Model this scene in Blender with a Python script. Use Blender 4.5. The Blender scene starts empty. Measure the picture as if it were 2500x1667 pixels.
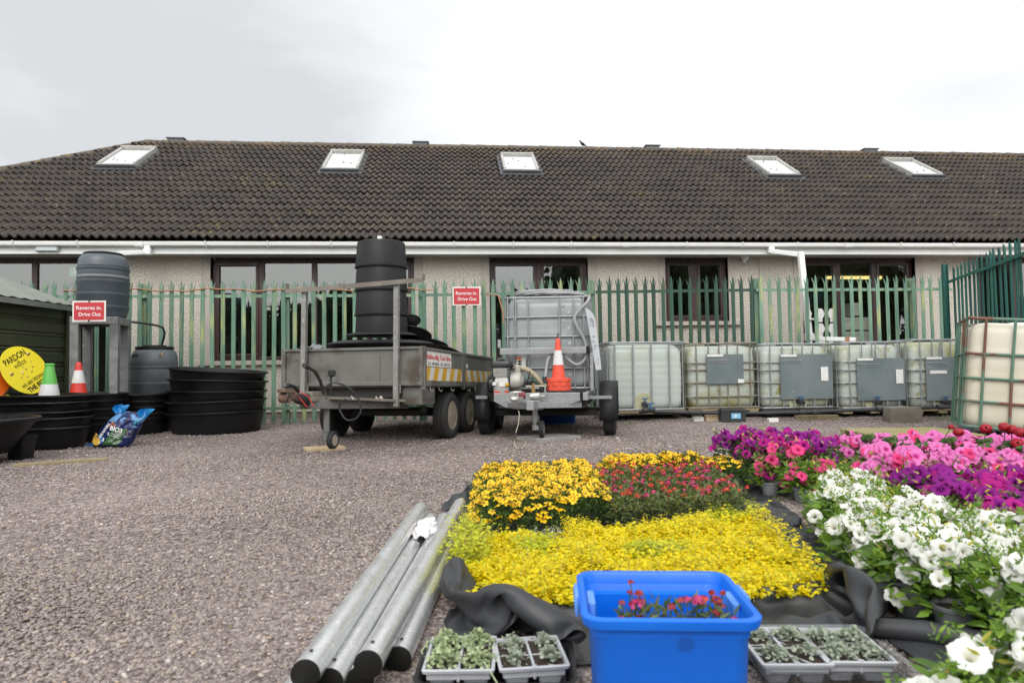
import bpy, bmesh, math, random
import numpy as np
from mathutils import Vector, Matrix, noise as mnoise
R = math.radians
random.seed(7)
rng = np.random.default_rng(7)
scene = bpy.context.scene
col = scene.collection

# ------------------------------------------------------------------ camera
F, PSI, PITCH, ROLL, EYE = 1629.2, 0.08834, 0.04082, -0.01442, 0.9
cam_d = bpy.data.cameras.new('camera')
cam = bpy.data.objects.new('camera', cam_d)
col.objects.link(cam)
cam_d.sensor_width = 36.0
cam_d.lens = F / 2500 * 36
cam_d.clip_start = 0.05
cam_d.clip_end = 1000
CM = (Matrix.Rotation(-PSI, 4, 'Z') @ Matrix.Rotation(math.pi / 2 + PITCH, 4, 'X') @ Matrix.Rotation(ROLL, 4, 'Z'))
CM.translation = (0, 0, EYE)
cam.matrix_world = CM
cam_d.dof.use_dof = True
cam_d.dof.focus_distance = 8.5
cam_d.dof.aperture_fstop = 4.2
scene.camera = cam

# ------------------------------------------------------------------ world and sun
w = bpy.data.worlds.new('World')
scene.world = w
w.use_nodes = True
nt = w.node_tree
bg = nt.nodes['Background']
sky = nt.nodes.new('ShaderNodeTexSky')
sky.sky_type = 'NISHITA'
sky.sun_disc = False
SUN_EL, SUN_AZ = R(42), R(192)
sky.sun_elevation = SUN_EL
sky.sun_rotation = SUN_AZ
sky.dust_density = 3
tc = nt.nodes.new('ShaderNodeTexCoord')
mp = nt.nodes.new('ShaderNodeMapping')
mp.inputs['Scale'].default_value = (1.0, 1.0, 2.4)
mp.inputs['Location'].default_value = (0.35, 0.1, 0.3)
nt.links.new(tc.outputs['Generated'], mp.inputs['Vector'])
ns = nt.nodes.new('ShaderNodeTexNoise')
ns.inputs['Scale'].default_value = 2.6
ns.inputs['Detail'].default_value = 6
ns.inputs['Roughness'].default_value = 0.5
ns.inputs['Distortion'].default_value = 0.3
nt.links.new(mp.outputs[0], ns.inputs['Vector'])
dp = nt.nodes.new('ShaderNodeVectorMath')           # a darker bank of cloud to the left
dp.operation = 'DOT_PRODUCT'
dv = Vector((-0.36, 0.85, 0.34)).normalized()
dp.inputs[1].default_value = dv
nt.links.new(tc.outputs['Generated'], dp.inputs[0])
mr = nt.nodes.new('ShaderNodeMapRange')
mr.inputs['From Min'].default_value = 0.90
mr.inputs['From Max'].default_value = 1.0
mr.inputs['To Min'].default_value = 0.0
mr.inputs['To Max'].default_value = 0.44
nt.links.new(dp.outputs['Value'], mr.inputs['Value'])
sm = nt.nodes.new('ShaderNodeMath'); sm.operation = 'SUBTRACT'
nt.links.new(ns.outputs['Fac'], sm.inputs[0]); nt.links.new(mr.outputs[0], sm.inputs[1])
cr = nt.nodes.new('ShaderNodeValToRGB')
cr.color_ramp.elements[0].position = 0.03; cr.color_ramp.elements[0].color = (6.9, 7.1, 7.3, 1)
cr.color_ramp.elements[1].position = 0.52; cr.color_ramp.elements[1].color = (10.2, 10.25, 10.3, 1)
e = cr.color_ramp.elements.new(0.27); e.color = (8.8, 9.0, 9.2, 1)
nt.links.new(sm.outputs[0], cr.inputs[0])
mx = nt.nodes.new('ShaderNodeMix'); mx.data_type = 'RGBA'
mx.inputs[0].default_value = 0.94
nt.links.new(sky.outputs[0], mx.inputs[6]); nt.links.new(cr.outputs[0], mx.inputs[7])
# an overcast sky grows brighter towards the zenith
sz = nt.nodes.new('ShaderNodeSeparateXYZ'); nt.links.new(tc.outputs['Generated'], sz.inputs[0])
zr = nt.nodes.new('ShaderNodeMapRange'); zr.inputs['From Min'].default_value = 0.42; zr.inputs['From Max'].default_value = 1.0
zr.inputs['To Min'].default_value = 1.0; zr.inputs['To Max'].default_value = 1.3
nt.links.new(sz.outputs[2], zr.inputs['Value'])
yr_ = nt.nodes.new('ShaderNodeMapRange')              # and is brightest behind the camera, where the sun stands above the cloud
yr_.inputs['From Min'].default_value = 0.15; yr_.inputs['From Max'].default_value = -0.65
yr_.inputs['To Min'].default_value = 1.0; yr_.inputs['To Max'].default_value = 1.9
nt.links.new(sz.outputs[1], yr_.inputs['Value'])
zy = nt.nodes.new('ShaderNodeMath'); zy.operation = 'MULTIPLY'
nt.links.new(zr.outputs[0], zy.inputs[0]); nt.links.new(yr_.outputs[0], zy.inputs[1])
mz = nt.nodes.new('ShaderNodeVectorMath'); mz.operation = 'SCALE'
nt.links.new(mx.outputs[2], mz.inputs[0]); nt.links.new(zy.outputs[0], mz.inputs['Scale'])
nt.links.new(mz.outputs[0], bg.inputs['Color'])
bg.inputs['Strength'].default_value = 0.088
sd = bpy.data.lights.new('sun', 'SUN')
sd.energy = 1.2
sd.angle = R(40)
sd.color = (1.0, 0.97, 0.92)
so = bpy.data.objects.new('sun', sd)
col.objects.link(so)
so.rotation_euler = (R(90) - SUN_EL, 0, -SUN_AZ + math.pi)
so.location = (0, 0, 20)
scene.view_settings.view_transform = 'Standard'
scene.view_settings.look = 'None'
scene.view_settings.gamma = 1
scene.view_settings.exposure = 0.3
scene.cycles.max_bounces = 8
scene.cycles.transparent_max_bounces = 12

# ------------------------------------------------------------------ measuring helpers (photo pixels of the 2500 px frame -> metres)
def ray(px, py):
    return (CM.to_3x3() @ Vector(((px - 1250) / F, -(py - 833.5) / F, -1)))
EYEV = Vector((0, 0, EYE))
def P(px, py, d): return EYEV + ray(px, py) * d
def G(px, py, z=0.0):
    r = ray(px, py); return EYEV + r * ((z - EYE) / r.z)
def PY(px, py, Y):
    r = ray(px, py); return EYEV + r * (Y / r.y)
cP, sP = math.cos(PSI), math.sin(PSI)
def cw(X, d, z=0.0): return Vector((X * cP + d * sP, -X * sP + d * cP, z))
def sstep(x, a, b):
    t = min(1, max(0, (x - a) / (b - a))); return t * t * (3 - 2 * t)
def gz(x, y): return sstep(y, 8.8, 11) * (0.04 + 0.065 * sstep(x, 0.3, 4))

# ------------------------------------------------------------------ mesh builder
class MB:
    def __init__(s): s.v = []; s.f = []; s.mi = []; s.M = None; s.k = 0
    def add(s, vs, fs):
        b = len(s.v)
        if s.M is not None: vs = [s.M @ Vector(p) for p in vs]
        s.v.extend([tuple(p) for p in vs])
        s.f.extend([tuple(i + b for i in f) for f in fs]); s.mi.extend([s.k] * len(fs)); return s
    def box(s, x0, x1, y0, y1, z0, z1):
        return s.add([(x0,y0,z0),(x1,y0,z0),(x1,y1,z0),(x0,y1,z0),(x0,y0,z1),(x1,y0,z1),(x1,y1,z1),(x0,y1,z1)],
                     [(3,2,1,0),(4,5,6,7),(0,1,5,4),(1,2,6,5),(2,3,7,6),(3,0,4,7)])
    def beam(s, a, b, wx, wz, up=(0,0,1)):
        a = Vector(a); b = Vector(b); d = (b - a).normalized(); u = Vector(up)
        if abs(d.dot(u)) > .98: u = Vector((0,1,0))
        x = d.cross(u).normalized() * wx / 2; z = x.cross(d).normalized() * wz / 2
        vs = [a-x-z, a+x-z, a+x+z, a-x+z, b-x-z, b+x-z, b+x+z, b-x+z]
        return s.add(vs, [(0,1,2,3),(7,6,5,4),(0,4,5,1),(1,5,6,2),(2,6,7,3),(3,7,4,0)])
    def tube(s, pts, r, n=8, cap=True):
        pts = [Vector(p) for p in pts]; m = len(pts); vs = []; fs = []
        rs = r if isinstance(r, (list, tuple)) else [r] * m
        up = None
        for i, p in enumerate(pts):
            t = (pts[min(i+1, m-1)] - pts[max(i-1, 0)]).normalized()
            if up is None:
                up = Vector((0,0,1)) if abs(t.z) < .9 else Vector((0,1,0))
            a = t.cross(up)
            if a.length < 1e-6: a = t.cross(Vector((1,.3,.2)))
            a.normalize(); up = a.cross(t).normalized()
            for k in range(n):
                c = 2*math.pi*k/n
                vs.append(p + (a*math.cos(c) + up*math.sin(c)) * rs[i])
        for i in range(m-1):
            for k in range(n):
                q = (k+1) % n
                fs.append((i*n+k, i*n+q, (i+1)*n+q, (i+1)*n+k))
        if cap: fs.append(tuple(range(n-1, -1, -1))); fs.append(tuple(range((m-1)*n, m*n)))
        return s.add(vs, fs)
    def lathe(s, prof, n=32, sx=1, sy=1, closed=False, c=(0,0,0), wob=None):
        vs = []; fs = []
        for (r, z) in prof:
            for k in range(n):
                a = 2*math.pi*k/n
                q = wob(a, z) if wob else 1
                vs.append((c[0] + r*sx*q*math.cos(a), c[1] + r*sy*q*math.sin(a), c[2] + z))
        m = len(prof)
        for i in range(m-1):
            for k in range(n):
                q = (k+1) % n
                fs.append((i*n+k, i*n+q, (i+1)*n+q, (i+1)*n+k))
        if prof[0][0] > 1e-6: fs.append(tuple(range(n-1, -1, -1)))
        if not closed and prof[-1][0] > 1e-6: fs.append(tuple(range((m-1)*n, m*n)))
        return s.add(vs, fs)
    def rr(s, rings, nc=5, cap0=True, cap1=True):       # rounded rectangles (hx, hy, rad, z, cx, cy) stacked in z
        vs = []; fs = []; n = nc*4
        for q in rings:
            hx, hy, rad, z = q[:4]; cx, cy = (q[4], q[5]) if len(q) > 4 else (0, 0)
            rad = min(rad, hx, hy)
            for ci, (sx, sy) in enumerate(((1,1),(-1,1),(-1,-1),(1,-1))):
                for k in range(nc):
                    a = math.pi/2*(ci + k/(nc-1))
                    vs.append((cx + sx*(hx-rad) + rad*math.cos(a), cy + sy*(hy-rad) + rad*math.sin(a), z))
        m = len(rings)
        for i in range(m-1):
            for k in range(n):
                q = (k+1) % n
                fs.append((i*n+k, i*n+q, (i+1)*n+q, (i+1)*n+k))
        if cap0: fs.append(tuple(range(n-1, -1, -1)))
        if cap1: fs.append(tuple(range((m-1)*n, m*n)))
        return s.add(vs, fs)
    def prism(s, poly, y0, y1):                          # polygon in xz pushed along y
        n = len(poly)
        vs = [(x, y0, z) for x, z in poly] + [(x, y1, z) for x, z in poly]
        fs = [tuple(range(n)), tuple(range(2*n-1, n-1, -1))] + [(i, i+n, (i+1) % n + n, (i+1) % n) for i in range(n)]
        return s.add(vs, fs)
    def grid(s, P_):                                     # P_[i][j] points
        n = len(P_); m = len(P_[0])
        vs = [p for r in P_ for p in r]
        fs = [(i*m+j, i*m+j+1, (i+1)*m+j+1, (i+1)*m+j) for i in range(n-1) for j in range(m-1)]
        return s.add(vs, fs)
    def mesh(s, name, mats, smooth=35):
        me = bpy.data.meshes.new(name)
        me.from_pydata(s.v, [], s.f)
        mats = mats if isinstance(mats, (list, tuple)) else [mats]
        for m in mats: me.materials.append(m)
        if len(mats) > 1: me.polygons.foreach_set('material_index', s.mi)
        if smooth:
            me.polygons.foreach_set('use_smooth', [True]*len(s.f))
            me.set_sharp_from_angle(angle=R(smooth))
        me.update()
        return me
    def build(s, name, mats, parent=None, smooth=35, bevel=0, loc=None, rot=None):
        o = bpy.data.objects.new(name, s.mesh(name, mats, smooth))
        col.objects.link(o)
        if parent: o.parent = parent
        if loc is not None: o.location = loc
        if rot is not None: o.rotation_euler = rot
        if bevel:
            b = o.modifiers.new('bevel', 'BEVEL'); b.width = bevel; b.segments = 2; b.limit_method = 'ANGLE'; b.angle_limit = R(40)
        return o

def tag(o, label=None, cat=None, group=None, kind=None):
    if label: o['label'] = label
    if cat: o['category'] = cat
    if group: o['group'] = group
    if kind: o['kind'] = kind
    return o
def thing(name, label, cat, loc=(0,0,0), rz=0, group=None, rot=None):
    o = bpy.data.objects.new(name, None); col.objects.link(o)
    o.empty_display_size = 0.1
    o.location = loc; o.rotation_euler = rot if rot else (0, 0, rz)
    return tag(o, label, cat, group)
def copy_tree(o, parent=None):
    c = o.copy(); col.objects.link(c)
    if parent: c.parent = parent
    for ch in list(o.children): copy_tree(ch, c)
    return c
def raw_mesh(name, V, Fs, mats, mi=None, smooth=False):  # big numpy meshes; Fs = (n,k) array
    me = bpy.data.meshes.new(name)
    k = Fs.shape[1]; n = len(Fs)
    me.vertices.add(len(V)); me.vertices.foreach_set('co', np.asarray(V, dtype=np.float32).ravel())
    me.loops.add(n*k); me.loops.foreach_set('vertex_index', Fs.astype(np.int32).ravel())
    me.polygons.add(n); me.polygons.foreach_set('loop_start', np.arange(0, n*k, k, dtype=np.int32))
    for m in (mats if isinstance(mats, (list, tuple)) else [mats]): me.materials.append(m)
    if mi is not None: me.polygons.foreach_set('material_index', np.asarray(mi, dtype=np.int32))
    if smooth: me.polygons.foreach_set('use_smooth', np.ones(n, dtype=bool))
    me.update(); me.validate()
    return me
def link_mesh(name, me, parent=None):
    o = bpy.data.objects.new(name, me); col.objects.link(o)
    if parent: o.parent = parent
    return o
_tc = {}
def text(body, size, mat, parent, M, width=None, bold=0.0, name='lettering', ext=0.001):
    c = bpy.data.curves.new('t', 'FONT'); c.body = body; c.size = size
    c.align_x = 'CENTER'; c.align_y = 'CENTER'; c.extrude = ext; c.offset = bold
    o = bpy.data.objects.new('t', c); col.objects.link(o)
    me = bpy.data.meshes.new_from_object(o.evaluated_get(bpy.context.evaluated_depsgraph_get()))
    bpy.data.objects.remove(o)
    if width and len(me.vertices):
        xs = [v.co.x for v in me.vertices]; f = width / (max(xs) - min(xs)); mid = (max(xs) + min(xs)) / 2
        for v in me.vertices: v.co.x = (v.co.x - mid) * f
    me.materials.clear(); me.materials.append(mat)
    o = bpy.data.objects.new(name, me); col.objects.link(o)
    if parent: o.parent = parent
    o.matrix_local = M
    return o
UPRIGHT = Matrix.Rotation(math.pi/2, 4, 'X')             # text facing -y

# ------------------------------------------------------------------ materials
def _mix(nt, fac, a, b, mode='MIX'):
    m = nt.nodes.new('ShaderNodeMix'); m.data_type = 'RGBA'; m.blend_type = mode
    for sock, v in ((0, fac), (6, a), (7, b)):
        if hasattr(v, 'is_output') or hasattr(v, 'links'): nt.links.new(v, m.inputs[sock])
        elif isinstance(v, (tuple, list)): m.inputs[sock].default_value = (*v[:3], 1)
        else: m.inputs[sock].default_value = v
    return m.outputs[2]
def _noise(nt, vec, scale, detail=5, rough=.55):
    n = nt.nodes.new('ShaderNodeTexNoise'); n.inputs['Scale'].default_value = scale
    n.inputs['Detail'].default_value = detail; n.inputs['Roughness'].default_value = rough
    nt.links.new(vec, n.inputs['Vector']); return n.outputs['Fac']
def _ramp(nt, fac, lo, hi, a=0.0, b=1.0):
    r = nt.nodes.new('ShaderNodeMapRange'); r.inputs['From Min'].default_value = lo; r.inputs['From Max'].default_value = hi
    r.inputs['To Min'].default_value = a; r.inputs['To Max'].default_value = b
    nt.links.new(fac, r.inputs['Value']); return r.outputs[0]
def _bump(nt, h, bs, strength, dist=0.01):
    b = nt.nodes.new('ShaderNodeBump'); b.inputs['Strength'].default_value = strength; b.inputs['Distance'].default_value = dist
    nt.links.new(h, b.inputs['Height']); nt.links.new(b.outputs[0], bs.inputs['Normal']); return b
def nmat(name, c1, c2=None, sc=6, rough=.6, metal=0, bump=0, bsc=60, spots=None, stretch=(1,1,1), rand=.0, lo=.35, hi=.65,
         rvar=.12, trans=0, spec=None, spots2=None, sub=0):
    m = bpy.data.materials.new(name); m.use_nodes = True; nt = m.node_tree
    bs = nt.nodes['Principled BSDF']
    tc = nt.nodes.new('ShaderNodeTexCoord'); oi = nt.nodes.new('ShaderNodeObjectInfo')
    mp = nt.nodes.new('ShaderNodeMapping'); mp.inputs['Scale'].default_value = stretch
    nt.links.new(tc.outputs['Object'], mp.inputs['Vector'])
    cb = nt.nodes.new('ShaderNodeMath'); cb.operation = 'MULTIPLY'; cb.inputs[1].default_value = 31.7
    nt.links.new(oi.outputs['Random'], cb.inputs[0])
    va = nt.nodes.new('ShaderNodeVectorMath'); nt.links.new(mp.outputs[0], va.inputs[0]); nt.links.new(cb.outputs[0], va.inputs[1])
    vec = va.outputs[0]
    n1 = _noise(nt, vec, sc)
    c = _mix(nt, _ramp(nt, n1, lo, hi), c1, c2 if c2 else tuple(min(1, x*1.12) for x in c1))
    for sp in (spots, spots2):
        if sp:
            scol, ssc, th = sp[:3]; soft = sp[3] if len(sp) > 3 else .06
            c = _mix(nt, _ramp(nt, _noise(nt, vec, ssc, 6, .6), th, th + soft), c, scol)
    if rand:
        v = _ramp(nt, oi.outputs['Random'], 0, 1, 1-rand, 1+rand)
        c = _mix(nt, 1.0, c, v, 'MULTIPLY')
    nt.links.new(c, bs.inputs['Base Color'])
    nt.links.new(_ramp(nt, n1, .3, .7, max(.02, rough-rvar), min(1, rough+rvar)), bs.inputs['Roughness'])
    bs.inputs['Metallic'].default_value = metal
    if trans: bs.inputs['Transmission Weight'].default_value = trans
    if spec is not None: bs.inputs['Specular IOR Level'].default_value = spec
    if sub:
        bs.inputs['Subsurface Weight'].default_value = sub; bs.inputs['Subsurface Radius'].default_value = (.03,.03,.02)
    if bump: _bump(nt, _noise(nt, vec, bsc, 4), bs, bump)
    return m
def leafmat(name, cols, rough=.55, transl=.35):          # leaf colour varies from leaf to leaf
    m = bpy.data.materials.new(name); m.use_nodes = True; nt = m.node_tree
    bs = nt.nodes['Principled BSDF']; out = nt.nodes['Material Output']
    g = nt.nodes.new('ShaderNodeNewGeometry')
    r = nt.nodes.new('ShaderNodeValToRGB'); el = r.color_ramp.elements
    n = len(cols)
    el[0].position = 0; el[0].color = (*cols[0], 1); el[1].position = 1; el[1].color = (*cols[-1], 1)
    for i in range(1, n-1):
        e = el.new(i/(n-1)); e.color = (*cols[i], 1)
    nt.links.new(g.outputs['Random Per Island'], r.inputs[0])
    nt.links.new(r.outputs[0], bs.inputs['Base Color'])
    bs.inputs['Roughness'].default_value = rough
    if transl:
        t = nt.nodes.new('ShaderNodeBsdfTranslucent'); nt.links.new(r.outputs[0], t.inputs['Color'])
        ms = nt.nodes.new('ShaderNodeMixShader'); ms.inputs[0].default_value = transl
        nt.links.new(bs.outputs[0], ms.inputs[1]); nt.links.new(t.outputs[0], ms.inputs[2]); nt.links.new(ms.outputs[0], out.inputs['Surface'])
    return m

M_WHITE = nmat('white_upvc', (.82,.83,.81), (.78,.79,.77), 2.2, .35, spots=((.66,.67,.62), 3.5, .68, .12))
M_WHITE2 = nmat('white_gutter', (.82,.82,.80), (.76,.77,.74), 1.4, .35, spots=((.50,.50,.42), 2.6, .62, .15))
M_SOFFIT = nmat('soffit_board', (.5,.49,.46), (.42,.41,.38), 3, .6, stretch=(1,8,1))
M_FRAME = nmat('dark_brown_frame', (.032,.016,.015), (.05,.024,.022), 4, .38, stretch=(1,1,.2))
M_BAND = nmat('smooth_plaster', (.42,.38,.34), (.35,.31,.28), 3, .85, bump=.1)
M_SILL = nmat('painted_sill', (.46,.40,.35), (.38,.33,.29), 4, .8, bump=.1)
M_PLINTH = nmat('damp_plinth', (.16,.13,.10), (.23,.20,.16), 3, .9, bump=.2)
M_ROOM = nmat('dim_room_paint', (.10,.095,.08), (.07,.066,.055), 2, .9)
M_BLACKP = nmat('black_plastic', (.006,.006,.0065), (.010,.010,.0105), 5, .38, bump=.03, spots=((.028,.027,.025), 3.2, .66, .2), rand=.2, spec=.28)
M_BLACKM = nmat('satin_black_plastic', (.009,.009,.010), (.014,.014,.015), 3, .5, spots=((.045,.043,.04), 5, .68, .15), spec=.28)
M_RUBBER = nmat('tyre_rubber', (.018,.018,.018), (.034,.033,.031), 9, .85, bump=.25, bsc=90, spots=((.075,.068,.06), 6, .62, .2))
M_TREAD = nmat('dark_rubber', (.014,.014,.015), (.022,.022,.022), 9, .75, bump=.2)
M_GALV = nmat('galvanised_steel', (.36,.37,.37), (.27,.28,.285), 9, .42, metal=.55, spots=((.52,.53,.52), 16, .6, .08), spots2=((.26,.25,.23), 4, .66, .15))
M_GALVP = nmat('galvanised_tube', (.80,.81,.80), (.66,.67,.67), 7, .30, metal=.72, spots=((.90,.90,.89), 45, .57, .06), spots2=((.52,.50,.45), 5, .64, .12), bump=.05, bsc=70)
M_GALVD = nmat('weathered_galvanised', (.125,.122,.108), (.17,.17,.158), 3.5, .62, metal=.3, spots=((.075,.060,.045), 2.5, .55, .14), spots2=((.13,.075,.045), 9, .72, .06), bump=.05)
M_DIRTST = nmat('dirty_steel', (.15,.13,.11), (.22,.20,.17), 5, .75, metal=.15, spots=((.10,.085,.07), 9, .55, .2), bump=.1)
M_RUST = nmat('rusty_steel', (.10,.052,.034), (.17,.10,.07), 14, .85, spots=((.04,.033,.03), 9, .52), bump=.3)
M_DARKST = nmat('dark_chassis', (.025,.024,.022), (.045,.042,.038), 6, .8)
M_CREAMRIM = nmat('cream_wheel_rim', (.34,.29,.22), (.26,.22,.17), 8, .55, spots=((.16,.12,.09), 10, .6, .15))
M_RED = nmat('red_sign_face', (.50,.035,.045), (.46,.03,.04), 3, .35)
M_SIGNW = nmat('white_sign_edge', (.72,.70,.66), (.66,.64,.60), 6, .4)
M_LETTER = nmat('white_lettering', (.82,.82,.80), (.78,.78,.77), 6, .4)
M_INK = nmat('black_lettering', (.010,.010,.009), (.014,.013,.011), 6, .55, spec=.15)
M_YELLOW = nmat('yellow_sign_face', (.80,.67,.012), (.76,.62,.01), 1.5, .4)
M_ORANGE = nmat('orange_reflective', (.86,.17,.012), (.80,.15,.01), 3, .35)
M_CONER = nmat('red_cone_plastic', (.62,.045,.030), (.54,.035,.025), 5, .45, spots=((.40,.05,.04), 8, .66))
M_CONEO = nmat('orange_red_cone_plastic', (.70,.085,.042), (.64,.07,.035), 5, .5)
M_CONEW = nmat('white_cone_sleeve', (.66,.66,.66), (.56,.56,.55), 9, .5, spots=((.38,.37,.35), 20, .66, .1))
M_CONEG = nmat('green_cone_plastic', (.13,.46,.085), (.11,.41,.075), 5, .45)
M_BUTT = nmat('blue_grey_water_butt', (.060,.073,.086), (.075,.090,.105), 3, .42, spots=((.11,.12,.13), 4, .66, .2))
M_BUTT2 = nmat('grey_water_butt', (.085,.098,.108), (.105,.12,.13), 3, .45, spots=((.14,.15,.155), 4, .66, .2))
M_SHED = nmat('dark_green_shed_steel', (.040,.048,.024), (.055,.062,.034), 2.5, .42, stretch=(1,.3,4), spots=((.085,.06,.035), 3, .68, .1))
M_SHEDR = nmat('grey_shed_roof', (.155,.17,.145), (.215,.23,.20), 5, .55, spots=((.11,.115,.085), 7, .62))
M_IBC = nmat('milky_tank_plastic', (.43,.47,.43), (.375,.41,.365), 2.0, .36, sub=.2, spots=((.35,.35,.17), 2.2, .49, .16), spots2=((.24,.22,.07), 3.6, .56, .12))
M_IBCC = nmat('clean_milky_tank_plastic', (.45,.49,.465), (.41,.455,.41), 1.6, .34, sub=.2, spots=((.40,.43,.30), 1.5, .55, .2))
M_IBCG = nmat('grey_tank_plastic', (.25,.275,.28), (.31,.335,.335), 2.4, .32, sub=.1, spots=((.24,.26,.26), 3, .6, .2))
M_IBCY = nmat('yellowed_tank_plastic', (.56,.52,.40), (.62,.585,.48), 1.8, .38, sub=.2, spots=((.56,.46,.28), 2.0, .63, .2))
M_CAGE = nmat('tank_cage_steel', (.25,.265,.27), (.32,.33,.335), 9, .45, metal=.4, spots=((.19,.11,.06), 7, .72, .06))
M_CAGER = nmat('rusty_stained_cage', (.24,.22,.17), (.17,.16,.13), 6, .6, metal=.2, spots=((.20,.09,.045), 4, .60, .1))
M_CAGEG = nmat('green_painted_cage', (.080,.16,.115), (.10,.19,.14), 6, .6, spots=((.15,.065,.04), 1.6, .53, .05))
M_PLATE = nmat('grey_label_plate', (.135,.168,.172), (.175,.205,.21), 2.2, .42, metal=.15, spots=((.36,.40,.41), 5, .67, .1))
M_WOOD = nmat('weathered_timber', (.30,.24,.14), (.20,.16,.09), 4, .85, stretch=(1,9,9), bump=.2)
M_PLY = nmat('pale_plywood', (.52,.40,.25), (.42,.31,.19), 4, .8, stretch=(1,6,1), bump=.1)
M_CONC = nmat('rough_concrete', (.12,.105,.085), (.17,.15,.125), 6, .95, bump=.6, bsc=40)
M_SLAB = nmat('grey_paving_slab', (.23,.225,.21), (.29,.285,.27), 5, .9, bump=.2)
M_HOSE = nmat('grey_hose', (.26,.265,.275), (.31,.315,.325), 5, .45)
M_HOSEB = nmat('black_hose', (.022,.023,.025), (.03,.031,.034), 5, .5)
M_HOSEO = nmat('orange_hose', (.42,.20,.085), (.36,.17,.07), 5, .5)
M_HOSEG = nmat('green_hose', (.06,.17,.11), (.05,.13,.085), 5, .4)
M_HOSET = nmat('tan_hose', (.33,.28,.19), (.25,.21,.14), 5, .5)
M_BLUE = nmat('blue_crate_plastic', (.0,.115,.61), (.0,.14,.68), 3, .38, spots=((.03,.19,.66), 5, .60, .2), spots2=((.0,.055,.25), 3.6, .67, .10))
M_BLUED = nmat('deep_blue_plastic', (.0,.05,.22), (.0,.06,.26), 2, .4)
M_LINER = nmat('black_rubber_liner', (.022,.024,.027), (.034,.036,.040), 3, .50, bump=.03, bsc=25, spots=((.022,.023,.025), 55, .6, .05))
M_TRAYG = nmat('pale_grey_cell_tray', (.44,.45,.47), (.38,.39,.41), 8, .5, spots=((.16,.14,.12), 22, .68, .06))
M_POTG = nmat('grey_plant_pot', (.17,.18,.19), (.22,.23,.24), 8, .5, rand=.15)
M_SOIL = nmat('potting_soil', (.022,.014,.009), (.045,.028,.018), 30, .95, bump=.8, bsc=120)
M_BATT = nmat('black_battery_case', (.02,.024,.023), (.028,.032,.031), 6, .5)
M_BLUEL = nmat('pale_blue_sticker', (.22,.48,.66), (.16,.40,.60), 25, .4)
M_PAPER = nmat('white_paper', (.68,.68,.66), (.60,.60,.58), 12, .6)
M_PALEB = nmat('pale_sign_board', (.66,.68,.71), (.60,.62,.66), 4, .4, spots=((.42,.44,.50), 7, .64, .03), spots2=((.62,.44,.44), 9, .72, .05))
M_ALU = nmat('cast_aluminium', (.50,.50,.47), (.40,.40,.375), 12, .42, metal=.6, bump=.1)
M_CASTG = nmat('grey_pump_casting', (.34,.33,.29), (.42,.41,.37), 10, .55, metal=.3, bump=.15)
M_ENG = nmat('black_engine_plastic', (.016,.016,.017), (.024,.024,.025), 6, .35)
M_BRASS = nmat('brass_fitting', (.40,.26,.10), (.33,.21,.08), 8, .4, metal=.6)
M_ROPE = nmat('pale_rope', (.50,.46,.36), (.42,.38,.30), 30, .9)
M_BROWN = nmat('brown_tape', (.42,.21,.12), (.36,.17,.09), 9, .6)
M_MAROON = nmat('maroon_rubber', (.16,.02,.03), (.20,.03,.04), 9, .5)
M_BIRD = nmat('black_feathers', (.012,.012,.015), (.02,.02,.025), 20, .6)
M_GREYSHEET = nmat('grey_plastic_sheet', (.16,.165,.18), (.22,.225,.24), 9, .35, bump=.3, bsc=20)
M_BLUEH = nmat('blue_valve_handle', (.03,.10,.22), (.04,.12,.26), 9, .5)
M_LAMPH = nmat('grey_lamp_housing', (.42,.47,.46), (.36,.41,.40), 4, .35)
def palemat(name, a, b, c, rough=.55):
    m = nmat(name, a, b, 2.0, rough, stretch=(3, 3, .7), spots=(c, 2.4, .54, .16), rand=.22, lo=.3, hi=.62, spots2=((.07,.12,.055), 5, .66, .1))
    return m
M_PALE_L = palemat('weathered_light_green_paint', (.085,.185,.130), (.165,.275,.200), (.35,.38,.17))
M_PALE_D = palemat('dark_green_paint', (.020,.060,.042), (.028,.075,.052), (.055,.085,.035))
M_PALE_T = palemat('teal_green_paint', (.012,.085,.068), (.018,.105,.085), (.03,.12,.085))
def plainglass(name, fac, tint=(.72,.75,.70)):
    m = bpy.data.materials.new(name); m.use_nodes = True; nt = m.node_tree
    for n in list(nt.nodes):
        if n.type == 'BSDF_PRINCIPLED': nt.nodes.remove(n)
    gl = nt.nodes.new('ShaderNodeBsdfGlossy'); gl.inputs['Roughness'].default_value = .015; gl.inputs['Color'].default_value = (.96,.985,.96,1)
    tr = nt.nodes.new('ShaderNodeBsdfTransparent'); tr.inputs['Color'].default_value = (*tint, 1)
    tc = nt.nodes.new('ShaderNodeTexCoord')
    b = nt.nodes.new('ShaderNodeBump'); b.inputs['Strength'].default_value = .03; b.inputs['Distance'].default_value = .02
    nt.links.new(_noise(nt, tc.outputs['Object'], 1.3, 2), b.inputs['Height']); nt.links.new(b.outputs[0], gl.inputs['Normal'])
    ms = nt.nodes.new('ShaderNodeMixShader'); ms.inputs[0].default_value = fac
    nt.links.new(tr.outputs[0], ms.inputs[1]); nt.links.new(gl.outputs[0], ms.inputs[2])
    nt.links.new(ms.outputs[0], nt.nodes['Material Output'].inputs['Surface'])
    return m
M_GLASS = plainglass('window_glass', .17)
M_SKYGL = plainglass('rooflight_glass', .96, (.5,.52,.5))
M_CLEAR = plainglass('clear_plastic', .10, (.86,.88,.90))
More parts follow.
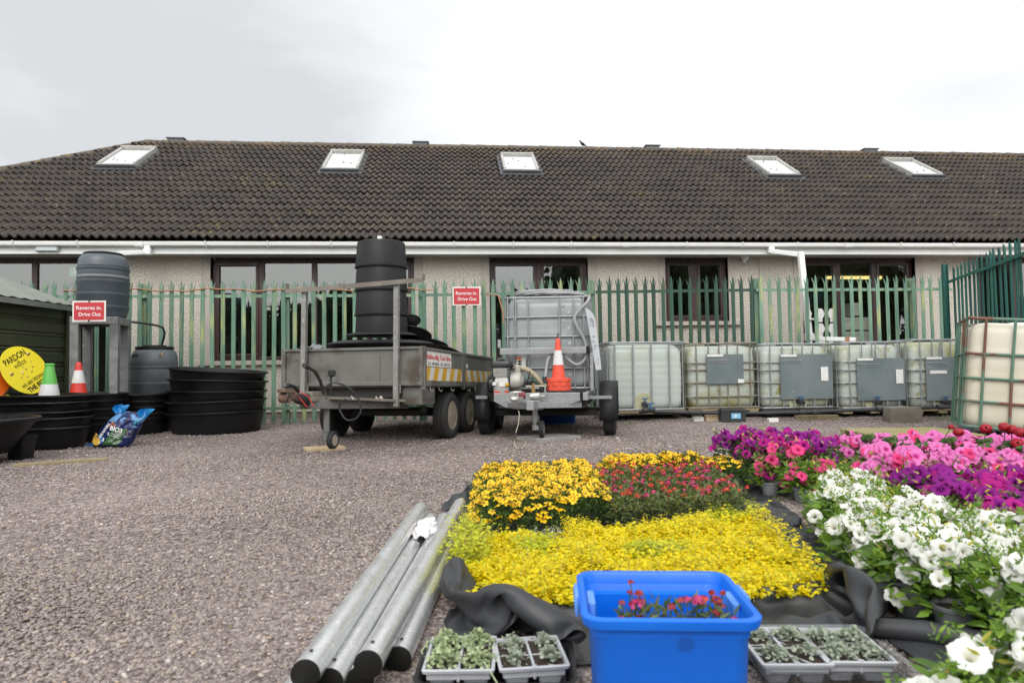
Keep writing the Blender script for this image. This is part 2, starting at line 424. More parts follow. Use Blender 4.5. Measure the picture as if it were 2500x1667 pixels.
def emit(name, c, s):
    m = bpy.data.materials.new(name); m.use_nodes = True
    bs = m.node_tree.nodes['Principled BSDF']; bs.inputs['Base Color'].default_value = (*c, 1)
    bs.inputs['Emission Color'].default_value = (*c, 1); bs.inputs['Emission Strength'].default_value = s
    return m
M_TUBE = emit('lit_strip_lamp', (1, .72, .25), 1.6)
M_EXIT = emit('lit_green_exit_panel', (.03, .20, .09), .5)

def smudge(m, pos, r, colr, strength=.8):               # a dirty mark with a shape of its own
    nt = m.node_tree; bs = nt.nodes['Principled BSDF']; src = bs.inputs['Base Color'].links[0].from_socket
    tc = nt.nodes.new('ShaderNodeTexCoord'); d = nt.nodes.new('ShaderNodeVectorMath'); d.operation = 'DISTANCE'; d.inputs[1].default_value = pos
    nt.links.new(tc.outputs['Object'], d.inputs[0]); a = nt.nodes.new('ShaderNodeMath'); a.operation = 'ADD'
    nt.links.new(d.outputs['Value'], a.inputs[0]); nt.links.new(_ramp(nt, _noise(nt, tc.outputs['Object'], 30, 5, .7), .3, .7, -r*.7, r*.7), a.inputs[1])
    nt.links.new(_mix(nt, _ramp(nt, a.outputs[0], r, r*.4, 0, strength), src, colr), bs.inputs['Base Color'])
smudge(M_BLUE, (.03,-.165,.265), .022, (.004,.04,.22), .45); smudge(M_BLUE, (-.15,-.16,.10), .05, (.02,.16,.56), .4); smudge(M_BLUE, (.13,-.155,.06), .06, (.06,.20,.55), .3)
# ------------------------------------------------------------------ ground
def ground():
    m = bpy.data.materials.new('gravel_ground'); m.use_nodes = True; nt = m.node_tree; bs = nt.nodes['Principled BSDF']
    tc = nt.nodes.new('ShaderNodeTexCoord'); v = tc.outputs['Object']
    vo = nt.nodes.new('ShaderNodeTexVoronoi'); vo.inputs['Scale'].default_value = 42; nt.links.new(v, vo.inputs['Vector'])
    sp = nt.nodes.new('ShaderNodeSeparateColor'); nt.links.new(vo.outputs['Color'], sp.inputs[0])
    r = nt.nodes.new('ShaderNodeValToRGB'); el = r.color_ramp.elements
    el[0].position = 0; el[0].color = (.105,.078,.072,1); el[1].position = 1; el[1].color = (.48,.41,.385,1)
    for p, c in ((.3,(.185,.145,.137)),(.6,(.26,.208,.195)),(.86,(.335,.275,.258))):
        e = el.new(p); e.color = (*c, 1)
    nt.links.new(sp.outputs[0], r.inputs[0])
    big = _noise(nt, v, .55, 4)
    c = _mix(nt, 1.0, r.outputs[0], _ramp(nt, big, .3, .7, .80, 1.16), 'MULTIPLY')
    fine = _noise(nt, v, 2.3, 5)
    c = _mix(nt, _ramp(nt, fine, .62, .74, 0, .35), c, (.30,.255,.20))
    dk = _ramp(nt, vo.outputs['Distance'], .45, .85, 1, .62)
    c = _mix(nt, 1.0, c, dk, 'MULTIPLY')
    nt.links.new(c, bs.inputs['Base Color']); bs.inputs['Roughness'].default_value = .8
    inv = nt.nodes.new('ShaderNodeMath'); inv.operation = 'SUBTRACT'; inv.inputs[0].default_value = 1
    nt.links.new(vo.outputs['Distance'], inv.inputs[1]); _bump(nt, inv.outputs[0], bs, 1.0, .02)
    xs = [-60, -40, -25] + list(np.linspace(-14, 16, 61)) + [25, 40, 60]
    ys = [-60, -40, -20, -8, -2, 1] + list(np.linspace(2, 14, 61)) + [20, 30, 60]
    mb = MB()
    mb.grid([[(x, y, gz(x, y) + (.012*mnoise.noise((x*.6, y*.6, 0)) if 1 < y < 13 else 0)) for y in ys] for x in xs])
    mb.f = [tuple(reversed(f)) for f in mb.f]
    o = mb.build('ground', m, smooth=180)
    tag(o, kind='structure')
    # loose stones lying on the yard
    sm = bpy.data.materials.new('loose_stone'); sm.use_nodes = True; nt = sm.node_tree; bs = nt.nodes['Principled BSDF']
    g = nt.nodes.new('ShaderNodeNewGeometry'); r = nt.nodes.new('ShaderNodeValToRGB'); el = r.color_ramp.elements
    el[0].position = 0; el[0].color = (.155,.120,.110,1); el[1].position = 1; el[1].color = (.52,.475,.44,1)
    for p, c in ((.22,(.215,.175,.163)),(.5,(.255,.213,.20)),(.72,(.29,.245,.225)),(.88,(.345,.30,.285)),(.94,(.36,.27,.18))):
        e = el.new(p); e.color = (*c, 1)
    nt.links.new(g.outputs['Random Per Island'], r.inputs[0])
    tc = nt.nodes.new('ShaderNodeTexCoord')
    c = _mix(nt, 1.0, r.outputs[0], _ramp(nt, _noise(nt, tc.outputs['Object'], .55, 4),   .3, .7, .74, 1.12), 'MULTIPLY')
    c = _mix(nt, 1.0, c, _ramp(nt, _noise(nt, tc.outputs['Object'], 130, 3), .3, .7, .82, 1.15), 'MULTIPLY')
    nt.links.new(c, bs.inputs['Base Color']); bs.inputs['Roughness'].default_value = .68
    t = (1 + 5**.5)/2
    ico = np.array([(-1,t,0),(1,t,0),(-1,-t,0),(1,-t,0),(0,-1,t),(0,1,t),(0,-1,-t),(0,1,-t),(t,0,-1),(t,0,1),(-t,0,-1),(-t,0,1)]) / math.sqrt(1+t*t)
    icf = np.array([(0,11,5),(0,5,1),(0,1,7),(0,7,10),(0,10,11),(1,5,9),(5,11,4),(11,10,2),(10,7,6),(7,1,8),(3,9,4),(3,4,2),(3,2,6),(3,6,8),(3,8,9),(4,9,5),(2,4,11),(6,2,10),(8,6,7),(9,8,1)])
    pts = []
    for d0, d1, dens, sc in ((1.55, 3.2, 5600, 1.0), (3.2, 5.2, 3300, 1.06), (5.2, 8.0, 1000, 1.25), (8.0, 11.2, 380, 1.4)):
        area = .80*(d1*d1 - d0*d0)*.98
        n = int(area*dens)
        d = np.sqrt(rng.uniform(d0*d0, d1*d1, n)); X = rng.uniform(-.80, .80, n)*d
        ok = np.ones(n, bool)
        ok &= ~((X > 0) & (X < 1.05) & (d > 2.7) & (d < 4.4))
        d, X = d[ok], X[ok]
        pts.append(np.stack([X*cP + d*sP, -X*sP + d*cP, np.full(len(d), sc)], 1))
    pts = np.concatenate(pts)
    sand = np.array([mnoise.noise((x*.55+3, y*.9, 1.7)) for x, y in pts[:,:2]]); pts = pts[(sand < .30) | (rng.random(len(pts)) < .35)]; n = len(pts)
    s = (.0056 + .0056*rng.beta(1.6, 3, n))*pts[:,2]
    big = rng.random(n) < .012; s[big] *= 1.5
    a = rng.uniform(0, 2*math.pi, n)
    V = ico[None]*(1 + rng.uniform(-.28, .28, (n, 12, 1)))
    V = V*np.stack([s*rng.uniform(.95,1.5,n), s*rng.uniform(.8,1.1,n), s*rng.uniform(.5,.8,n)], 1)[:,None,:]
    tl = rng.uniform(-.45, .45, n); ct, st = np.cos(tl)[:,None], np.sin(tl)[:,None]
    x, y, z = V[...,0], V[...,1], V[...,2]
    x, z = x*ct - z*st, x*st + z*ct
    ca, sa = np.cos(a)[:,None], np.sin(a)[:,None]
    x, y = x*ca - y*sa, x*sa + y*ca
    gzv = np.array([gz(px, py) for px, py in pts[:,:2]])
    V = np.stack([x + pts[:,0:1], y + pts[:,1:2], z + (gzv + s*rng.uniform(.05,.60,n))[:,None]], 2)
    Fs = (icf[None] + 12*np.arange(n)[:,None,None]).reshape(-1, 3)
    o = link_mesh('gravel', raw_mesh('gravel', V.reshape(-1,3), Fs, sm))
    tag(o, 'loose purple grey gravel stones covering the yard', 'gravel', kind='stuff')
ground()

# ------------------------------------------------------------------ the long low building
YW, YG, ZG, YR, ZR, ZF = 12.75, 12.30, 3.277, 17.664, 6.809, 3.04
XL, XR = -13.1, 21.0
SL = math.atan2(ZR-ZG, YR-YG); SLEN = math.hypot(ZR-ZG, YR-YG)
def roughcast():
    m = bpy.data.materials.new('roughcast_render'); m.use_nodes = True; nt = m.node_tree; bs = nt.nodes['Principled BSDF']
    tc = nt.nodes.new('ShaderNodeTexCoord'); v = tc.outputs['Object']
    f = _noise(nt, v, 48, 4, .75); g = _noise(nt, v, 1.1, 5)
    c = _mix(nt, _ramp(nt, f, .39, .60), (.235,.20,.165), (.80,.75,.66))
    c = _mix(nt, _ramp(nt, g, .35, .7, 0, .35), c, (.50,.46,.39))
    nt.links.new(c, bs.inputs['Base Color']); bs.inputs['Roughness'].default_value = .92
    _bump(nt, f, bs, 1.0, .02); return m
M_WALL = roughcast()
def roof_mat():
    m = bpy.data.materials.new('concrete_roof_tile'); m.use_nodes = True; nt = m.node_tree; bs = nt.nodes['Principled BSDF']
    tc = nt.nodes.new('ShaderNodeTexCoord'); v = tc.outputs['Object']
    mp = nt.nodes.new('ShaderNodeMapping'); mp.inputs['Scale'].default_value = (1/.3, 1/.3443, 0); nt.links.new(v, mp.inputs['Vector'])
    fl = nt.nodes.new('ShaderNodeVectorMath'); fl.operation = 'FLOOR'; nt.links.new(mp.outputs[0], fl.inputs[0])
    wn = nt.nodes.new('ShaderNodeTexWhiteNoise'); nt.links.new(fl.outputs[0], wn.inputs['Vector'])
    base = _mix(nt, _ramp(nt, _noise(nt, v, .8, 5), .35, .65), (.026,.019,.015), (.041,.031,.025))
    base = _mix(nt, 1.0, base, _ramp(nt, wn.outputs['Value'], 0, 1, .75, 1.3), 'MULTIPLY')
    base = _mix(nt, _ramp(nt, _noise(nt, v, 14, 5, .65), .56, .70, 0, .65), base, (.085,.058,.042))
    base = _mix(nt, _ramp(nt, _noise(nt, v, 9.5, 3, .5), .675, .71, 0, .8), base, (.21,.165,.135))     # lichen flecks
    ms = nt.nodes.new('ShaderNodeMath'); ms.operation = 'MULTIPLY'
    nt.links.new(_ramp(nt, _noise(nt, v, 7, 5, .6), .54, .64), ms.inputs[0]); nt.links.new(_ramp(nt, _noise(nt, v, .55, 3), .54, .66), ms.inputs[1])
    base = _mix(nt, ms.outputs[0], base, (.105,.085,.022))                                          # moss
    sx = nt.nodes.new('ShaderNodeSeparateXYZ'); nt.links.new(v, sx.inputs[0])
    mr_ = nt.nodes.new('ShaderNodeMath'); mr_.operation = 'MULTIPLY'
    nt.links.new(_ramp(nt, sx.outputs[1], 5.4, 6.35, 0, 1), mr_.inputs[0]); nt.links.new(_ramp(nt, _noise(nt, v, 5, 5, .6), .47, .62), mr_.inputs[1])
    base = _mix(nt, mr_.outputs[0], base, (.135,.085,.03))
    nt.links.new(base, bs.inputs['Base Color']); bs.inputs['Roughness'].default_value = .72
    _bump(nt, _noise(nt, v, 60, 4), bs, .4, .01); return m
M_TILE = roof_mat()
M_RIDGE = nmat('mossy_ridge_tile', (.085,.068,.055), (.11,.09,.075), 5, .85, spots=((.17,.125,.035), 6, .56, .1), spots2=((.30,.26,.22), 18, .66, .05), bump=.4, bsc=30)
SKY = [((240,419),(305,378),(335,420),(390,378)), ((786,429),(812,386),(879,429),(890,386)), ((1228,432),(1222,392),(1316,432),(1300,394)),
       ((1870,442),(1819,401),(1948,442),(1890,401)), ((2220,442),(2147,404),(2295,442),(2217,404))]
def roofpt(px, py):
    """photo pixel -> (X, slope distance) on the roof plane"""
    n = Vector((0, -math.sin(SL), math.cos(SL))); p0 = Vector((0, YG, ZG)); r = ray(px, py)
    q = EYEV + r * ((p0 - EYEV).dot(n) / r.dot(n))
    return q.x, (q.y - YG)/math.cos(SL)
RMAT = Matrix.Translation((0, YG-.06, ZG+.015)) @ Matrix.Rotation(SL, 4, 'X')
def building():
    b = thing('bungalow', 'long low building with pebbledash walls, brown tiled roof and white gutter', 'building', (0, YW, 0))
    b_loc = Vector((0, -YW, 0))
    def bd(mb, name, mats, parent=None, **k):
        o = mb.build(name, mats, parent or b, **k)
        if not parent: o.location = b_loc if k.get('loc') is None else k['loc']
        return o
    WIN = [('w0', -12.4, -6.25, .1, 3.02), ('w1', -4.46, -.72, 1.12, 3.02), ('w2', .71, 2.63, 1.05, 3.02), ('w3', 4.17, 5.45, 1.78, 3.03),
           ('w4', 6.97, 9.39, .75, 3.02), ('w5', 10.75, 13.4, .75, 3.02)]
    # wall pieces between openings
    mb = MB(); x = XL + .05
    for n, x0, x1, z0, z1 in WIN:
        mb.box(x, x0, YW, YW+.3, .16, 3.05)
        mb.box(x0, x1, YW, YW+.3, .16, z0 - .0)
        x = x1
    mb.box(x, XR, YW, YW+.3, .16, 3.05)
    bd(mb, 'wall', M_WALL, smooth=0)
    mb = MB(); mb.box(XL + .03, XR, YW+.03, YW+.32, -.1, .158); bd(mb, 'plinth', M_PLINTH, smooth=0)
    # rooms behind the glass
    mb = MB()
    for a, c in ((-12.9, -5.2), (-5.1, -.1), (0, 3.4), (3.5, 6.2), (6.3, 14)):
        y0, y1, z0, z1 = YW+.32, YW+4.5, .1, 3.0
        mb.add([(a,y0,z0),(c,y0,z0),(c,y1,z0),(a,y1,z0),(a,y0,z1),(c,y0,z1),(c,y1,z1),(a,y1,z1)], [(0,1,2,3),(4,7,6,5),(3,2,6,7),(0,3,7,4),(1,5,6,2)])
    bd(mb, 'room', M_ROOM, smooth=0)
    # plaster bands
    for n, x0, x1, z0, z1 in WIN:
        wl = .16 if n != 'w3' else .13
        for xa, xb in ((x0-wl, x0), (x1, x1+wl)):
            mb = MB(); mb.box(xa, xb, YW-.018, YW+.10, z0 if z0 > .3 else .16, 3.045)
            bd(mb, 'window_surround', M_BAND, smooth=0)
    # windows
    FW = .07
    layout = {'w0': [-12.33, -11.3, -10.2, -9.45, -8.45, -7.6, -6.32], 'w1': [-4.39, -3.57, -2.60, -1.62, -.79], 'w2': [.78, 1.68, 2.56],
              'w3': [4.24, 4.81, 5.38], 'w4': [7.04, 7.80, 8.57, 9.32], 'w5': [10.82, 11.7, 12.6, 13.33]}
    sash = {'w1': (0, 3), 'w2': (0, 1), 'w3': (0, 1), 'w4': (0, 2), 'w0': (1, 3), 'w5': (0, 2)}
    for n, x0, x1, z0, z1 in WIN:
        mb = MB(); yf0, yf1 = YW+.09, YW+.16
        L = layout[n]
        mb.box(x0, x1, yf0, yf1, z1-FW, z1); mb.box(x0, x1, yf0, yf1, z0, z0+FW)
        mb.box(x0, x0+FW, yf0, yf1, z0+FW, z1-FW); mb.box(x1-FW, x1, yf0, yf1, z0+FW, z1-FW)
        for xm in L[1:-1]: mb.box(xm-.05, xm+.05, yf0+.002, yf1, z0+FW, z1-FW)
        for i in range(len(L)-1):
            if i in sash[n]:
                a = L[i] + (.05 if i else 0); c = L[i+1] - (.05 if i < len(L)-2 else 0)
                q = .055; ya, yb = yf0-.012, yf1-.01
                mb.box(a, c, ya, yb, z1-FW-q, z1-FW+.004); mb.box(a, c, ya, yb, z0+FW-.004, z0+FW+q)
                mb.box(a, a+q, ya, yb, z0+FW+q, z1-FW-q); mb.box(c-q, c, ya, yb, z0+FW+q, z1-FW-q)
        if n == 'w0':
            mb.box(-12.3, -6.3, yf0-.004, yf1, 2.05, 2.13)
        fr = bd(mb, 'window', M_FRAME, smooth=0, bevel=.006)
        g = MB(); g.add([(x0+.02,YW+.13,z0+.02),(x1-.02,YW+.13,z0+.02),(x1-.02,YW+.13,z1-.02),(x0+.02,YW+.13,z1-.02)], [(0,1,2,3)])
        g.build('pane', M_GLASS, fr, smooth=0)
        if z0 > .3:
            s = MB(); s.box(x0-.22, x1+.22, YW-.075, YW+.088, z0-.085, z0-.004)
            s.build('sill', M_SILL, fr, smooth=0, bevel=.008)
        if n == 'w4':                                     # white paper cut-outs stuck on the glass
            pc = MB(); pc.M = Matrix.Identity(4)
            for ix in range(3):
                for iz in range(4):
                    cx, cz = 7.13 + ix*.27, 1.02 + iz*.30
                    k = .105
                    pc.prism([(cx-k,cz),(cx-k*.8,cz-.05),(cx-.05,cz-k),(cx+.05,cz-k),(cx+k*.8,cz-.05),(cx+k,cz),(cx+k*.75,cz+.06),(cx+.05,cz+k),(cx-.05,cz+k),(cx-k*.75,cz+.06)], YW+.121, YW+.124)
                    pc.box(cx-.055, cx+.055, YW+.121, YW+.124, cz-k-.06, cz-k+.004)
            pc.build('paper_decoration', M_PAPER, fr, smooth=0)
        if n == 'w0':
            a, c = PY(174, 676, YW+.2), PY(196, 653, YW+.2)
            ex = MB(); ex.box(a.x, c.x+.16, YW+.145, YW+.17, a.z, c.z)
            eo = ex.build('exit_sign', M_EXIT, fr, smooth=0)
            am = MB(); cx, cz = a.x+.085, (a.z+c.z)/2
            am.prism([(cx-.02,cz+.06),(cx+.02,cz+.06),(cx+.02,cz-.005),(cx+.05,cz-.005),(cx,cz-.065),(cx-.05,cz-.005),(cx-.02,cz-.005)], YW+.141, YW+.144)
            am.build('arrow', M_LETTER, fr, smooth=0)
    # ---- roof tiles as real rolls and courses
    rows = 18; gauge = SLEN/rows*1.0; pitch = .15; pp = 8
    nx = int((XR - XL)/pitch*pp)
    xs = XL + np.arange(nx+1)*pitch/pp
    ph = (np.arange(nx+1) % pp)/pp
    prof = .034*np.clip(np.cos((ph-.5)*2*math.pi)*1.15 + .25, -.25, 1.2)
    V = []; Fs = []; base = 0
    jit = np.random.default_rng(3)
    for r in range(rows):
        tile = (np.arange(nx+1)//(2*pp)).astype(int)
        ntile = tile.max()+1
        dz = jit.normal(0, .0035, ntile)[tile]; ds = jit.normal(0, .006, ntile)[tile]
        s0 = r*gauge - .03 + ds; s1 = np.full(nx+1, (r+1)*gauge + .02)
        z_lo = prof + .052 + dz; z_hi = prof + .006
        for s, z in ((s0+.004, z_lo - .034), (s0, z_lo), (s1, z_hi)):
            V.append(np.stack([xs, s, z], 1))
        i = np.arange(nx)
        for q in range(2):
            o = base + q*(nx+1)
            Fs.append(np.stack([o+i, o+i+1, o+nx+1+i+1, o+nx+1+i], 1))
        base += 3*(nx+1)
    me = raw_mesh('roof', np.concatenate(V), np.concatenate(Fs), M_TILE, smooth=True)
    bm = bmesh.new(); bm.from_mesh(me)
    nrm = Vector((1, -math.cos(SL), 0)).normalized()       # left hip: x = XL + s cos(SL)
    bmesh.ops.bisect_plane(bm, geom=bm.verts[:]+bm.edges[:]+bm.faces[:], plane_co=(XL+.05, 0, 0), plane_no=nrm, clear_inner=True)
    for x0, s0, x1, s1 in [(min(roofpt(*q[0])[0], roofpt(*q[1])[0])+.06, roofpt(*q[0])[1], max(roofpt(*q[2])[0], roofpt(*q[3])[0])-.06, roofpt(*q[3])[1]) for q in SKY]:
        dead = [f for f in bm.faces if x0 < f.calc_center_median().x < x1 and s0+.12 < f.calc_center_median().y < s1-.12]
        bmesh.ops.delete(bm, geom=dead, context='FACES')
    bm.to_mesh(me); bm.free()
    me.set_sharp_from_angle(angle=R(50))
    ro = link_mesh('roof', me, b); ro.matrix_local = Matrix.Translation(b_loc) @ RMAT
    # rear slope, hip slope and underlay
    hx = XL + (YR-YG)
    YB = 2*YR - YG
    mb = MB()
    mb.add([(hx,YR,ZR),(XR,YR,ZR),(XR,YB,ZG),(XL,YB,ZG),(XL,YG,ZG)], [(0,3,2,1),(0,4,3)])
    mb.add([(XL+.1,YG+.05,ZG-.03),(XR,YG+.05,ZG-.03),(XR,YR,ZR-.05),(hx,YR,ZR-.05)], [(0,1,2,3)])
    mb.add([(XR,YG,ZG),(XR,YR,ZR),(XR,YB,ZG)], [(0,2,1)])
    u = mb.build('roof_underlay', M_TILE, ro, smooth=0); u.matrix_parent_inverse = (Matrix.Translation(b_loc) @ RMAT).inverted(); u.location = b_loc
    # ridge and hip tiles
    def halfround(mb, a, c, r=.115, seg=.42):
        a = Vector(a); c = Vector(c); L = (c-a).length; n = int(L/seg); d = (c-a)/n
        rn = random.Random(5)
        for i in range(n):
            p = a + d*i + Vector((0,0,rn.uniform(-.006,.008))); q = a + d*(i+1.06)
            rows_ = []
            side = d.cross(Vector((0,0,1))).normalized(); up = side.cross(d).normalized()
            for e_, rr_ in ((p, r*1.05), (q, r*.95)):
                rows_.append([e_ + side*math.cos(t)*rr_*1.25 + up*(math.sin(t)*rr_*1.0 - .03) for t in np.linspace(0, math.pi, 9)])
            mb.grid(rows_)
    mb = MB(); halfround(mb, (hx-.05, YR, ZR+.0), (XR, YR, ZR+.0))
    halfround(mb, (XL-.05, YG-.05, ZG+.06), (hx+.02, YR, ZR+.02))
    rt = mb.build('ridge_tiles', M_RIDGE, ro, smooth=40); rt.matrix_parent_inverse = (Matrix.Translation(b_loc) @ RMAT).inverted(); rt.location = b_loc
    for px0, px1, py in ((413,452,349), (1010,1045,359), (1575,1607,368), (2105,2137,375)):
        a, c = PY(px0, py, YR), PY(px1, py, YR)
        mb = MB(); mb.box(a.x, c.x, YR-.12, YR+.12, ZR+.03, ZR+.10); mb.box(a.x-.03, c.x+.03, YR-.15, YR+.15, ZR+.102, ZR+.13)
        v = mb.build('ridge_vent', nmat('grey_ridge_vent', (.10,.105,.11), (.14,.145,.15), 6, .7), ro, smooth=0, bevel=.008)
        v.matrix_parent_inverse = (Matrix.Translation(b_loc) @ RMAT).inverted(); v.location = b_loc
    # rooflights
    M_SKF = nmat('grey_rooflight_frame', (.42,.41,.39), (.32,.31,.29), 6, .5, metal=.2, spots=((.45,.43,.40), 12, .62))
    M_FLASH = nmat('dark_lead_flashing', (.045,.05,.055), (.06,.065,.07), 6, .6)
    for q in SKY:
        pts = [roofpt(*p) for p in q]
        x0 = (pts[0][0]+pts[1][0])/2; x1 = (pts[2][0]+pts[3][0])/2; s0 = (pts[0][1]+pts[2][1])/2; s1 = (pts[1][1]+pts[3][1])/2
        mb = MB(); h = .165; f = .06
        mb.box(x0, x1, s0, s0+f, .05, h-.02); mb.box(x0, x1, s1-f*1.4, s1, .05, h+.02)
        mb.box(x0, x0+f, s0+f, s1-f*1.4, .05, h); mb.box(x1-f, x1, s0+f, s1-f*1.4, .05, h)
        sk = mb.build('rooflight', M_SKF, b, smooth=0, bevel=.006); sk.matrix_local = Matrix.Translation(b_loc) @ RMAT
        g = MB(); g.add([(x0+f-.005,s0+f-.005,h-.03),(x1-f+.005,s0+f-.005,h-.03),(x1-f+.005,s1-f*1.4+.005,h-.03),(x0+f-.005,s1-f*1.4+.005,h-.03)], [(0,1,2,3)])
        g.build('pane', M_SKYGL, sk, smooth=0)
        fl = MB(); fl.box(x0-.09, x1+.09, s0-.16, s0-.004, .035, .075); fl.box(x0-.09, x0-.004, s0-.004, s1+.08, .04, .07); fl.box(x1+.004, x1+.09, s0-.004, s1+.08, .04, .07)
        fl.box(x0-.02, x1+.02, s0-.06, s0-.003, .076, h-.03)
        fl.build('flashing', M_FLASH, sk, smooth=0, bevel=.006)
        rn = random.Random(int(x0*10))
        for _ in range(4):
            lc = MB(); cx, cs = rn.uniform(x0+.12, x1-.12), rn.uniform(s0+.12, s1-.25)
            lc.lathe([(.001,.0),(.016,.002),(.012,.008),(.001,.01)], 8, c=(cx, cs, h-.028))
            lc.build('lichen_spot', M_BIRD, sk, smooth=60)
    # fascia, soffit, gutter
    mb = MB(); mb.box(XL+.05, XR, YG+.08, YG+.105, ZF+.035, ZG-.01); mb.box(XL+.05, XR, YG+.066, YG+.105, ZF, ZF+.033)
    bd(mb, 'fascia', M_WHITE, smooth=0, bevel=.004)
    mb = MB(); mb.box(XL+.05, XR, YG+.107, YW+.05, ZF+.008, ZF+.022); bd(mb, 'soffit', M_SOFFIT, smooth=0)
    mb = MB()
    gp = [(.062,.0),(.058,-.035),(.045,-.06),(.015,-.072),(-.02,-.072),(-.048,-.058),(-.06,-.03),(-.062,.0),(-.066,.004),(-.066,-.03),(-.052,-.064),(-.02,-.078),(.015,-.078),(.05,-.065),(.063,-.037),(.067,0)]
    n = len(gp); vs = [(XL-.02, YG+.01+y, ZG-.035+z) for y, z in gp] + [(XR, YG+.01+y, ZG-.035+z) for y, z in gp]
    mb.add(vs, [(i, (i+1) % n, (i+1) % n + n, i+n) for i in range(n)])
    gu = bd(mb, 'gutter', M_WHITE2, smooth=40)
    for px in (36,192,504,655,809,965,1109,1253,1394,1675,1811,1944,2195,2323,2446):
        x_ = PY(px, 595, YG).x; k = MB()
        k.tube([(x_, YG+.079, ZG-.02), (x_, YG+.06, ZG-.085), (x_, YG+.02, ZG-.124), (x_, YG-.03, ZG-.12), (x_, YG-.066, ZG-.075), (x_, YG-.072, ZG-.03), (x_, YG-.055, ZG-.022)], .011, 6)
        k.build('gutter_bracket', M_WHITE2, gu)
    for px in (342, 1528, 2068):
        x_ = PY(px, 595, YG).x; k = MB()
        vs = []
        for dx, s in ((-.07,1.06),(-.07,1.16),(-.035,1.16),(-.035,1.08),(.035,1.08),(.035,1.16),(.07,1.16),(.07,1.06)):
            vs += [(x_+dx, YG+.01+y*s, ZG-.035+(z*s-.002)) for y, z in gp[8:]]
        q = len(gp[8:]); k.add(vs, [(i*q+j, i*q+j+1, (i+1)*q+j+1, (i+1)*q+j) for i in range(7) for j in range(q-1)])
        k.build('gutter_union', M_WHITE2, gu, smooth=30)
    # downpipes (square section)
    k = MB(); y = YG+.0
    a = PY(361, 598, y); c = PY(361, 612, y); e_ = PY(290, 619, y-.35)
    k.box(a.x-.05, a.x+.05, y-.045, y+.045, c.z-.04, ZG-.105)
    k.beam(c + Vector((-.02,0,-.03)), e_, .085, .075)
    k.box(c.x-.06, c.x+.06, y-.055, y+.055, c.z-.075, c.z+.03)
    bd(k, 'downpipe', M_WHITE, smooth=0, bevel=.012)
    k = MB(); a = PY(1882, 604, y); c = PY(1882, 609, y-.02); e_ = PY(1957, 624, 11.75); f_ = PY(1976, 822, 11.62); h_ = PY(2088, 829, 11.0)
    k.box(a.x-.055, a.x+.055, y-.05, y+.05, c.z-.06, ZG-.105)
    k.beam(c + Vector((-.03,0,-.03)), e_ + Vector((.0,0,.01)), .085, .085)
    k.beam(e_ + Vector((-.02,0,.06)), f_, .10, .09)
    k.box(f_.x-.075, f_.x+.075, f_.y-.06, f_.y+.06, f_.z+.30, f_.z+.335)
    k.box(f_.x-.07, f_.x+.07, f_.y-.065, f_.y+.05, f_.z-.08, f_.z+.06)
    k.beam(f_ + Vector((.04,0,-.035)), h_, .09, .075)
    dp_ = bd(k, 'downpipe', M_WHITE, smooth=0, bevel=.012)
    t_ = MB(); m_ = h_ + (f_-h_)*.10; n_ = h_ + (f_-h_)*.19; t_.beam(m_+Vector((0,0,-.003)), n_+Vector((0,0,-.005)), .097, .083); t_.build('brown_tape', M_BROWN, dp_, smooth=0)
    # thin cable trunking
    x_ = PY(1857, 680, YW-.02).x; k = MB(); k.box(x_-.014, x_+.014, YW-.025, YW-.001, 1.6, ZF); bd(k, 'cable_trunking', M_SOFFIT, smooth=0)
    return b
building()

def room_things():
    a, c = PY(2018, 676, 15.2), PY(2131, 676, 15.2)
    t = thing('strip_light', 'lit yellow strip lamp inside the far right window', 'lamp', (a.x, 15.2, a.z))
    k = MB(); k.tube([(0,0,0),(c.x-a.x+.2,0,-.01)], .055, 8); k.build('tube', M_TUBE, t)
    k = MB(); k.box(-.05, c.x-a.x+.25, -.05, .05, .06, .12); k.build('fitting', M_WHITE, t, smooth=0)
    # white boxes behind the glass
    for x0, x1, y0, y1, lb in ((2046,2128,774,806,'upper of the two wide white boxes inside the window'), (2046,2130,808,850,'lower of the two wide white boxes inside the window'), (2078,2094,739,771,'narrow white box on top of boxes inside the window')):
        p, q = PY(x0, y1, YW+.42), PY(x1, y0, YW+.42)
        k = MB(); k.box(p.x, q.x, YW+.36, YW+.72, p.z, q.z-.012); k.box(p.x-.008, q.x+.008, YW+.352, YW+.728, q.z-.075, q.z-.012+.004)
        tag(k.build('white_box', M_PAPER, smooth=0, bevel=.006), lb, 'box', 'white boxes stored inside the window')
    p, q = PY(2040, 868, YW+.4), PY(2140, 852, YW+.4)
    t = thing('low_table', 'low dark table holding white boxes inside the window', 'table', ((p.x+q.x)/2, YW+.55, .1))
    hw = (q.x-p.x)/2; zt = PY(2046, 850, YW+.42).z - .1 - .004
    k = MB(); k.box(-hw, hw, -.22, .25, zt-.04, zt); k.build('table_top', M_FRAME, t, smooth=0)
    for sx in (-1,1):
        for yy in (-.18,.2):
            k = MB(); k.box(sx*(hw-.06)-.025, sx*(hw-.06)+.025, yy-.025, yy+.025, 0, zt-.04); k.build('leg', M_FRAME, t, smooth=0)
room_things()

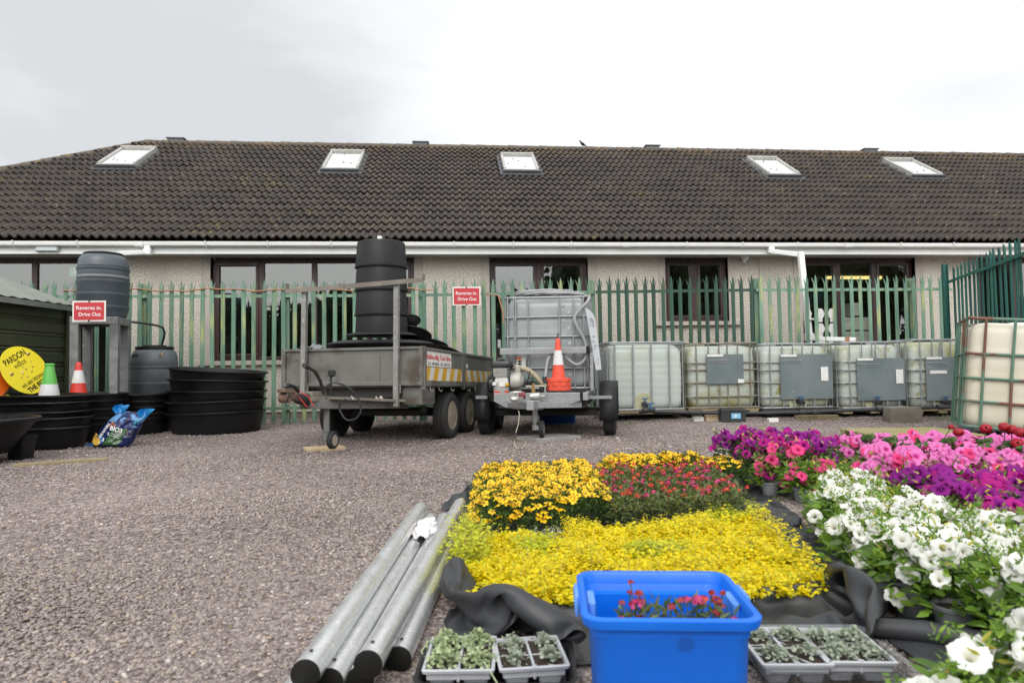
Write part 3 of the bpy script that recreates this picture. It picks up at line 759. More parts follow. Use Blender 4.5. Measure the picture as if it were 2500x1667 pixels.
def wall_fittings():
    a, c = PY(86, 614, YG+.02), PY(142, 599, YG+.02)
    t = thing('bulkhead_light', 'grey box shaped light fixed on the white fascia', 'light', ((a.x+c.x)/2, YG+.066, (a.z+c.z)/2))
    hw, hh = (c.x-a.x)/2, (c.z-a.z)/2
    k = MB(); k.box(-hw, hw, -.05, -.001, -hh, hh); k.build('housing', M_LAMPH, t, smooth=0, bevel=.012)
    k = MB(); k.box(-hw+.02, hw-.02, -.062, -.0505, -hh+.015, hh-.015); k.build('lens', nmat('pale_lamp_lens', (.55,.62,.62), (.48,.55,.55), 5, .25), t, smooth=0, bevel=.006)
    p = PY(1821, 632, YW-.12)
    t = thing('security_camera', 'white dome security camera under the eave', 'camera', (p.x, YW, p.z))
    k = MB(); k.rr([(.075,.07,.02,.03,0,-.09),(.078,.075,.02,.10,0,-.09)]); k.box(-.05,.05,-.06,-.001,.0,.09); k.build('bracket', M_WHITE, t, bevel=.004)
    k = MB(); k.lathe([(.001,-.085),(.03,-.08),(.052,-.06),(.062,-.03),(.066,.0),(.075,.02),(.075,.029)], 20, c=(0,-.09,0)); k.build('dome', M_SIGNW, t)
    k = MB(); k.lathe([(.001,-.02),(.02,-.016),(.024,0)], 12, c=(.012,-.145,-.045)); k.build('lens', M_INK, t)
wall_fittings()

def crow():
    p = PY(1423, 366, YR)
    t = thing('crow', 'black crow perched on the roof ridge', 'bird', (p.x, YR, ZR+.085), R(8)); t.scale = (.62,.62,.62); t.location.z = ZR+.075
    k = MB()
    sp = [((.20,0,.035),.004),((.17,0,.05),.020),((.10,0,.075),.022),((.05,0,.10),.045),((-.01,0,.135),.062),((-.06,0,.175),.056),((-.09,0,.215),.036),((-.105,0,.245),.034),((-.125,0,.262),.033),((-.15,0,.262),.022),((-.17,0,.256),.011),((-.20,0,.247),.003)]
    k.tube([q[0] for q in sp], [q[1] for q in sp], 12)
    for s in (-1,1): k.tube([(.0,s*.025,.09),(-.005,s*.027,.04),(-.005,s*.027,.0)], [.014,.007,.006], 6)
    k.build('body', M_BIRD, t, smooth=60)
    for s in (-1,1):
        k = MB(); k.tube([(-.06,s*.05,.185),(-.01,s*.06,.15),(.07,s*.035,.10),(.15,s*.012,.06)], [.018,.036,.026,.004], 8); k.build('wing', M_BIRD, t, smooth=60)
crow()

# ------------------------------------------------------------------ palisade fences
def pale_mesh(name, mat, h, seed, flat=False):
    rn = random.Random(seed)
    w = .07; xs = [-w/2, -w*.28, 0, w*.28, w/2]; dy = [.0, -.016, -.006, -.016, .0]
    k = MB(); th = .003; zt = h - (.16 if not flat else .05)
    F_ = [[(x, y, z) for x, y in zip(xs, dy)] for z in (0, h*.25, h*.5, h*.75, zt)]
    k.grid(F_); k.grid([[(x, y+th, z) for x, y, z in reversed(r)] for r in F_])
    if not flat:
        c = rn.uniform(-.004, .004)
        # centre point and two splayed side points
        for (a, b_, tip) in ((1, 3, (c, -.012, h)), ):
            base = [(xs[1], dy[1], zt), (xs[2], dy[2]-.002, zt), (xs[3], dy[3], zt)]
            mid = [(xs[1]*.95, dy[1]-.002, zt+.085), (0, dy[2]-.004, zt+.095), (xs[3]*.95, dy[3]-.002, zt+.085)]
            k.add(base+mid+[tip], [(0,1,4,3),(1,2,5,4),(3,4,6),(4,5,6)])
            k.add([(x, y+.004, z) for x, y, z in base+mid+[tip]], [(3,4,1,0),(4,5,2,1),(6,4,3),(6,5,4)])
        for s in (-1, 1):
            o = rn.uniform(.012, .03); oy = rn.choice((-1, 1))*rn.uniform(.01, .03)
            x0, x1 = (s*w*.28, s*w/2)
            q = [(x0, -.016, zt), (x1, 0, zt), (x1+s*o*.6, oy*.5, zt+.06), (x0+s*o*.7, -.012+oy*.5, zt+.055), (x1+s*o, oy, zt+.115)]
            k.add(q, [(0,1,2,3),(3,2,4)]); k.add([(x, y+.003, z) for x, y, z in q], [(3,2,1,0),(4,2,3)])
    else:
        q = [(xs[i], dy[i], zt) for i in range(5)] + [(-.014,-.012,h),(.014,-.012,h)]
        k.add(q, [(0,1,5),(1,2,6,5),(2,3,6),(3,4,6)])
    return k.mesh(name, mat, 20)
def fence_run(name, label, a, b, n, mat, posts, h=2.4, zb=.0, flat=False, rails_front=False, post_mat=None, skip=()):
    """a,b: Vector ends on the ground"""
    t = thing(name, label, 'fence', a)
    d = (b - a); L = math.hypot(d.x, d.y); ang = math.atan2(d.y, d.x)
    t.rotation_euler = (0, 0, ang); dz = (b.z - a.z)/L
    meshes = [pale_mesh('pale', mat, h-.03, 11*i+3, flat) for i in range(4)]
    rn = random.Random(L*10)
    for i in range(n):
        x = (i+.5)/n*L
        o = bpy.data.objects.new('pale', meshes[rn.randrange(4)]); col.objects.link(o); o.parent = t
        o.location = (x + rn.uniform(-.006,.006), rn.uniform(-.004,.004), .03 + dz*x + rn.uniform(-.018,.012)); o.rotation_euler = (rn.uniform(-.006,.006), rn.uniform(-.007,.007), rn.uniform(-.05,.05))
    for z in (.26, h-.27):
        k = MB(); y0 = .010
        if rails_front: y0 = -.075
        k.M = Matrix.Shear('XY', 4, (0,0)) if False else None
        k.add([(0,y0,z-.025),(L,y0,z-.025+dz*L),(L,y0,z+.025+dz*L),(0,y0,z+.025),(0,y0+.005,z-.025),(L,y0+.005,z-.025+dz*L),(L,y0+.005,z+.025+dz*L),(0,y0+.005,z+.025)],
              [(0,1,2,3),(7,6,5,4),(3,2,6,7),(4,5,1,0),(0,3,7,4),(1,5,6,2)])
        k.add([(0,y0+.006,z+.019),(L,y0+.006,z+.019+dz*L),(L,y0+.05,z+.019+dz*L),(0,y0+.05,z+.019),(0,y0+.006,z+.024),(L,y0+.006,z+.024+dz*L),(L,y0+.05,z+.024+dz*L),(0,y0+.05,z+.024)],
              [(3,2,1,0),(4,5,6,7),(0,1,5,4),(2,3,7,6),(1,2,6,5),(3,0,4,7)])
        k.build('rail', mat, t, smooth=0)
    for x in posts:
        k = MB(); z0 = dz*x
        k.box(x-.05, x+.05, .062, .068, z0-.1, z0+h-.06); k.box(x-.05, x+.05, .126, .132, z0-.1, z0+h-.06); k.box(x-.004, x+.004, .068, .126, z0-.1, z0+h-.06)
        k.build('post', post_mat or mat, t, smooth=0)
    return t
YF = 11.38
def fx(px): return PY(px, 800, YF).x
def fp(px): x = fx(px); return Vector((x, YF, gz(x, YF)))
NS = lambda a, b, s=.163: max(2, round((b.x-a.x)/s))
a, b = fp(40), fp(1022)
fence_run('palisade_fence', 'weathered pale green palisade fence behind the flatbed trailer and water butts', a, b, NS(a,b,.166), M_PALE_L, [fx(345)-a.x, fx(696)-a.x], zb=0)
a, b = fp(1026), fp(1452)
fence_run('palisade_fence', 'mossy pale green palisade fence behind the water trailer, bearing a red sign', a, b, NS(a,b,.163), M_PALE_L, [.02, (b-a).x-.02])
a, b = fp(1456), fp(1846)
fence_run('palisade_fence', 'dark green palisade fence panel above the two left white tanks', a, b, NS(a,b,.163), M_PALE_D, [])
a, b = fp(1850), fp(2330)
fence_run('palisade_fence', 'weathered pale green palisade fence by the white downpipe', a, b, NS(a,b,.168), M_PALE_L, [.03, (b-a).x*.80])
def side_fence():
    c0 = cw((2332-1250)/F*11.6, 11.6); c0.z = .1
    c1 = cw(6.9, 8.6); c1.z = .16
    d = (c1-c0)
    c2 = c1 + d*.55
    t = fence_run('palisade_fence', 'teal green palisade fence running towards the camera at far right', c0, c1, 19, M_PALE_T, [], h=2.47, flat=True, rails_front=True)
    L = math.hypot(d.x, d.y)
    for x, hh in ((.0, 2.52), (L, 2.60)):
        k = MB(); k.box(x-.06, x+.06, -.15, -.142, -.05, hh); k.box(x-.06, x+.06, -.085, -.077, -.05, hh); k.box(x-.006, x+.006, -.142, -.085, -.05, hh)
        k.build('post', M_PALE_T, t, smooth=0)
    return t
side_fence()

def fence_wire():
    pts = []
    for i in range(34):
        px = 405*700/1770 + i*(1050-160)/33
        p = PY(px, 0, YF-.045)
        pts.append(Vector((p.x, YF-.03, 2.27 - .02*math.sin(i*.8) + .012*math.sin(i*2.1))))
    k = MB(); k.tube(pts, .011, 6)
    tag(k.build('orange_cable', M_HOSEO, smooth=60), 'thin orange brown cable strung along the top of the pale green fence', 'cable')
fence_wire()

def sign(name, label, cx, cy, cz, w_, h_, rz=0):
    t = thing(name, label, 'sign', (cx, cy, cz), rz, 'red reverse in drive out signs')
    k = MB(); k.box(-w_/2, w_/2, 0, .006, -h_/2, h_/2); k.build('plate', M_SIGNW, t, smooth=0)
    k = MB(); k.rr([(w_/2-.022, h_/2-.022, .012, 0), (w_/2-.022, h_/2-.022, .012, .003)]); o = k.build('face', M_RED, t, smooth=0); o.matrix_local = Matrix.Translation((0,-.0005,0)) @ UPRIGHT
    text('Reverse in.', h_*.25, M_LETTER, t, Matrix.Translation((0,-.0045, h_*.15)) @ UPRIGHT, w_*.76, .0005)
    text('Drive Out.', h_*.25, M_LETTER, t, Matrix.Translation((.015,-.0045, -h_*.16)) @ UPRIGHT, w_*.68, .0005)
    for z in (-1, 1):
        k = MB(); k.lathe([(.012,0),(.012,.003),(.001,.006)], 10); o = k.build('bolt', M_INK, t); o.matrix_local = Matrix.Translation((0,-.001, z*(h_/2-.011))) @ UPRIGHT
    return t
a, b = PY(1105, 746, YF-.045), PY(1173, 700, YF-.045)
sign('reverse_sign', 'red Reverse in Drive Out sign bolted to the green fence', (a.x+b.x)/2, YF-.045, (a.z+b.z)/2, b.x-a.x, b.z-a.z)

# a belt of trees across the road, seen only as reflections in the windows
def far_wood():
    n = 39000; g = np.random.default_rng(5)
    cx = []; 
    for i in range(26):
        x0 = -46 + i*3.7 + g.uniform(-1.5, 1.5); hh = 6.3 + 4.8*sstep(x0, 4, 12) + g.uniform(-.8, 1.6); cx.append((x0, -27 + g.uniform(-4, 3), hh, g.uniform(2.2, 3.6)))
    V = []; 
    for x0, y0, hh, rr_ in cx:
        m = n//26; u = g.normal(size=(m,3)); u /= np.linalg.norm(u,axis=1)[:,None]
        r = g.uniform(.3,1.0,(m,1))**.7
        p = u*r*np.array([rr_, rr_, hh*.52]) + np.array([x0, y0, hh*.48])
        p += .35*np.sin(p*2.3 + x0)
        s = g.uniform(.22,.5,(m,1)); a = g.normal(size=(m,3)); a /= np.linalg.norm(a,axis=1)[:,None]; b_ = np.cross(a, g.normal(size=(m,3))); b_ /= np.linalg.norm(b_,axis=1)[:,None]
        V.append(np.stack([p-a*s, p+b_*s*.6, p+a*s, p-b_*s*.6], 1))
    for x0, y0, hh, rr_ in cx:                            # dense inner foliage of each crown
        th = np.linspace(0, 2*math.pi, 13)[:-1]; zz = np.linspace(.0, .92, 8)
        ring = [np.stack([x0 + rr_*.88*math.sin(math.pi*(.15+.8*z_))**.6*(1+.22*np.sin(3*th+x0+5*z_))*np.cos(th), y0 + rr_*.6*np.sin(th), np.full(12, hh*z_)], 1) for z_ in zz]
        for i in range(7):
            for k in range(12):
                q = (k+1) % 12; V.append(np.array([[ring[i][k], ring[i][q], ring[i+1][q], ring[i+1][k]]]))
    V = np.concatenate(V).reshape(-1,3); Fs = np.arange(len(V)).reshape(-1,4)
    m = leafmat('distant_leaves', [(.02,.035,.012),(.04,.06,.02),(.055,.08,.025)], transl=.2)
    tag(link_mesh('woodland', raw_mesh('woodland', V, Fs, m)), 'belt of trees across the road mirrored in the windows', 'trees', kind='stuff')
far_wood()
# ------------------------------------------------------------------ black oval tubs in nested stacks
def tub_mesh(a, b, h, taper=.86, key=[0]):
    key[0] += 1; n = 56
    k = MB(); t = .006
    ta = taper
    # outer wall up to the rim, over the lip, down the inside
    k.lathe([(ta-.03,.0),(ta,.012),(ta+.03,h*.25),(.985,h-.035),(.99,h-.03),(1.03,h-.028),(1.042,h-.016),(1.035,h-.003),(1.02,h),(.99,h-.004),(.975,h-.03),(ta+.005,.03),(0.001,.02)], n, a, b,
            wob=lambda an, z: 1 + .004*math.sin(3*an+key[0]) + .003*math.sin(7*an))
    return k.mesh('tub', M_BLACKP, 50)
TUBG = 'black plastic tubs in nested stacks'
def stack(c, a, b, h, zs, rz, labels, tilts=None, offs=None, taper=.86):
    for i, z in enumerate(zs):
        me = tub_mesh(a, b, h, taper)
        o = bpy.data.objects.new('oval_tub', me); col.objects.link(o)
        dx, dy = (offs[i] if offs else (0,0)); tx, ty = (tilts[i] if tilts else (0,0))
        o.location = (c.x+dx, c.y+dy, c.z + z - h); o.rotation_euler = (R(tx), R(ty), rz)
        tag(o, labels[i], 'tub', TUBG)
ordn = ['lowest', 'fourth from the top', 'middle', 'second from the top', 'topmost']
def lab(where): return [f'black oval tub, {o} in the stack {where}' for o in ordn]
cD = cw(-4.42, 9.98); cD.z = .0
stack(cD, .70, .50, .35, [.335,.505,.65,.80,.955], -PSI, lab('left of the flatbed'), [(0,-1.5),(1,-1.2),(.5,.8),(-1,1.8),(1.5,4.2)], [(0,0),(.01,0),(.0,.02),(.01,.01),(.0,0)], .88)
cA = cw(-6.10, 8.45)
stack(cA, .76, .52, .28, [.28,.385,.475,.575,.67], R(-12)-PSI, lab('below the yellow round sign'), [(0,.5),(0,-.5),(.5,.6),(0,-.4),(0,.8)], [(0,0),(.02,0),(0,0),(.015,0),(.03,0)], .9)
cB = cw(-5.74, 9.15)
stack(cB, .42, .40, .26, [.26,.345,.46,.56,.655], -PSI, lab('under the red and white cone'), [(0,0),(.5,1),(0,.5),(0,-.7),(0,1.0)], taper=.88)
cC = cw(-5.56, 10.0); cC.z = .01
stack(cC, .43, .40, .26, [.26,.335,.42,.51,.60], -PSI, lab('before the lower water butt'), [(0,0),(0,1),(0,-.8),(0,.8),(0,0)], taper=.88)
def legged_tub():
    c = cw(-5.75, 6.95)
    t = thing('oval_tub', 'large shallow black tub on moulded legs at the left edge of the yard', 'tub', c, -PSI)
    h = .47
    k = MB(); k.lathe([(.62,.10),(.66,.11),(.74,.22),(.93,h-.07),(.945,h-.055),(1.0,h-.05),(1.02,h-.03),(1.02,h-.012),(1.0,h),(.97,h-.003),(.93,h-.03),(.70,.18),(.001,.15)], 56, .74, .60)
    k.build('basin', M_BLACKP, t, smooth=50)
    for sx in (-1, 1):
        for sy in (-1, 1):
            k = MB(); k.rr([(.085,.09,.03,.0),(.095,.10,.03,.16),(.12,.11,.03,.26,-.0*sx,0)]); o = k.build('leg', M_BLACKP, t); o.location = (sx*.43, sy*.30, 0)
legged_tub()
def small_upturned():
    k = MB(); k.lathe([(.20,.0),(.20,.012),(.185,.02),(.16,.18),(.155,.19),(.001,.192)], 32)
    o = k.build('bucket', M_BLACKP, smooth=50); o.location = (cB.x-.22, cB.y+.05, .425)
    tag(o, 'upturned black bucket inside the tub stack, carrying the red cone', 'bucket')
small_upturned()

# ------------------------------------------------------------------ traffic cones
def cone(label, loc, H, cols, rb, sq, group=None, knob=False, bt=0, base_mat=None, rz=.3, nm='traffic_cone'):
    t = thing(nm, label, 'traffic cone', loc, rz, group)
    rt = rb*.29; zb = .035
    rad = lambda z: rb + (rt-rb)*(z-zb)/(H-zb)
    k = MB()
    if bt: k.lathe([(sq*.97,0),(sq,.004),(sq*1.0,bt-.008),(sq*.97,bt-.004),(sq*.90,bt-.002),(rb*1.04,bt)], 8); zb = bt
    else: k.rr([(sq,sq,sq*.35,0),(sq,sq,sq*.35,.022),(sq*.93,sq*.93,sq*.35,.03),(rb*1.06,rb*1.06,rb,.0385)], 6)
    k.build('base', base_mat or cols[0][1], t, smooth=25, bevel=.003)
    zs = [q[0] for q in cols] + [1.0]
    names = {M_CONEW: 'sleeve'}
    for i, (z0, m) in enumerate(cols):
        a = zb + (H-zb)*z0; b = zb + (H-zb)*zs[i+1]
        out = .0025 if m is M_CONEW else 0
        k = MB(); pr = [(rad(a)+out, a), (rad((a+b)/2)+out, (a+b)/2), (rad(b)+out, b)]
        if i == len(cols)-1:
            if knob: pr += [(rt*1.0,H-.03),(rt*1.25,H-.025),(rt*1.3,H-.01),(rt*1.1,H),(rt*.6,H+.003)]
            else: pr += [(rt*.9,H+.005),(rt*.55,H+.005),(rt*.5,H-.02)]
        k.lathe(pr, 28, closed=False); k.build(names.get(m, 'cone_body'), m, t, smooth=50)
    return t
p = P(182, 957, 8.95); cone('red and white traffic cone on the black tubs by the grey stand', (cB.x-.22, cB.y+.05, .617), .455, [(0,M_CONER),(.33,M_CONEW),(.74,M_CONER)], .105, .145)
p = P(120, 966, 8.5); cone('green and white traffic cone beside the yellow round sign', (p.x, p.y, .36), .69, [(0,M_CONEW),(.60,M_CONEG)], .155, .20, knob=True)

# ------------------------------------------------------------------ yellow round sign and orange sign
def round_sign():
    c = P(61, 903, 8.75)
    cr = CM.to_3x3(); fwd = (c - EYEV).normalized(); up = cr @ Vector((0,1,0)); right = fwd.cross(up).normalized(); up = right.cross(fwd)
    th = R(29); m = right*math.cos(th) + up*math.sin(th); e1 = m*math.cos(R(45)) + fwd*math.sin(R(45)); e2 = -right*math.sin(th) + up*math.cos(th)
    be = R(6.4); a = e1*math.cos(be) + e2*math.sin(be); b = -e1*math.sin(be) + e2*math.cos(be); nn = a.cross(b)
    M = Matrix((a, b, nn)).transposed().to_4x4(); M.translation = c
    t = thing('round_sign', 'yellow round Pardon the Weeds sign leaning on the green shed', 'sign'); t.matrix_world = M
    r = 62/F*8.75
    k = MB(); k.lathe([(r-.002,-.006),(r,-.003),(r-.002,0)], 64); k.build('plate', M_YELLOW, t)
    txt = lambda s, y, sz, w_, bo: text(s, sz, M_INK, t, Matrix.Translation((0, y, .001)), w_, bo)
    txt('PARDON', r*.58, r*.34, r*1.12, .0015); txt('THE', r*.385, r*.09, r*.14, 0); txt('WEEDS', r*.27, r*.20, r*.62, 0)
    txt('WE ARE FEEDING', -r*.50, r*.19, r*1.24, .0004); txt('THE BEES', -r*.74, r*.27, r*1.02, .003)
    mw = nmat('bee_brown_ink', (.16,.08,.02), (.22,.12,.03), 30, .6); wp = nmat('bee_wing_ink', (.75,.72,.45), (.7,.66,.4), 30, .6)
    for x, y, s in ((.60,.42,1.0),(-.62,.12,1.0),(.05,.0,.5),(.38,-.06,.5),(-.2,-.1,.4),(.2,-.2,.5),(-.12,-.27,.45),(-.36,-.16,.4),(.02,.12,.35),(.48,.14,.35)):
        k = MB(); q = r*.062*s
        k.lathe([(q,.0015),(q*.6,.004),(.001,.005)], 10, 1.25, .8, c=(x*r,y*r,0))
        k.lathe([(q*.55,.0015),(q*.3,.004),(.001,.005)], 8, c=(x*r+q*1.4,y*r+q*.2,0))
        k.k = 1; k.lathe([(q*.7,.001),(q*.4,.003),(.001,.004)], 8, .7, 1.2, c=(x*r+q*.2,y*r+q*1.0,0))
        k.build('bee_drawing', [mw, wp], t)
    for x, y in ((.78,-.62),(-.2,.0)):
        k = MB(); k.lathe([(.012,0),(.011,.004),(.001,.006)], 10, c=(x*r*.9,y*r*.9,0)); k.build('bolt', M_SIGNW, t)
round_sign()
def orange_sign():
    c = P(-36, 938, 8.3)
    cr = CM.to_3x3(); fwd = (c - EYEV).normalized(); up = cr @ Vector((0,1,0)); right = fwd.cross(up).normalized(); up = right.cross(fwd)
    e1 = right*math.cos(R(35)) + fwd*math.sin(R(35)); e2 = (up + fwd*.15).normalized(); nn = e1.cross(e2).normalized(); e2 = nn.cross(e1)
    M = Matrix((e1, e2, nn)).transposed().to_4x4(); M.translation = c
    t = thing('roadworks_sign', 'orange diamond roadworks sign with grey back frame beside the yellow sign', 'sign'); t.matrix_world = M
    s = .345
    k = MB(); k.add([(s,0,0),(0,s,0),(-s,0,0),(0,-s,0),(s,0,-.008),(0,s,-.008),(-s,0,-.008),(0,-s,-.008)], [(0,1,2,3),(7,6,5,4),(0,4,5,1),(1,5,6,2),(2,6,7,3),(3,7,4,0)]); k.build('plate', M_ORANGE, t, smooth=0)
    k = MB()
    q = s+.012
    for i in range(4):
        v = [Vector((q,0,-.03)), Vector((0,q,-.03)), Vector((-q,0,-.03)), Vector((0,-q,-.03))]
        k.beam(v[i], v[(i+1)%4], .03, .035, up=(0,0,1))
    k.build('frame', M_DIRTST, t, smooth=0)
    k = MB(); k.box(s*.72-.05, s*.72+.07, -s*.33-.12, -s*.33-.02, -.05, -.045); k.build('bracket', M_YELLOW, t, smooth=0, bevel=.004)
orange_sign()

# ------------------------------------------------------------------ steel stand, water butts
def butt(name, label, loc, r, h, mat, rz=0, lid_r=.74, tap=None, sticker=False):
    t = thing(name, label, 'water butt', loc, rz)
    k = MB(); pr = [(r*.86,0),(r*.9,.015)]
    ribs = [.16,.36,.56,.76]
    pr += [(r*.93,h*.05)]
    for q in ribs:
        z = h*q; bul = r*(.965 + .035*math.sin(math.pi*q))
        pr += [(bul,z-.03),(bul+.010,z-.018),(bul+.010,z+.012),(bul-.004,z+.016),(bul-.004,z+.028),(bul,z+.034)]
    pr += [(r*.97,h*.85),(r*.93,h*.92),(r*.84,h*.965),(r*.76,h*.98),(r*.74,h*.985)]
    k.lathe(pr, 48); k.build('barrel', mat, t, smooth=40)
    k = MB(); k.lathe([(r*lid_r,h*.985),(r*(lid_r+.03),h*.987),(r*(lid_r+.03),h*1.012),(r*lid_r,h*1.018),(r*.5,h*1.022),(r*.48,h*1.035),(r*.2,h*1.038),(.001,h*1.038)], 40); k.build('lid', M_BLACKM, t, smooth=40)
    k = MB(); z = h*.56+.05; k.lathe([(r*1.002,z),(r*1.018,z+.004),(r*1.018,z+.032),(r*1.0,z+.036)], 48, closed=True); k.build('band', nmat('grey_band', (.17,.185,.19), (.2,.215,.22), 4, .5), t, smooth=30) if not sticker else None
    if tap:
        a, z = tap
        k = MB(); d = Vector((math.cos(a), math.sin(a), 0)); c = d*r*.93 + Vector((0,0,z))
        k.tube([c, c+d*.05], .018, 10); k.tube([c+d*.05+Vector((0,0,.012)), c+d*.055+Vector((0,0,-.03))], .013, 8); k.build('tap', M_BRASS, t)
    if sticker:
        k = MB(); k.M = Matrix.Identity(4); rows_ = []
        for z in (h*.885, h*.925):
            rr_ = r*(.957 if z < h*.9 else .932)
            rows_.append([(rr_*math.cos(a), rr_*math.sin(a), z) for a in np.linspace(R(-140), R(-112), 8)])
        k.grid(rows_); k.build('label', M_DARKST, t)
    return t
def stand():
    w_, zt = .50, 1.72
    p = cw((168-1250)/F*9.35, 9.35)
    ang = R(-4)-PSI
    # frame turned so that its right side shows
    t = thing('steel_stand', 'grey galvanised square steel stand carrying a water butt', 'stand', p, R(15)-PSI)
    for x in (0, w_):
        for y in (0, w_*1.0):
            k = MB(); k.box(x-.055+.055, x+.055+.055, y, y+.11, 0, zt-.003) ; k.build('leg', M_GALVD2, t, smooth=0, bevel=.006)
    k = MB(); k.box(0, w_+.11, -.006, .05, zt-.105, zt+.002); k.box(0, w_+.11, w_+.05, w_+.116, zt-.105, zt+.002)
    k.box(-.006, .06, .051, w_+.049, zt-.105, zt+.001); k.box(w_+.05, w_+.116, .051, w_+.049, zt-.105, zt+.001)
    k.box(.061, w_+.049, .051, w_+.049, zt-.02, zt); k.build('frame', M_GALVD2, t, smooth=0, bevel=.006)
    c = t.location + Matrix.Rotation(R(-16)-PSI, 3, 'Z') @ Vector((w_/2+.055, w_/2+.055, 0))
    cc = P(252, 768, 9.75)
    butt('water_butt', 'dark blue grey water butt raised on the steel stand', (cc.x, cc.y, zt+.003), .335, .93, M_BUTT)
    s = P(252, 622, 9.5)
    return t
M_GALVD2 = nmat('aged_galvanised_box_steel', (.16,.165,.165), (.235,.24,.24), 8, .55, metal=.4, spots=((.36,.365,.36), 22, .62, .05))
stand()
p = cw((377-1250)/F*10.65, 10.65)
butt('water_butt', 'grey water butt with brass tap standing on the ground by the fence', (p.x, p.y, gz(p.x, p.y)), .345, 1.27, M_BUTT2, lid_r=.78, tap=(R(-52), 1.16), sticker=True)
def butt_hose():
    pts = [P(322, 786, 9.95), P(352, 789, 10.1), P(385, 795, 10.4), P(398, 800, 10.5), P(402, 812, 10.55), P(400, 825, 10.6), P(396, 838, 10.62), P(394, 850, 10.62)]
    k = MB(); k.tube(pts, .017, 8); tag(k.build('black_hose', M_HOSEB, smooth=60), 'thin black hose running from the raised stand to the lower water butt', 'hose')
butt_hose()
s = P(182, 786, 9.2); q = P(259, 734, 9.2)
sign('reverse_sign', 'red Reverse in Drive Out sign fixed to the steel stand', (s.x+q.x)/2, (s.y+q.y)/2-.03, (s.z+q.z)/2, (q-s).length*.84, q.z-s.z, -PSI+R(4))

# ------------------------------------------------------------------ green steel shed
def shed():
    d1, d0 = 10.3, 5.2
    c = cw(-6.88, d1)
    t = thing('garden_shed', 'dark green ribbed steel shed with a pale grey roof at the left edge', 'shed', c, -PSI)
    zt = 1.98
    # wall panel: ribs run along the wall, profile in z
    L = d1-d0; n = 9; per = zt/n
    prof = []
    for i in range(n):
        z = i*per
        prof += [(0, z+.0), (0, z+per*.58), (-.018, z+per*.66), (-.018, z+per*.70), (-.006, z+per*.80), (-.018, z+per*.9), (-.018, z+per*.93)]
    prof.append((0, zt))
    k = MB(); k.add([(x, 0, z) for x, z in prof] + [(x, -L, z) for x, z in prof], [(i, i+1, len(prof)+i+1, len(prof)+i) for i in range(len(prof)-1)])
    k.build('side_wall', M_SHED, t, smooth=0)
    k = MB(); k.add([(0,0,0),(-2.6,0,0),(-2.6,0,zt),(-1.3,0,zt+.5),(0,0,zt)], [(0,1,2,3,4)]); k.add([(0,-L,0),(-2.6,-L,0),(-2.6,-L,zt),(-1.3,-L,zt+.5),(0,-L,zt)], [(4,3,2,1,0)]); k.add([(-2.6,0,0),(-2.6,-L,0),(-2.6,-L,zt),(-2.6,0,zt)], [(0,1,2,3)])
    k.build('end_wall', M_SHED, t, smooth=0)
    k = MB(); k.box(.002, .035, -.05, .03, 0, zt); k.build('corner_post', M_SHED, t, smooth=0)
    # roof sheet, ribs running up the slope
    ny = int(L/.055); rows_ = []
    for j in range(ny+1):
        y = .12 - j*(L+.15)/ny; hgt = (.0, .012, .012, .0)[j % 4]
        rows_.append([(.16, y, zt-.02+hgt), (-1.3, y, zt+.55+hgt)])
    k = MB(); k.grid(rows_); k.build('roof', M_SHEDR, t, smooth=0)
    k = MB(); k.box(.13, .165, -L, .12, zt-.105, zt-.03); k.build('eave_trim', nmat('shed_eave_trim', (.16,.17,.15), (.2,.21,.19), 4, .5), t, smooth=0)
    k = MB(); k.add([(-2.76,.12,zt-.02),(-1.3,.12,zt+.55),(-1.3,-L,zt+.55),(-2.76,-L,zt-.02)], [(0,1,2,3)]); k.build('roof', M_SHEDR, t, smooth=0)
shed()

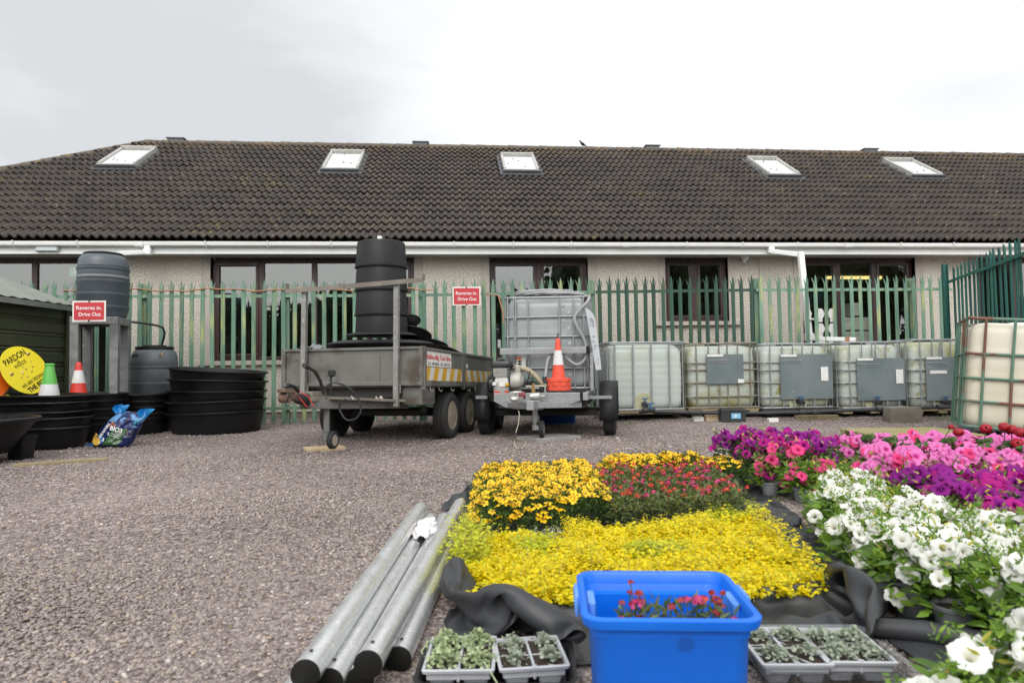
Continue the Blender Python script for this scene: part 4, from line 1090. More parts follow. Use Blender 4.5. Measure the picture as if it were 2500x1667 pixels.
# ------------------------------------------------------------------ compost bag
def bag():
    c = cw((272-1250)/F*8.3, 8.3)
    t = thing('compost_bag', 'half full blue compost bag slumped against the black tubs', 'bag', c, rot=(R(-2), R(2), -PSI)); t.scale = (.90, .95, .90)
    # outline of the standing sack in its own leaning plane (u across, v up), thickened like a pillow
    lo = [(-.27,.0),(-.255,.10),(-.20,.24),(-.10,.38),(.02,.50)]; hi = [(.20,.0),(.26,.08),(.31,.22),(.36,.36),(.42,.47)]
    def lerp(tab, v_):
        q = v_*(len(tab)-1); i = min(int(q), len(tab)-2); f = q-i
        return tab[i][0]+(tab[i+1][0]-tab[i][0])*f, tab[i][1]+(tab[i+1][1]-tab[i][1])*f
    nu, nv = 30, 26; front = []; back = []
    def surf(u, v_, s):
        xl, zl = lerp(lo, v_); xr, zr = lerp(hi, v_); x = xl+(xr-xl)*u; z = zl+(zr-zl)*u
        edge = max(0, 4*u*(1-u))**.42 * min(1, (v_*6+.12))**.6 * (1 if v_ < .8 else max(.12, 1-(v_-.8)*4.2))
        th = .135*edge*(1.05-.35*v_)
        cr = .020*mnoise.noise((x*7, z*7, s*3)) + .012*mnoise.noise((x*16+z*9, z*14, s*5)) + .006*math.sin((x*.8-z)*60+4*mnoise.noise((x*5,z*5,1)))*edge
        return Vector((x, .04 + .10*v_ - s*(th + cr*edge), z + .012*mnoise.noise((x*9,2,s))))
    for s_, tgt in ((1, front), (-1, back)):
        for j in range(nv): tgt.append([surf(i/(nu-1), j/(nv-1), s_) for i in range(nu)])
    k = MB(); k.grid(front); k.f = [tuple(reversed(f)) for f in k.f]; k2 = MB(); k2.grid(back); n0 = len(k.v); k.v += k2.v; k.f += [tuple(i+n0 for i in f) for f in k2.f]; k.mi = [0]*len(k.f)
    m = bpy.data.materials.new('printed_blue_plastic'); m.use_nodes = True; nt = m.node_tree; bs = nt.nodes['Principled BSDF']
    tc = nt.nodes.new('ShaderNodeTexCoord'); v = tc.outputs['Object']
    n1 = _noise(nt, v, 9, 4); n2 = _noise(nt, v, 30, 3)
    cc = _mix(nt, _ramp(nt, n1, .4, .6), (.004,.009,.055), (.008,.018,.10))
    sx = nt.nodes.new('ShaderNodeSeparateXYZ'); nt.links.new(v, sx.inputs[0])
    msk = nt.nodes.new('ShaderNodeMath'); msk.operation = 'MULTIPLY'
    nt.links.new(_ramp(nt, sx.outputs[2], .33, .37), msk.inputs[0]); nt.links.new(_ramp(nt, n1, .47, .50), msk.inputs[1])
    cc = _mix(nt, msk.outputs[0], cc, (.10,.24,.46))
    def blob(pos, r0, r1, colr, cc):
        ob = nt.nodes.new('ShaderNodeVectorMath'); ob.operation = 'DISTANCE'; ob.inputs[1].default_value = pos; nt.links.new(v, ob.inputs[0])
        om = nt.nodes.new('ShaderNodeMath'); om.operation = 'ADD'; nt.links.new(ob.outputs['Value'], om.inputs[0]); nt.links.new(_ramp(nt, n2, .3, .7, -.04, .04), om.inputs[1])
        return _mix(nt, _ramp(nt, om.outputs[0], r1, r0), cc, colr)
    cc = blob((.33,-.02,.33), .05, .08, (.05,.28,.40), cc); cc = blob((-.14,-.06,.10), .03, .07, (.02,.12,.30), cc); cc = blob((.10,-.10,.40), .02, .05, (.25,.40,.50), cc); cc = blob((-.02,-.08,.36), .075, .10, (.70,.24,.02), cc); cc = blob((-.03,-.08,.33), .03, .06, (.75,.55,.10), cc); cc = blob((.27,-.05,.20), .02, .05, (.45,.22,.04), cc)
    nt.links.new(cc, bs.inputs['Base Color']); bs.inputs['Roughness'].default_value = .2
    _bump(nt, _noise(nt, v, 13, 5), bs, .6, .03)
    k.build('sack', m, t, smooth=60)
    M_SKYB = nmat('bright_blue_film', (.010,.17,.48), (.02,.27,.62), 7, .25, bump=.4, bsc=14)
    for x0, z0, dx, dz, w_ in ((.03,.47,.03,.11,.13), (.36,.42,.06,.12,.13)):
        rows_ = []
        for i in range(9):
            u = i/8; rows_.append([Vector((x0 + dx*u + (q-.5)*w_*(1+.5*u*(1-u)*4*.5), .10 - .05*math.sin(q*8+u*3)*(.4+u) - .02, z0 + dz*u + .025*mnoise.noise((q*5, u*3, x0*9)))) for q in np.linspace(0,1,16)])
        k = MB(); k.grid(rows_); k.grid([[p+Vector((0,.008,0)) for p in reversed(r)] for r in rows_]); k.build('gathered_corner', M_SKYB, t, smooth=60)
    k = MB(); k.grid([[Vector((-.34+.11*u, .0+.02*math.sin(u*5)-.03*q, .01+.055*q*(.4+.6*u))) for q in np.linspace(0,1,5)] for u in np.linspace(0,1,7)]); k.build('bottom_corner', M_SKYB, t, smooth=60)
    # print on the front: everything slants with the sack
    def on(u, v_, rot=0):
        p = surf(u, v_, 1); a = (surf(min(1,u+.05), v_, 1)-surf(max(0,u-.05), v_, 1)); a.y = 0; a.normalize()
        a = Matrix.Rotation(rot, 3, 'Y') @ a; n = Vector((0,-1,0)); b_ = n.cross(a); M = Matrix((a, b_, n)).transposed().to_4x4(); M.translation = p + Vector((0,-.022,0)); return M
    rows_ = [[surf(u, v_, 1)+Vector((0,-.006,0)) for u in np.linspace(.40,.80,12)] for v_ in np.linspace(.10,.56,12)]
    k = MB(); k.grid(rows_); k.f = [tuple(reversed(f)) for f in k.f]; k.build('printed_panel', nmat('green_print', (.012,.05,.014), (.03,.10,.025), 14, .25, spots=((.08,.17,.05), 16, .58)), t, smooth=60)
    text('BIO3', .085, M_LETTER, t, on(.55,.53,R(12)), .17, .002)
    for i, s in enumerate('123'): text(s, .055, M_LETTER, t, on(.40-.05*i,.42-.13*i,R(12)), None, .002)
    for i in range(3): text('nutrient rich compost', .02, M_LETTER, t, on(.60,.45-.04*i,R(12)), .15, 0)
    text('100% NATURAL', .045, M_LETTER, t, on(.24,.50,R(-62)), .24, .001)
    text('NEW', .06, M_STRYB, t, on(.10,.30,R(-66)), .13, .002)
    k = MB(); k.lathe([(.05,0),(.05,.004),(.036,.004),(.036,0)], 24, closed=True); o = k.build('printed_ring', M_STRYB, t); o.matrix_local = on(.20,.20)
M_STRYB = nmat('gold_print', (.55,.33,.04), (.6,.38,.06), 9, .3)
bag()

# planks and slabs lying about
def plank(name, label, cat, px0, py0, px1, py1, wd, th, mat, z=.0):
    a, b = G(px0, py0, z), G(px1, py1, z)
    k = MB(); k.beam((a.x,a.y,z+th/2), (b.x,b.y,z+th/2), wd, th); tag(k.build(name, mat, smooth=0, bevel=.004), label, cat)
plank('timber_plank', 'pale timber strip lying on the gravel in front of the tubs', 'plank', 30, 1140, 262, 1124, .12, .03, M_WOOD)
plank('plywood_offcut', 'pale plywood offcut under the flatbed trailer jockey wheel', 'board', 745, 1101, 838, 1095, .30, .035, M_PLY)
plank('paving_slab', 'grey concrete slab under the water trailer jockey wheel', 'slab', 1285, 1077, 1392, 1068, .46, .045, M_SLAB)
# ------------------------------------------------------------------ wheels
def wheel(parent, x, y, z, r, wd, rim_mat, face=1, tread_mat=None, nm='wheel'):
    """axle along x; face = +1 shows the rim outwards on +x"""
    k = MB(); n = 40
    pr = [(r*.56,-wd*.36),(r*.62,-wd*.47),(r*.80,-wd*.52),(r*.93,-wd*.47),(r*.985,-wd*.38),(r,-wd*.30),(r,-wd*.17),(r*.975,-wd*.16),(r*.975,-wd*.13),(r,-wd*.12),(r,wd*.12),(r*.975,wd*.13),(r*.975,wd*.16),(r,wd*.17),(r,wd*.30),(r*.985,wd*.38),(r*.93,wd*.47),(r*.80,wd*.52),(r*.62,wd*.47),(r*.56,wd*.36)]
    k.lathe(pr, n, closed=True)
    M = Matrix.Translation((x,y,z)) @ Matrix.Rotation(math.pi/2*face, 4, 'Y')
    w_ = thing(nm, None, None); w_.parent = parent; w_.matrix_local = M
    k.build('tyre', tread_mat or M_RUBBER, w_, smooth=40)
    k = MB()
    k.lathe([(r*.60,wd*.44),(r*.615,wd*.46),(r*.60,wd*.47),(r*.56,wd*.40),(r*.53,wd*.22),(r*.50,wd*.18),(r*.40,wd*.24),(r*.27,wd*.30),(r*.20,wd*.30),(r*.18,wd*.42),(r*.12,wd*.46),(.001,wd*.46)], n)
    k.build('rim', rim_mat, w_, smooth=30)
    k = MB()
    for i in range(5):
        a = i*2*math.pi/5; k.lathe([(r*.03,wd*.28),(r*.03,wd*.35),(.001,wd*.36)], 6, c=(r*.30*math.cos(a), r*.30*math.sin(a), 0))
    for i in range(10):
        a = (i+.5)*2*math.pi/10; k.lathe([(r*.045,wd*.232),(r*.04,wd*.236),(.001,wd*.237)], 8, c=(r*.445*math.cos(a), r*.445*math.sin(a), 0))
    k.build('wheel_nuts', M_DARKST, w_, smooth=0)
    return w_
def jockey(parent, x, y, z0, z1, r, rim):
    j = thing('jockey_wheel', None, None); j.parent = parent; j.location = (x, y, z0)
    k = MB(); k.tube([(0,0,r*.9),(0,0,(z1-z0)*.45)], .026, 12); k.tube([(0,0,(z1-z0)*.42),(0,0,z1-z0)], .034, 12); k.build('stem', M_GALVD if rim is M_CREAMRIM else M_GALV, j, smooth=40)
    k = MB(); k.box(-.034,.034,-.012,.012,r*.85,r*1.5); k.beam((.034,0,r*1.15),(.075,-.0,r*.98),.045,.012); k.beam((-.0,.0,r*1.25),(.075,.0,r*1.0),.05,.05); k.build('fork', M_GALVD if rim is M_CREAMRIM else M_GALV, j, smooth=0)
    wheel(j, .085, -.02, r, r, .055, rim, 1, M_TREAD, nm='castor')
    return j

# ------------------------------------------------------------------ flatbed trailer
def flatbed():
    head = R(14)
    t = thing('flatbed_trailer', 'weathered galvanised flatbed trailer with yellow and white striped side boards', 'trailer', cw(-1.918, 7.92), -PSI-head)
    tl = R(-1.7)
    body = Matrix.Rotation(tl, 4, 'X')
    W_, L_ = .91, 2.9; z0, z1 = .735, 1.18
    def bp(mb, name, m, **k):
        o = mb.build(name, m, t, **k); o.matrix_local = body; return o
    # headboard
    k = MB(); k.box(-W_, W_, -.004, .010, z0+.02, z1-.02)
    k.box(-W_, W_, -.03, .012, z1-.035, z1-.005); k.box(-W_, W_, -.034, .012, z0-.012, z0+.035)
    k.box(-W_, -W_+.035, -.028, .012, z0+.035, z1-.035); k.box(W_-.05, W_, -.028, .012, z0+.035, z1-.035)
    for x in (-.6, .36, .62): k.box(x-.01, x+.01, -.012, .0, z0+.035, z1-.035)
    bp(k, 'headboard', M_GALVD, smooth=0, bevel=.004)
    k = MB()
    for i in range(9):
        x = -W_+.08 + i*(2*W_-.16)/8
        for z in (z0+.07, z1-.06): k.lathe([(.009,0),(.007,.006),(.001,.008)], 8, c=(0,0,0)) if False else k.box(x-.007, x+.007, -.012, -.003, z-.007, z+.007)
    bp(k, 'rivets', M_DIRTST, smooth=0)
    # side boards, each in two hinged leaves
    for s, nm in ((1,'r'), (-1,'l')):
        x = s*W_
        for a, b in ((.015, 1.44), (1.47, L_-.01)):
            k = MB(); xa, xb = sorted((x-s*.012, x+s*.004))
            k.box(xa, xb, a, b, z0+.03, z1-.045)
            xa, xb = sorted((x-s*.03, x+s*.022)); k.box(xa, xb, a, b, z1-.045, z1-.012)
            xa, xb = sorted((x-s*.02, x+s*.016)); k.box(xa, xb, a, b, z0-.02, z0+.03)
            xa, xb = sorted((x-s*.01, x+s*.018)); k.box(xa, xb, a, a+.05, z0+.03, z1-.045); k.box(xa, xb, b-.05, b, z0+.03, z1-.045)
            sb = bp(k, 'side_board', M_GALVD, smooth=0, bevel=.003)
            if s == 1:
                st = MB(); sw = MB(); lo, hi = z0+.045, z0+.205; y = a+.055; e_ = b-.055
                n = 9; wd = (e_-y)/n; sl = .07 if a < 1 else -.07
                sw.box(x+.0045, x+.006, y, e_, lo, hi)
                for i in range(n):
                    if i % 2 == 0:
                        ya, yb = y + i*wd, y + (i+1)*wd
                        if sl > 0: q = [(max(y,ya-sl), lo), (yb-sl, lo), (min(yb,e_), hi), (ya, hi)]
                        else: q = [(ya, lo), (min(yb,e_), lo), (min(yb+sl,e_), hi), (max(ya+sl,y), hi)]
                        if q[1][0] <= q[0][0]: continue
                        xx = x+.0072
                        st.add([(xx, p[0], p[1]) for p in q], [(0,1,2,3)])
                sw.build('reflective_strip', M_STRW, sb, smooth=0); st.build('stripes', M_STRY, sb, smooth=0)
                if a < 1:
                    pl = MB(); pl.box(x+.0045, x+.007, .06, .95, z0+.215, z1-.05); pl.build('name_plate', M_SIGNW, sb, smooth=0)
                    T = Matrix.Translation((x+.0075, .5, z0+.325)) @ Matrix.Rotation(math.pi/2, 4, 'Z') @ Matrix.Rotation(math.pi/2, 4, 'X')
                    text('Ballincollig Tool Hire', .085, M_RED, sb, T, .84, .002)
                    T = Matrix.Translation((x+.0075, .52, z0+.245)) @ Matrix.Rotation(math.pi/2, 4, 'Z') @ Matrix.Rotation(math.pi/2, 4, 'X')
                    text('021 4870800 - 021 4873322', .055, M_DARKST, sb, T, .78, 0)
                else:
                    pl = MB(); pl.box(x+.0045, x+.007, a+.1, a+.19, z0+.235, z0+.285); pl.build('sticker', M_PAPER, sb, smooth=0)
        for y in (.0, 1.455, L_):
            k = MB(); xa, xb = sorted((x-s*.03, x+s*.026)); k.box(xa, xb, y-.012, y+.012, z0-.06, z1-.0)
            bp(k, 'hinge_post', M_GALVD, smooth=0)
        for y in (.25, .55, 1.0, 1.7, 2.2):
            hk = MB(); hk.tube([(x-s*.02,y,z0-.03),(x-s*.01,y,z0-.07),(x+s*.02,y,z0-.085),(x+s*.03,y,z0-.06)], .008, 6); bp(hk, 'rope_hook', M_GALV)
    k = MB(); k.box(-W_, W_, L_-.012, L_+.012, z0-.02, z1-.02); bp(k, 'tailboard', M_GALVD, smooth=0)
    k = MB(); k.box(-W_+.015, W_-.015, .015, L_-.015, z0-.03, z0+.008); bp(k, 'deck', M_DIRTST, smooth=0)
    # chassis rails and cross members
    k = MB()
    for x in (-.60, .60): k.box(x-.03, x+.03, .05, L_, z0-.22, z0-.032)
    for y in (.1, .7, 1.4, 2.1, 2.75): k.box(-.57, .57, y-.02, y+.02, z0-.15, z0-.034)
    bp(k, 'chassis', M_DARKST, smooth=0)
    for x0_, x1_ in ((.635, W_-.03), (-W_+.03, -.635)):
        k = MB(); k.box(x0_, x1_, .03, .45, z0-.23, z0-.035); bp(k, 'wing_plate', M_GALVD, smooth=0)
    # upright frame (ladder rack)
    for x, zb, zt in ((-.60, .58, 1.89), (.60, .48, 1.93)):
        k = MB(); k.box(x-.03, x+.03, -.092, -.036, zb, zt)
        k.box(x-.045, x+.045, -.0355, -.030, z0-.10, z0+.0)
        bp(k, 'upright_post', M_GALVPO, smooth=0, bevel=.004)
    k = MB(); a, b = Vector((-.82,-.10,1.895)), Vector((.95,-.10,1.955)); k.beam(a, b, .055, .006); k.beam(a+Vector((0,-.026,-.026)), b+Vector((0,-.026,-.026)), .006, .05)
    k.box(-.83,-.815,-.13,-.07,1.87,1.97); k.box(.94,.955,-.13,-.07,1.93,2.0)
    bp(k, 'crossbar', M_DIRTST, smooth=0)
    # A-frame drawbar
    k = MB()
    zc = .545
    for s in (-1, 1):
        k.beam((s*.60,.25,.50),(s*.04,-1.00,zc-.01),.055,.10)
    bp(k, 'drawbar', M_GALVD, smooth=0, bevel=.004)
    k = MB(); k.beam((.66,.10,.545),(.16,-.80,.595),.10,.03); bp(k, 'step_plank', M_DIRTST, smooth=0)
    YO = .28
    body = Matrix.Rotation(tl, 4, 'X') @ Matrix.Translation((0, YO, -.03))
    k = MB(); k.box(-.11,.11,-1.30,-.95,zc+.045,zc+.095); k.box(-.075,.075,-1.28,-1.0,zc+.095,zc+.15); bp(k, 'coupling_housing', M_DIRTST, smooth=0, bevel=.008)
    # hitch
    k = MB(); k.tube([(0,-1.28,zc+.07),(0,-1.36,zc+.07),(0,-1.44,zc+.08)], [.062,.058,.052], 14); bp(k, 'rubber_boot', M_TREAD)
    k = MB()
    k.beam((0,-1.42,zc+.08),(0,-1.66,zc+.12),.075,.07); k.beam((0,-1.55,zc+.15),(0,-1.73,zc+.16),.09,.035); k.tube([(-.05,-1.66,zc+.09),(.05,-1.66,zc+.09)], .05, 12)
    bp(k, 'coupling_head', M_RUST, bevel=.006)
    k = MB(); k.tube([(.0,-1.42,zc+.15),(.0,-1.50,zc+.20),(.0,-1.62,zc+.22)], .018, 8); bp(k, 'coupling_handle', M_TREAD)
    k = MB(); k.tube([(.07,-1.05,zc+.12),(.09,-1.15,zc+.26),(.09,-1.26,zc+.36),(.09,-1.40,zc+.40)], [.02,.018,.018,.018], 10); k.tube([(.09,-1.40,zc+.40),(.09,-1.47,zc+.415)], .026, 10); bp(k, 'handbrake_lever', M_DARKST)
    k = MB(); k.tube([(.14,-1.02,zc+.10),(.14,-1.02,zc+.30),(.17,-1.02,zc+.32)], .012, 8); k.lathe([(.03,0),(.04,.01),(.04,.06),(.02,.07)], 12, c=(.15,-1.02,zc+.31)); bp(k, 'jockey_crank', M_TREAD)
    k = MB(); cpts = [(.10,-1.1,zc+.13),(.20,-1.12,zc+.24),(.34,-1.05,zc+.20),(.44,-.98,zc+.08),(.46,-.95,zc-.06),(.40,-.97,zc-.15),(.31,-1.0,zc-.15),(.25,-1.02,zc-.05),(.26,-1.02,zc+.03),(.30,-1.0,zc+.06),(.35,-.98,zc+.04)]
    sm_ = []
    for i in range(len(cpts)-1):
        p0 = Vector(cpts[max(i-1,0)]); p1 = Vector(cpts[i]); p2 = Vector(cpts[i+1]); p3 = Vector(cpts[min(i+2,len(cpts)-1)])
        for u in (0,.25,.5,.75): sm_.append(.5*((2*p1)+(p2-p0)*u+(2*p0-5*p1+4*p2-p3)*u*u+(3*p1-p0-3*p2+p3)*u**3))
    k.tube(sm_, .011, 6); bp(k, 'electric_cable', M_HOSEB, smooth=60)
    k = MB(); k.tube([(.03,-1.45,zc+.15),(.10,-1.40,zc+.10),(.14,-1.36,zc-.0),(.10,-1.42,zc-.01),(.04,-1.48,zc+.10)], .005, 5); bp(k, 'red_breakaway_cable', M_CONER)
    body = Matrix.Rotation(tl, 4, 'X')
    for x, y in ((.30,-.62),(.47,-.25)):
        k = MB(); r0 = random.Random(int(x*100))
        k.grid([[(x+.045*u, y+.02*v_, .575 + .035*v_*(.5+.5*math.sin(u*5)) + r0.uniform(-.01,.012)) for v_ in np.linspace(0,1,5)] for u in np.linspace(-1,1,7)]); bp(k, 'cable_tie_tape', M_BAND, smooth=60)
    # axles, wheels
    for y in (1.10, 1.86):
        k = MB(); k.beam((-.72,y,.33),(.72,y,.33),.07,.07); k.beam((.58,y-.28,.40),(.58,y+.05,.34),.05,.09); k.beam((-.58,y-.28,.40),(-.58,y+.05,.34),.05,.09); k.build('axle', M_DARKST, t, smooth=0)
        for s in (-1, 1): wheel(t, s*.80, y, .303, .303, .185, M_CREAMRIM, s)
    jockey(t, .10, -.74, .075, .50, .095, M_CREAMRIM)
    return t
M_GALVPO = nmat('stained_galvanised_post', (.26,.26,.245), (.20,.195,.175), 6, .5, metal=.4, spots=((.40,.40,.39), 18, .6, .06), spots2=((.14,.12,.095), 3, .6, .15))
M_STRW = nmat('white_reflective_strip', (.62,.60,.54), (.52,.50,.45), 8, .45, spots=((.34,.31,.26), 7, .64, .1))
M_STRY = nmat('yellow_reflective_stripe', (.58,.33,.02), (.50,.28,.015), 6, .45, spots=((.33,.20,.03), 7, .66, .1))
FT = flatbed()

# ------------------------------------------------------------------ tower of upturned planters on the trailer
def load():
    c = cw((932-1250)/F*9.0, 9.0)
    zb = 1.10
    def pot(z, h, rt, rbm, label, brim=0):
        k = MB(); n = 48
        pr = []
        if brim: pr += [(brim,0),(brim+.006,.008),(brim-.01,.03),(rbm+.03,.045),(rbm+.01,.05)]
        else: pr += [(rbm+.004,0),(rbm+.012,.002),(rbm+.012,.022),(rbm+.004,.026)]
        pr += [(rbm+.002,.04),(rt+.006,h-.02),(rt,h-.008),(rt-.02,h),(.001,h+.004)]
        k.lathe(pr, n); o = k.build('planter_pot', M_BLACKM, smooth=40); o.location = (c.x, c.y, z)
        tag(o, label, 'planter', 'upturned black planters stacked on the flatbed trailer'); return o
    z1 = P(932, 832, 8.95).z
    zt = P(932, 578, 8.95).z
    hs = [P(932, y, 8.68).z for y in (818, 767, 705, 646, 579)]
    r = 62/F*8.95
    pot(hs[0], hs[1]-hs[0]+.10, r*.955, r*1.03, 'lowest upturned black planter of the tower, with a wide brim', brim=r*1.36)
    pot(hs[1]-.0, hs[2]-hs[1]+.10, r*.945, r*1.025, 'third black planter from the top of the tower')
    pot(hs[2], hs[3]-hs[2]+.10, r*.935, r*1.015, 'second black planter from the top of the tower')
    pot(hs[3], hs[4]-hs[3], r*.92, r*1.005, 'topmost upturned black planter of the tower')
    k = MB(); k.lathe([(.033,0),(.033,.085),(.028,.086),(.028,.02)], 20); o = k.build('plastic_pipe', M_WHITE); o.location = (c.x-.02, c.y, hs[4]+.004); tag(o, 'short white pipe standing on top of the planter tower', 'pipe')
    # wide dish below
    k = MB(); rr_ = 258/2/F*8.8
    k.lathe([(rr_*.80,-.13),(rr_*.86,-.12),(rr_*.97,-.015),(rr_*1.01,-.01),(rr_*1.02,.008),(rr_*.98,.022),(rr_*.80,.05),(rr_*.5,.062),(rr_*.3,.064)], 64); o = k.build('wide_dish', M_BLACKM, smooth=40)
    p = P(930, 842, 8.9); o.location = (p.x, p.y, p.z); tag(o, 'wide black upturned dish under the planter tower', 'dish')
    # bowls lying behind
    for px, py, d, rr_, tx, ty, lb in ((1010, 815, 9.3, .24, -22, 10, 'black bowl tilted right behind the planter tower'), (1065, 838, 9.6, .17, -14, 16, 'small black bowl on the pile between two other bowls'), (1098, 856, 9.3, .20, -10, 22, 'black bowl lying lowest at the right side of the trailer'), (1000, 783, 9.6, .15, -30, -5, 'small dark bowl highest behind the planter tower')):
        k = MB(); k.lathe([(rr_*.55,-.10),(rr_*.62,-.095),(rr_*.95,-.012),(rr_*1.06,-.008),(rr_*1.07,.004),(rr_*.97,.006),(rr_*.9,-.005),(rr_*.58,-.085),(.001,-.09)], 36)
        o = k.build('bowl', M_BLACKM, smooth=45); o.location = P(px, py, d); o.rotation_euler = (R(tx), R(ty), 0); tag(o, lb, 'bowl', 'loose black bowls on the flatbed trailer')
    # crumpled sheet
    p = P(750, 850, 8.5); rows_ = []
    for i in range(12):
        u = i/11; rows_.append([(p.x-.12+.36*u, p.y-.1+.25*v_, p.z-.02 + .07*(.5+.5*math.sin(u*7+v_*4))*math.sin(math.pi*min(1,max(0,u)))+.05*mnoise.noise((u*6,v_*6,2))) for v_ in np.linspace(0,1,10)])
    k = MB(); k.grid(rows_); k.f = [tuple(reversed(f)) for f in k.f]; tag(k.build('plastic_sheet', M_GREYSHEET, smooth=70), 'crumpled grey plastic sheet in the front left corner of the flatbed', 'sheet')
load()

# ------------------------------------------------------------------ bulk liquid tanks (caged)
def tank(name, label, loc, rz, W_, D_, H_, bmat, cmat, style, group=None, rot=None, lean=0.0, seed=0, plate=None, valve=True, ped=.0, hbars=None, vx=None, full=0):
    t = thing(name, label, 'liquid tank', loc, rz, group, rot)
    rn = random.Random(seed)
    hx, hy = W_/2-.03, D_/2-.03; zb = ped+.03; zt = H_-.035+full; rc = .10-full
    k = MB()
    rings = [(hx-.06,hy-.06,rc*.7,zb),(hx-.015,hy-.015,rc,zb+.03),(hx,hy,rc,zb+.09)]
    nb = 7
    for i in range(nb):
        z = zb+.12+(zt-zb-.30)*i/nb; dz = (zt-zb-.30)/nb
        b_ = .008*math.sin(math.pi*(i+.5)/nb)
        rings += [(hx+b_,hy+b_,rc,z+.01),(hx+b_+.004,hy+b_+.004,rc,z+dz*.5),(hx+b_,hy+b_,rc,z+dz-.008)]
    rings += [(hx,hy,rc,zt-.14),(hx-.006,hy-.006,rc,zt-.10),(hx-.03,hy-.03,rc,zt-.05),(hx-.08,hy-.08,rc*.9,zt-.015),(hx-.16,hy-.16,rc*.8,zt)]
    k.rr(rings, 7); k.build('bottle', bmat, t, smooth=50)
    k = MB(); k.lathe([(.13,0),(.13,.02),(.11,.035),(.001,.04)], 24, c=(0,0,zt)); k.build('filler_cap', M_BLACKM if bmat is not M_IBCY else M_SIGNW, t)
    g = .012 if style != 'big' else .016
    X, Y = W_/2, D_/2; k = MB()
    # horizontal hoops
    hb = hbars if hbars else ([H_-.005] if style == 'vert' else [ped+.20, ped+.42, ped+.62, H_-.30, H_-.005])
    def hoop(z, r_, w=0.0):
        pts = []; cr_ = .06
        for ci, (sx, sy) in enumerate(((1,1),(-1,1),(-1,-1),(1,-1))):
            for q in range(4):
                a = math.pi/2*(ci + q/3); pts.append(Vector((sx*(X-cr_)+cr_*math.cos(a), sy*(Y-cr_)+cr_*math.sin(a), z + w*mnoise.noise((sx*2, sy*2, z*5+q*.2+seed)))))
        pts.append(pts[0]); k.tube(pts, r_, 8, cap=False)
    for z in hb: hoop(z, g if z < H_-.05 else g*1.25, .02 if style in ('grid','big') else 0)
    hoop(ped+.03, g*1.2)
    if style == 'vert': hoop(H_-.03, g*1.0)
    # vertical bars
    if style == 'vert':
        for i in range(8):
            x = -X+.10+(2*X-.2)*i/7
            for y in (-Y,Y): k.box(x-.014, x+.014, y-.008, y+.008, ped+.03, H_-.01) if i % 2 == 0 else None
        for i in range(7):
            y = -Y+.10+(2*Y-.2)*i/6
            for x in (-X,X): k.box(x-.008, x+.008, y-.014, y+.014, ped+.03, H_-.01)
    else:
        xs_ = [-X+.13, -X+.33, -X+.50, X-.50, X-.33, X-.13] if style == 'grid' else [-X+.16, -X+.16+(2*X-.32)/3, X-.16-(2*X-.32)/3, X-.16]
        if vx: xs_ = vx
        for x in xs_:
            for y in (-Y,Y): k.tube([(x,y*1.0+math.copysign(g*.6,y),ped+.03),(x+rn.uniform(-.008,.008),y+math.copysign(g*.6,y),(ped+H_)/2),(x,y+math.copysign(g*.6,y),H_-.005)], g*.95, 6)
        for y in (-Y+.14, -Y/3, Y/3, Y-.14):
            for x in (-X,X): k.tube([(x+math.copysign(g*.6,x),y,ped+.03),(x+math.copysign(g*.6,x),y,H_-.005)], g*.95, 6)
    k.build('cage', cmat, t, smooth=40)
    if ped > .02:
        k = MB()
        for x in (-X+.08, 0, X-.08): k.box(x-.07, x+.07, -Y, Y, .0, ped-.022)
        k.box(-X, X, -Y, Y, ped-.02, ped+.012); k.build('pallet_base', M_WOOD if rn.random() < .5 else M_DARKST, t, smooth=0)
    if plate:
        x0, x1, z0, z1, sx0 = plate
        pl = MB(); rows_ = [[(x, -Y-.024 + .006*mnoise.noise((x*4, z*4, seed)), z) for z in np.linspace(z0, z1, 7)] for x in np.linspace(x0, x1, 9)]
        pl.grid(rows_); pl.f = [tuple(reversed(f)) for f in pl.f]; pl.grid([[(x, y+.004, z) for x, y, z in r] for r in rows_])
        pl.f = [tuple(reversed(f)) for f in pl.f]
        pl.f = [tuple(reversed(f)) for f in pl.f]
        po = pl.build('label_plate', M_PLATE, t, smooth=60)
        for a, b, c, d in ((x0+.01, x0+.27, z1-.035, z1+.0), *( [sx0] if sx0 else [])):
            s_ = MB(); s_.box(a, b, -Y-.0345, -Y-.033, c, d); s_.build('sticker', M_PAPER, po, smooth=0)
        s_ = MB(); s_.box(x0+.02, x0+.36, -Y-.0335, -Y-.032, z1-.10, z1-.085); s_.box(x0+.10, x0+.36, -Y-.0335, -Y-.032, z1-.13, z1-.122); s_.build('pressed_slot', M_CAGE, po, smooth=0)
    if valve:
        v = thing('valve', None, None); v.parent = t; v.location = (valve if isinstance(valve, float) else .0, -Y, ped+.115)
        k = MB(); k.tube([(0,.06,0),(0,-.06,-.005)], .035, 12); k.tube([(0,-.06,-.005),(0,-.13,-.012)], .042, 12); k.build('body', M_HOSEB, v)
        k = MB(); k.tube([(0,-.07,.03),(0,-.07,.075)], .014, 8); k.beam((-.05,-.08,.085),(.055,-.06,.085),.03,.018); k.build('handle', M_BLUEH, v, bevel=.004)
        k = MB(); k.M = Matrix.Translation((0,.028,.02)) @ Matrix.Rotation(math.pi/2, 4, 'X'); k.lathe([(.155,-.01),(.16,.0),(.15,.008),(.03,.006)], 28); k.build('recess_collar', nmat('stained_recess', (.36,.36,.22), (.44,.44,.30), 6, .5), v)
    return t
TG = 'white caged liquid tanks along the fence'
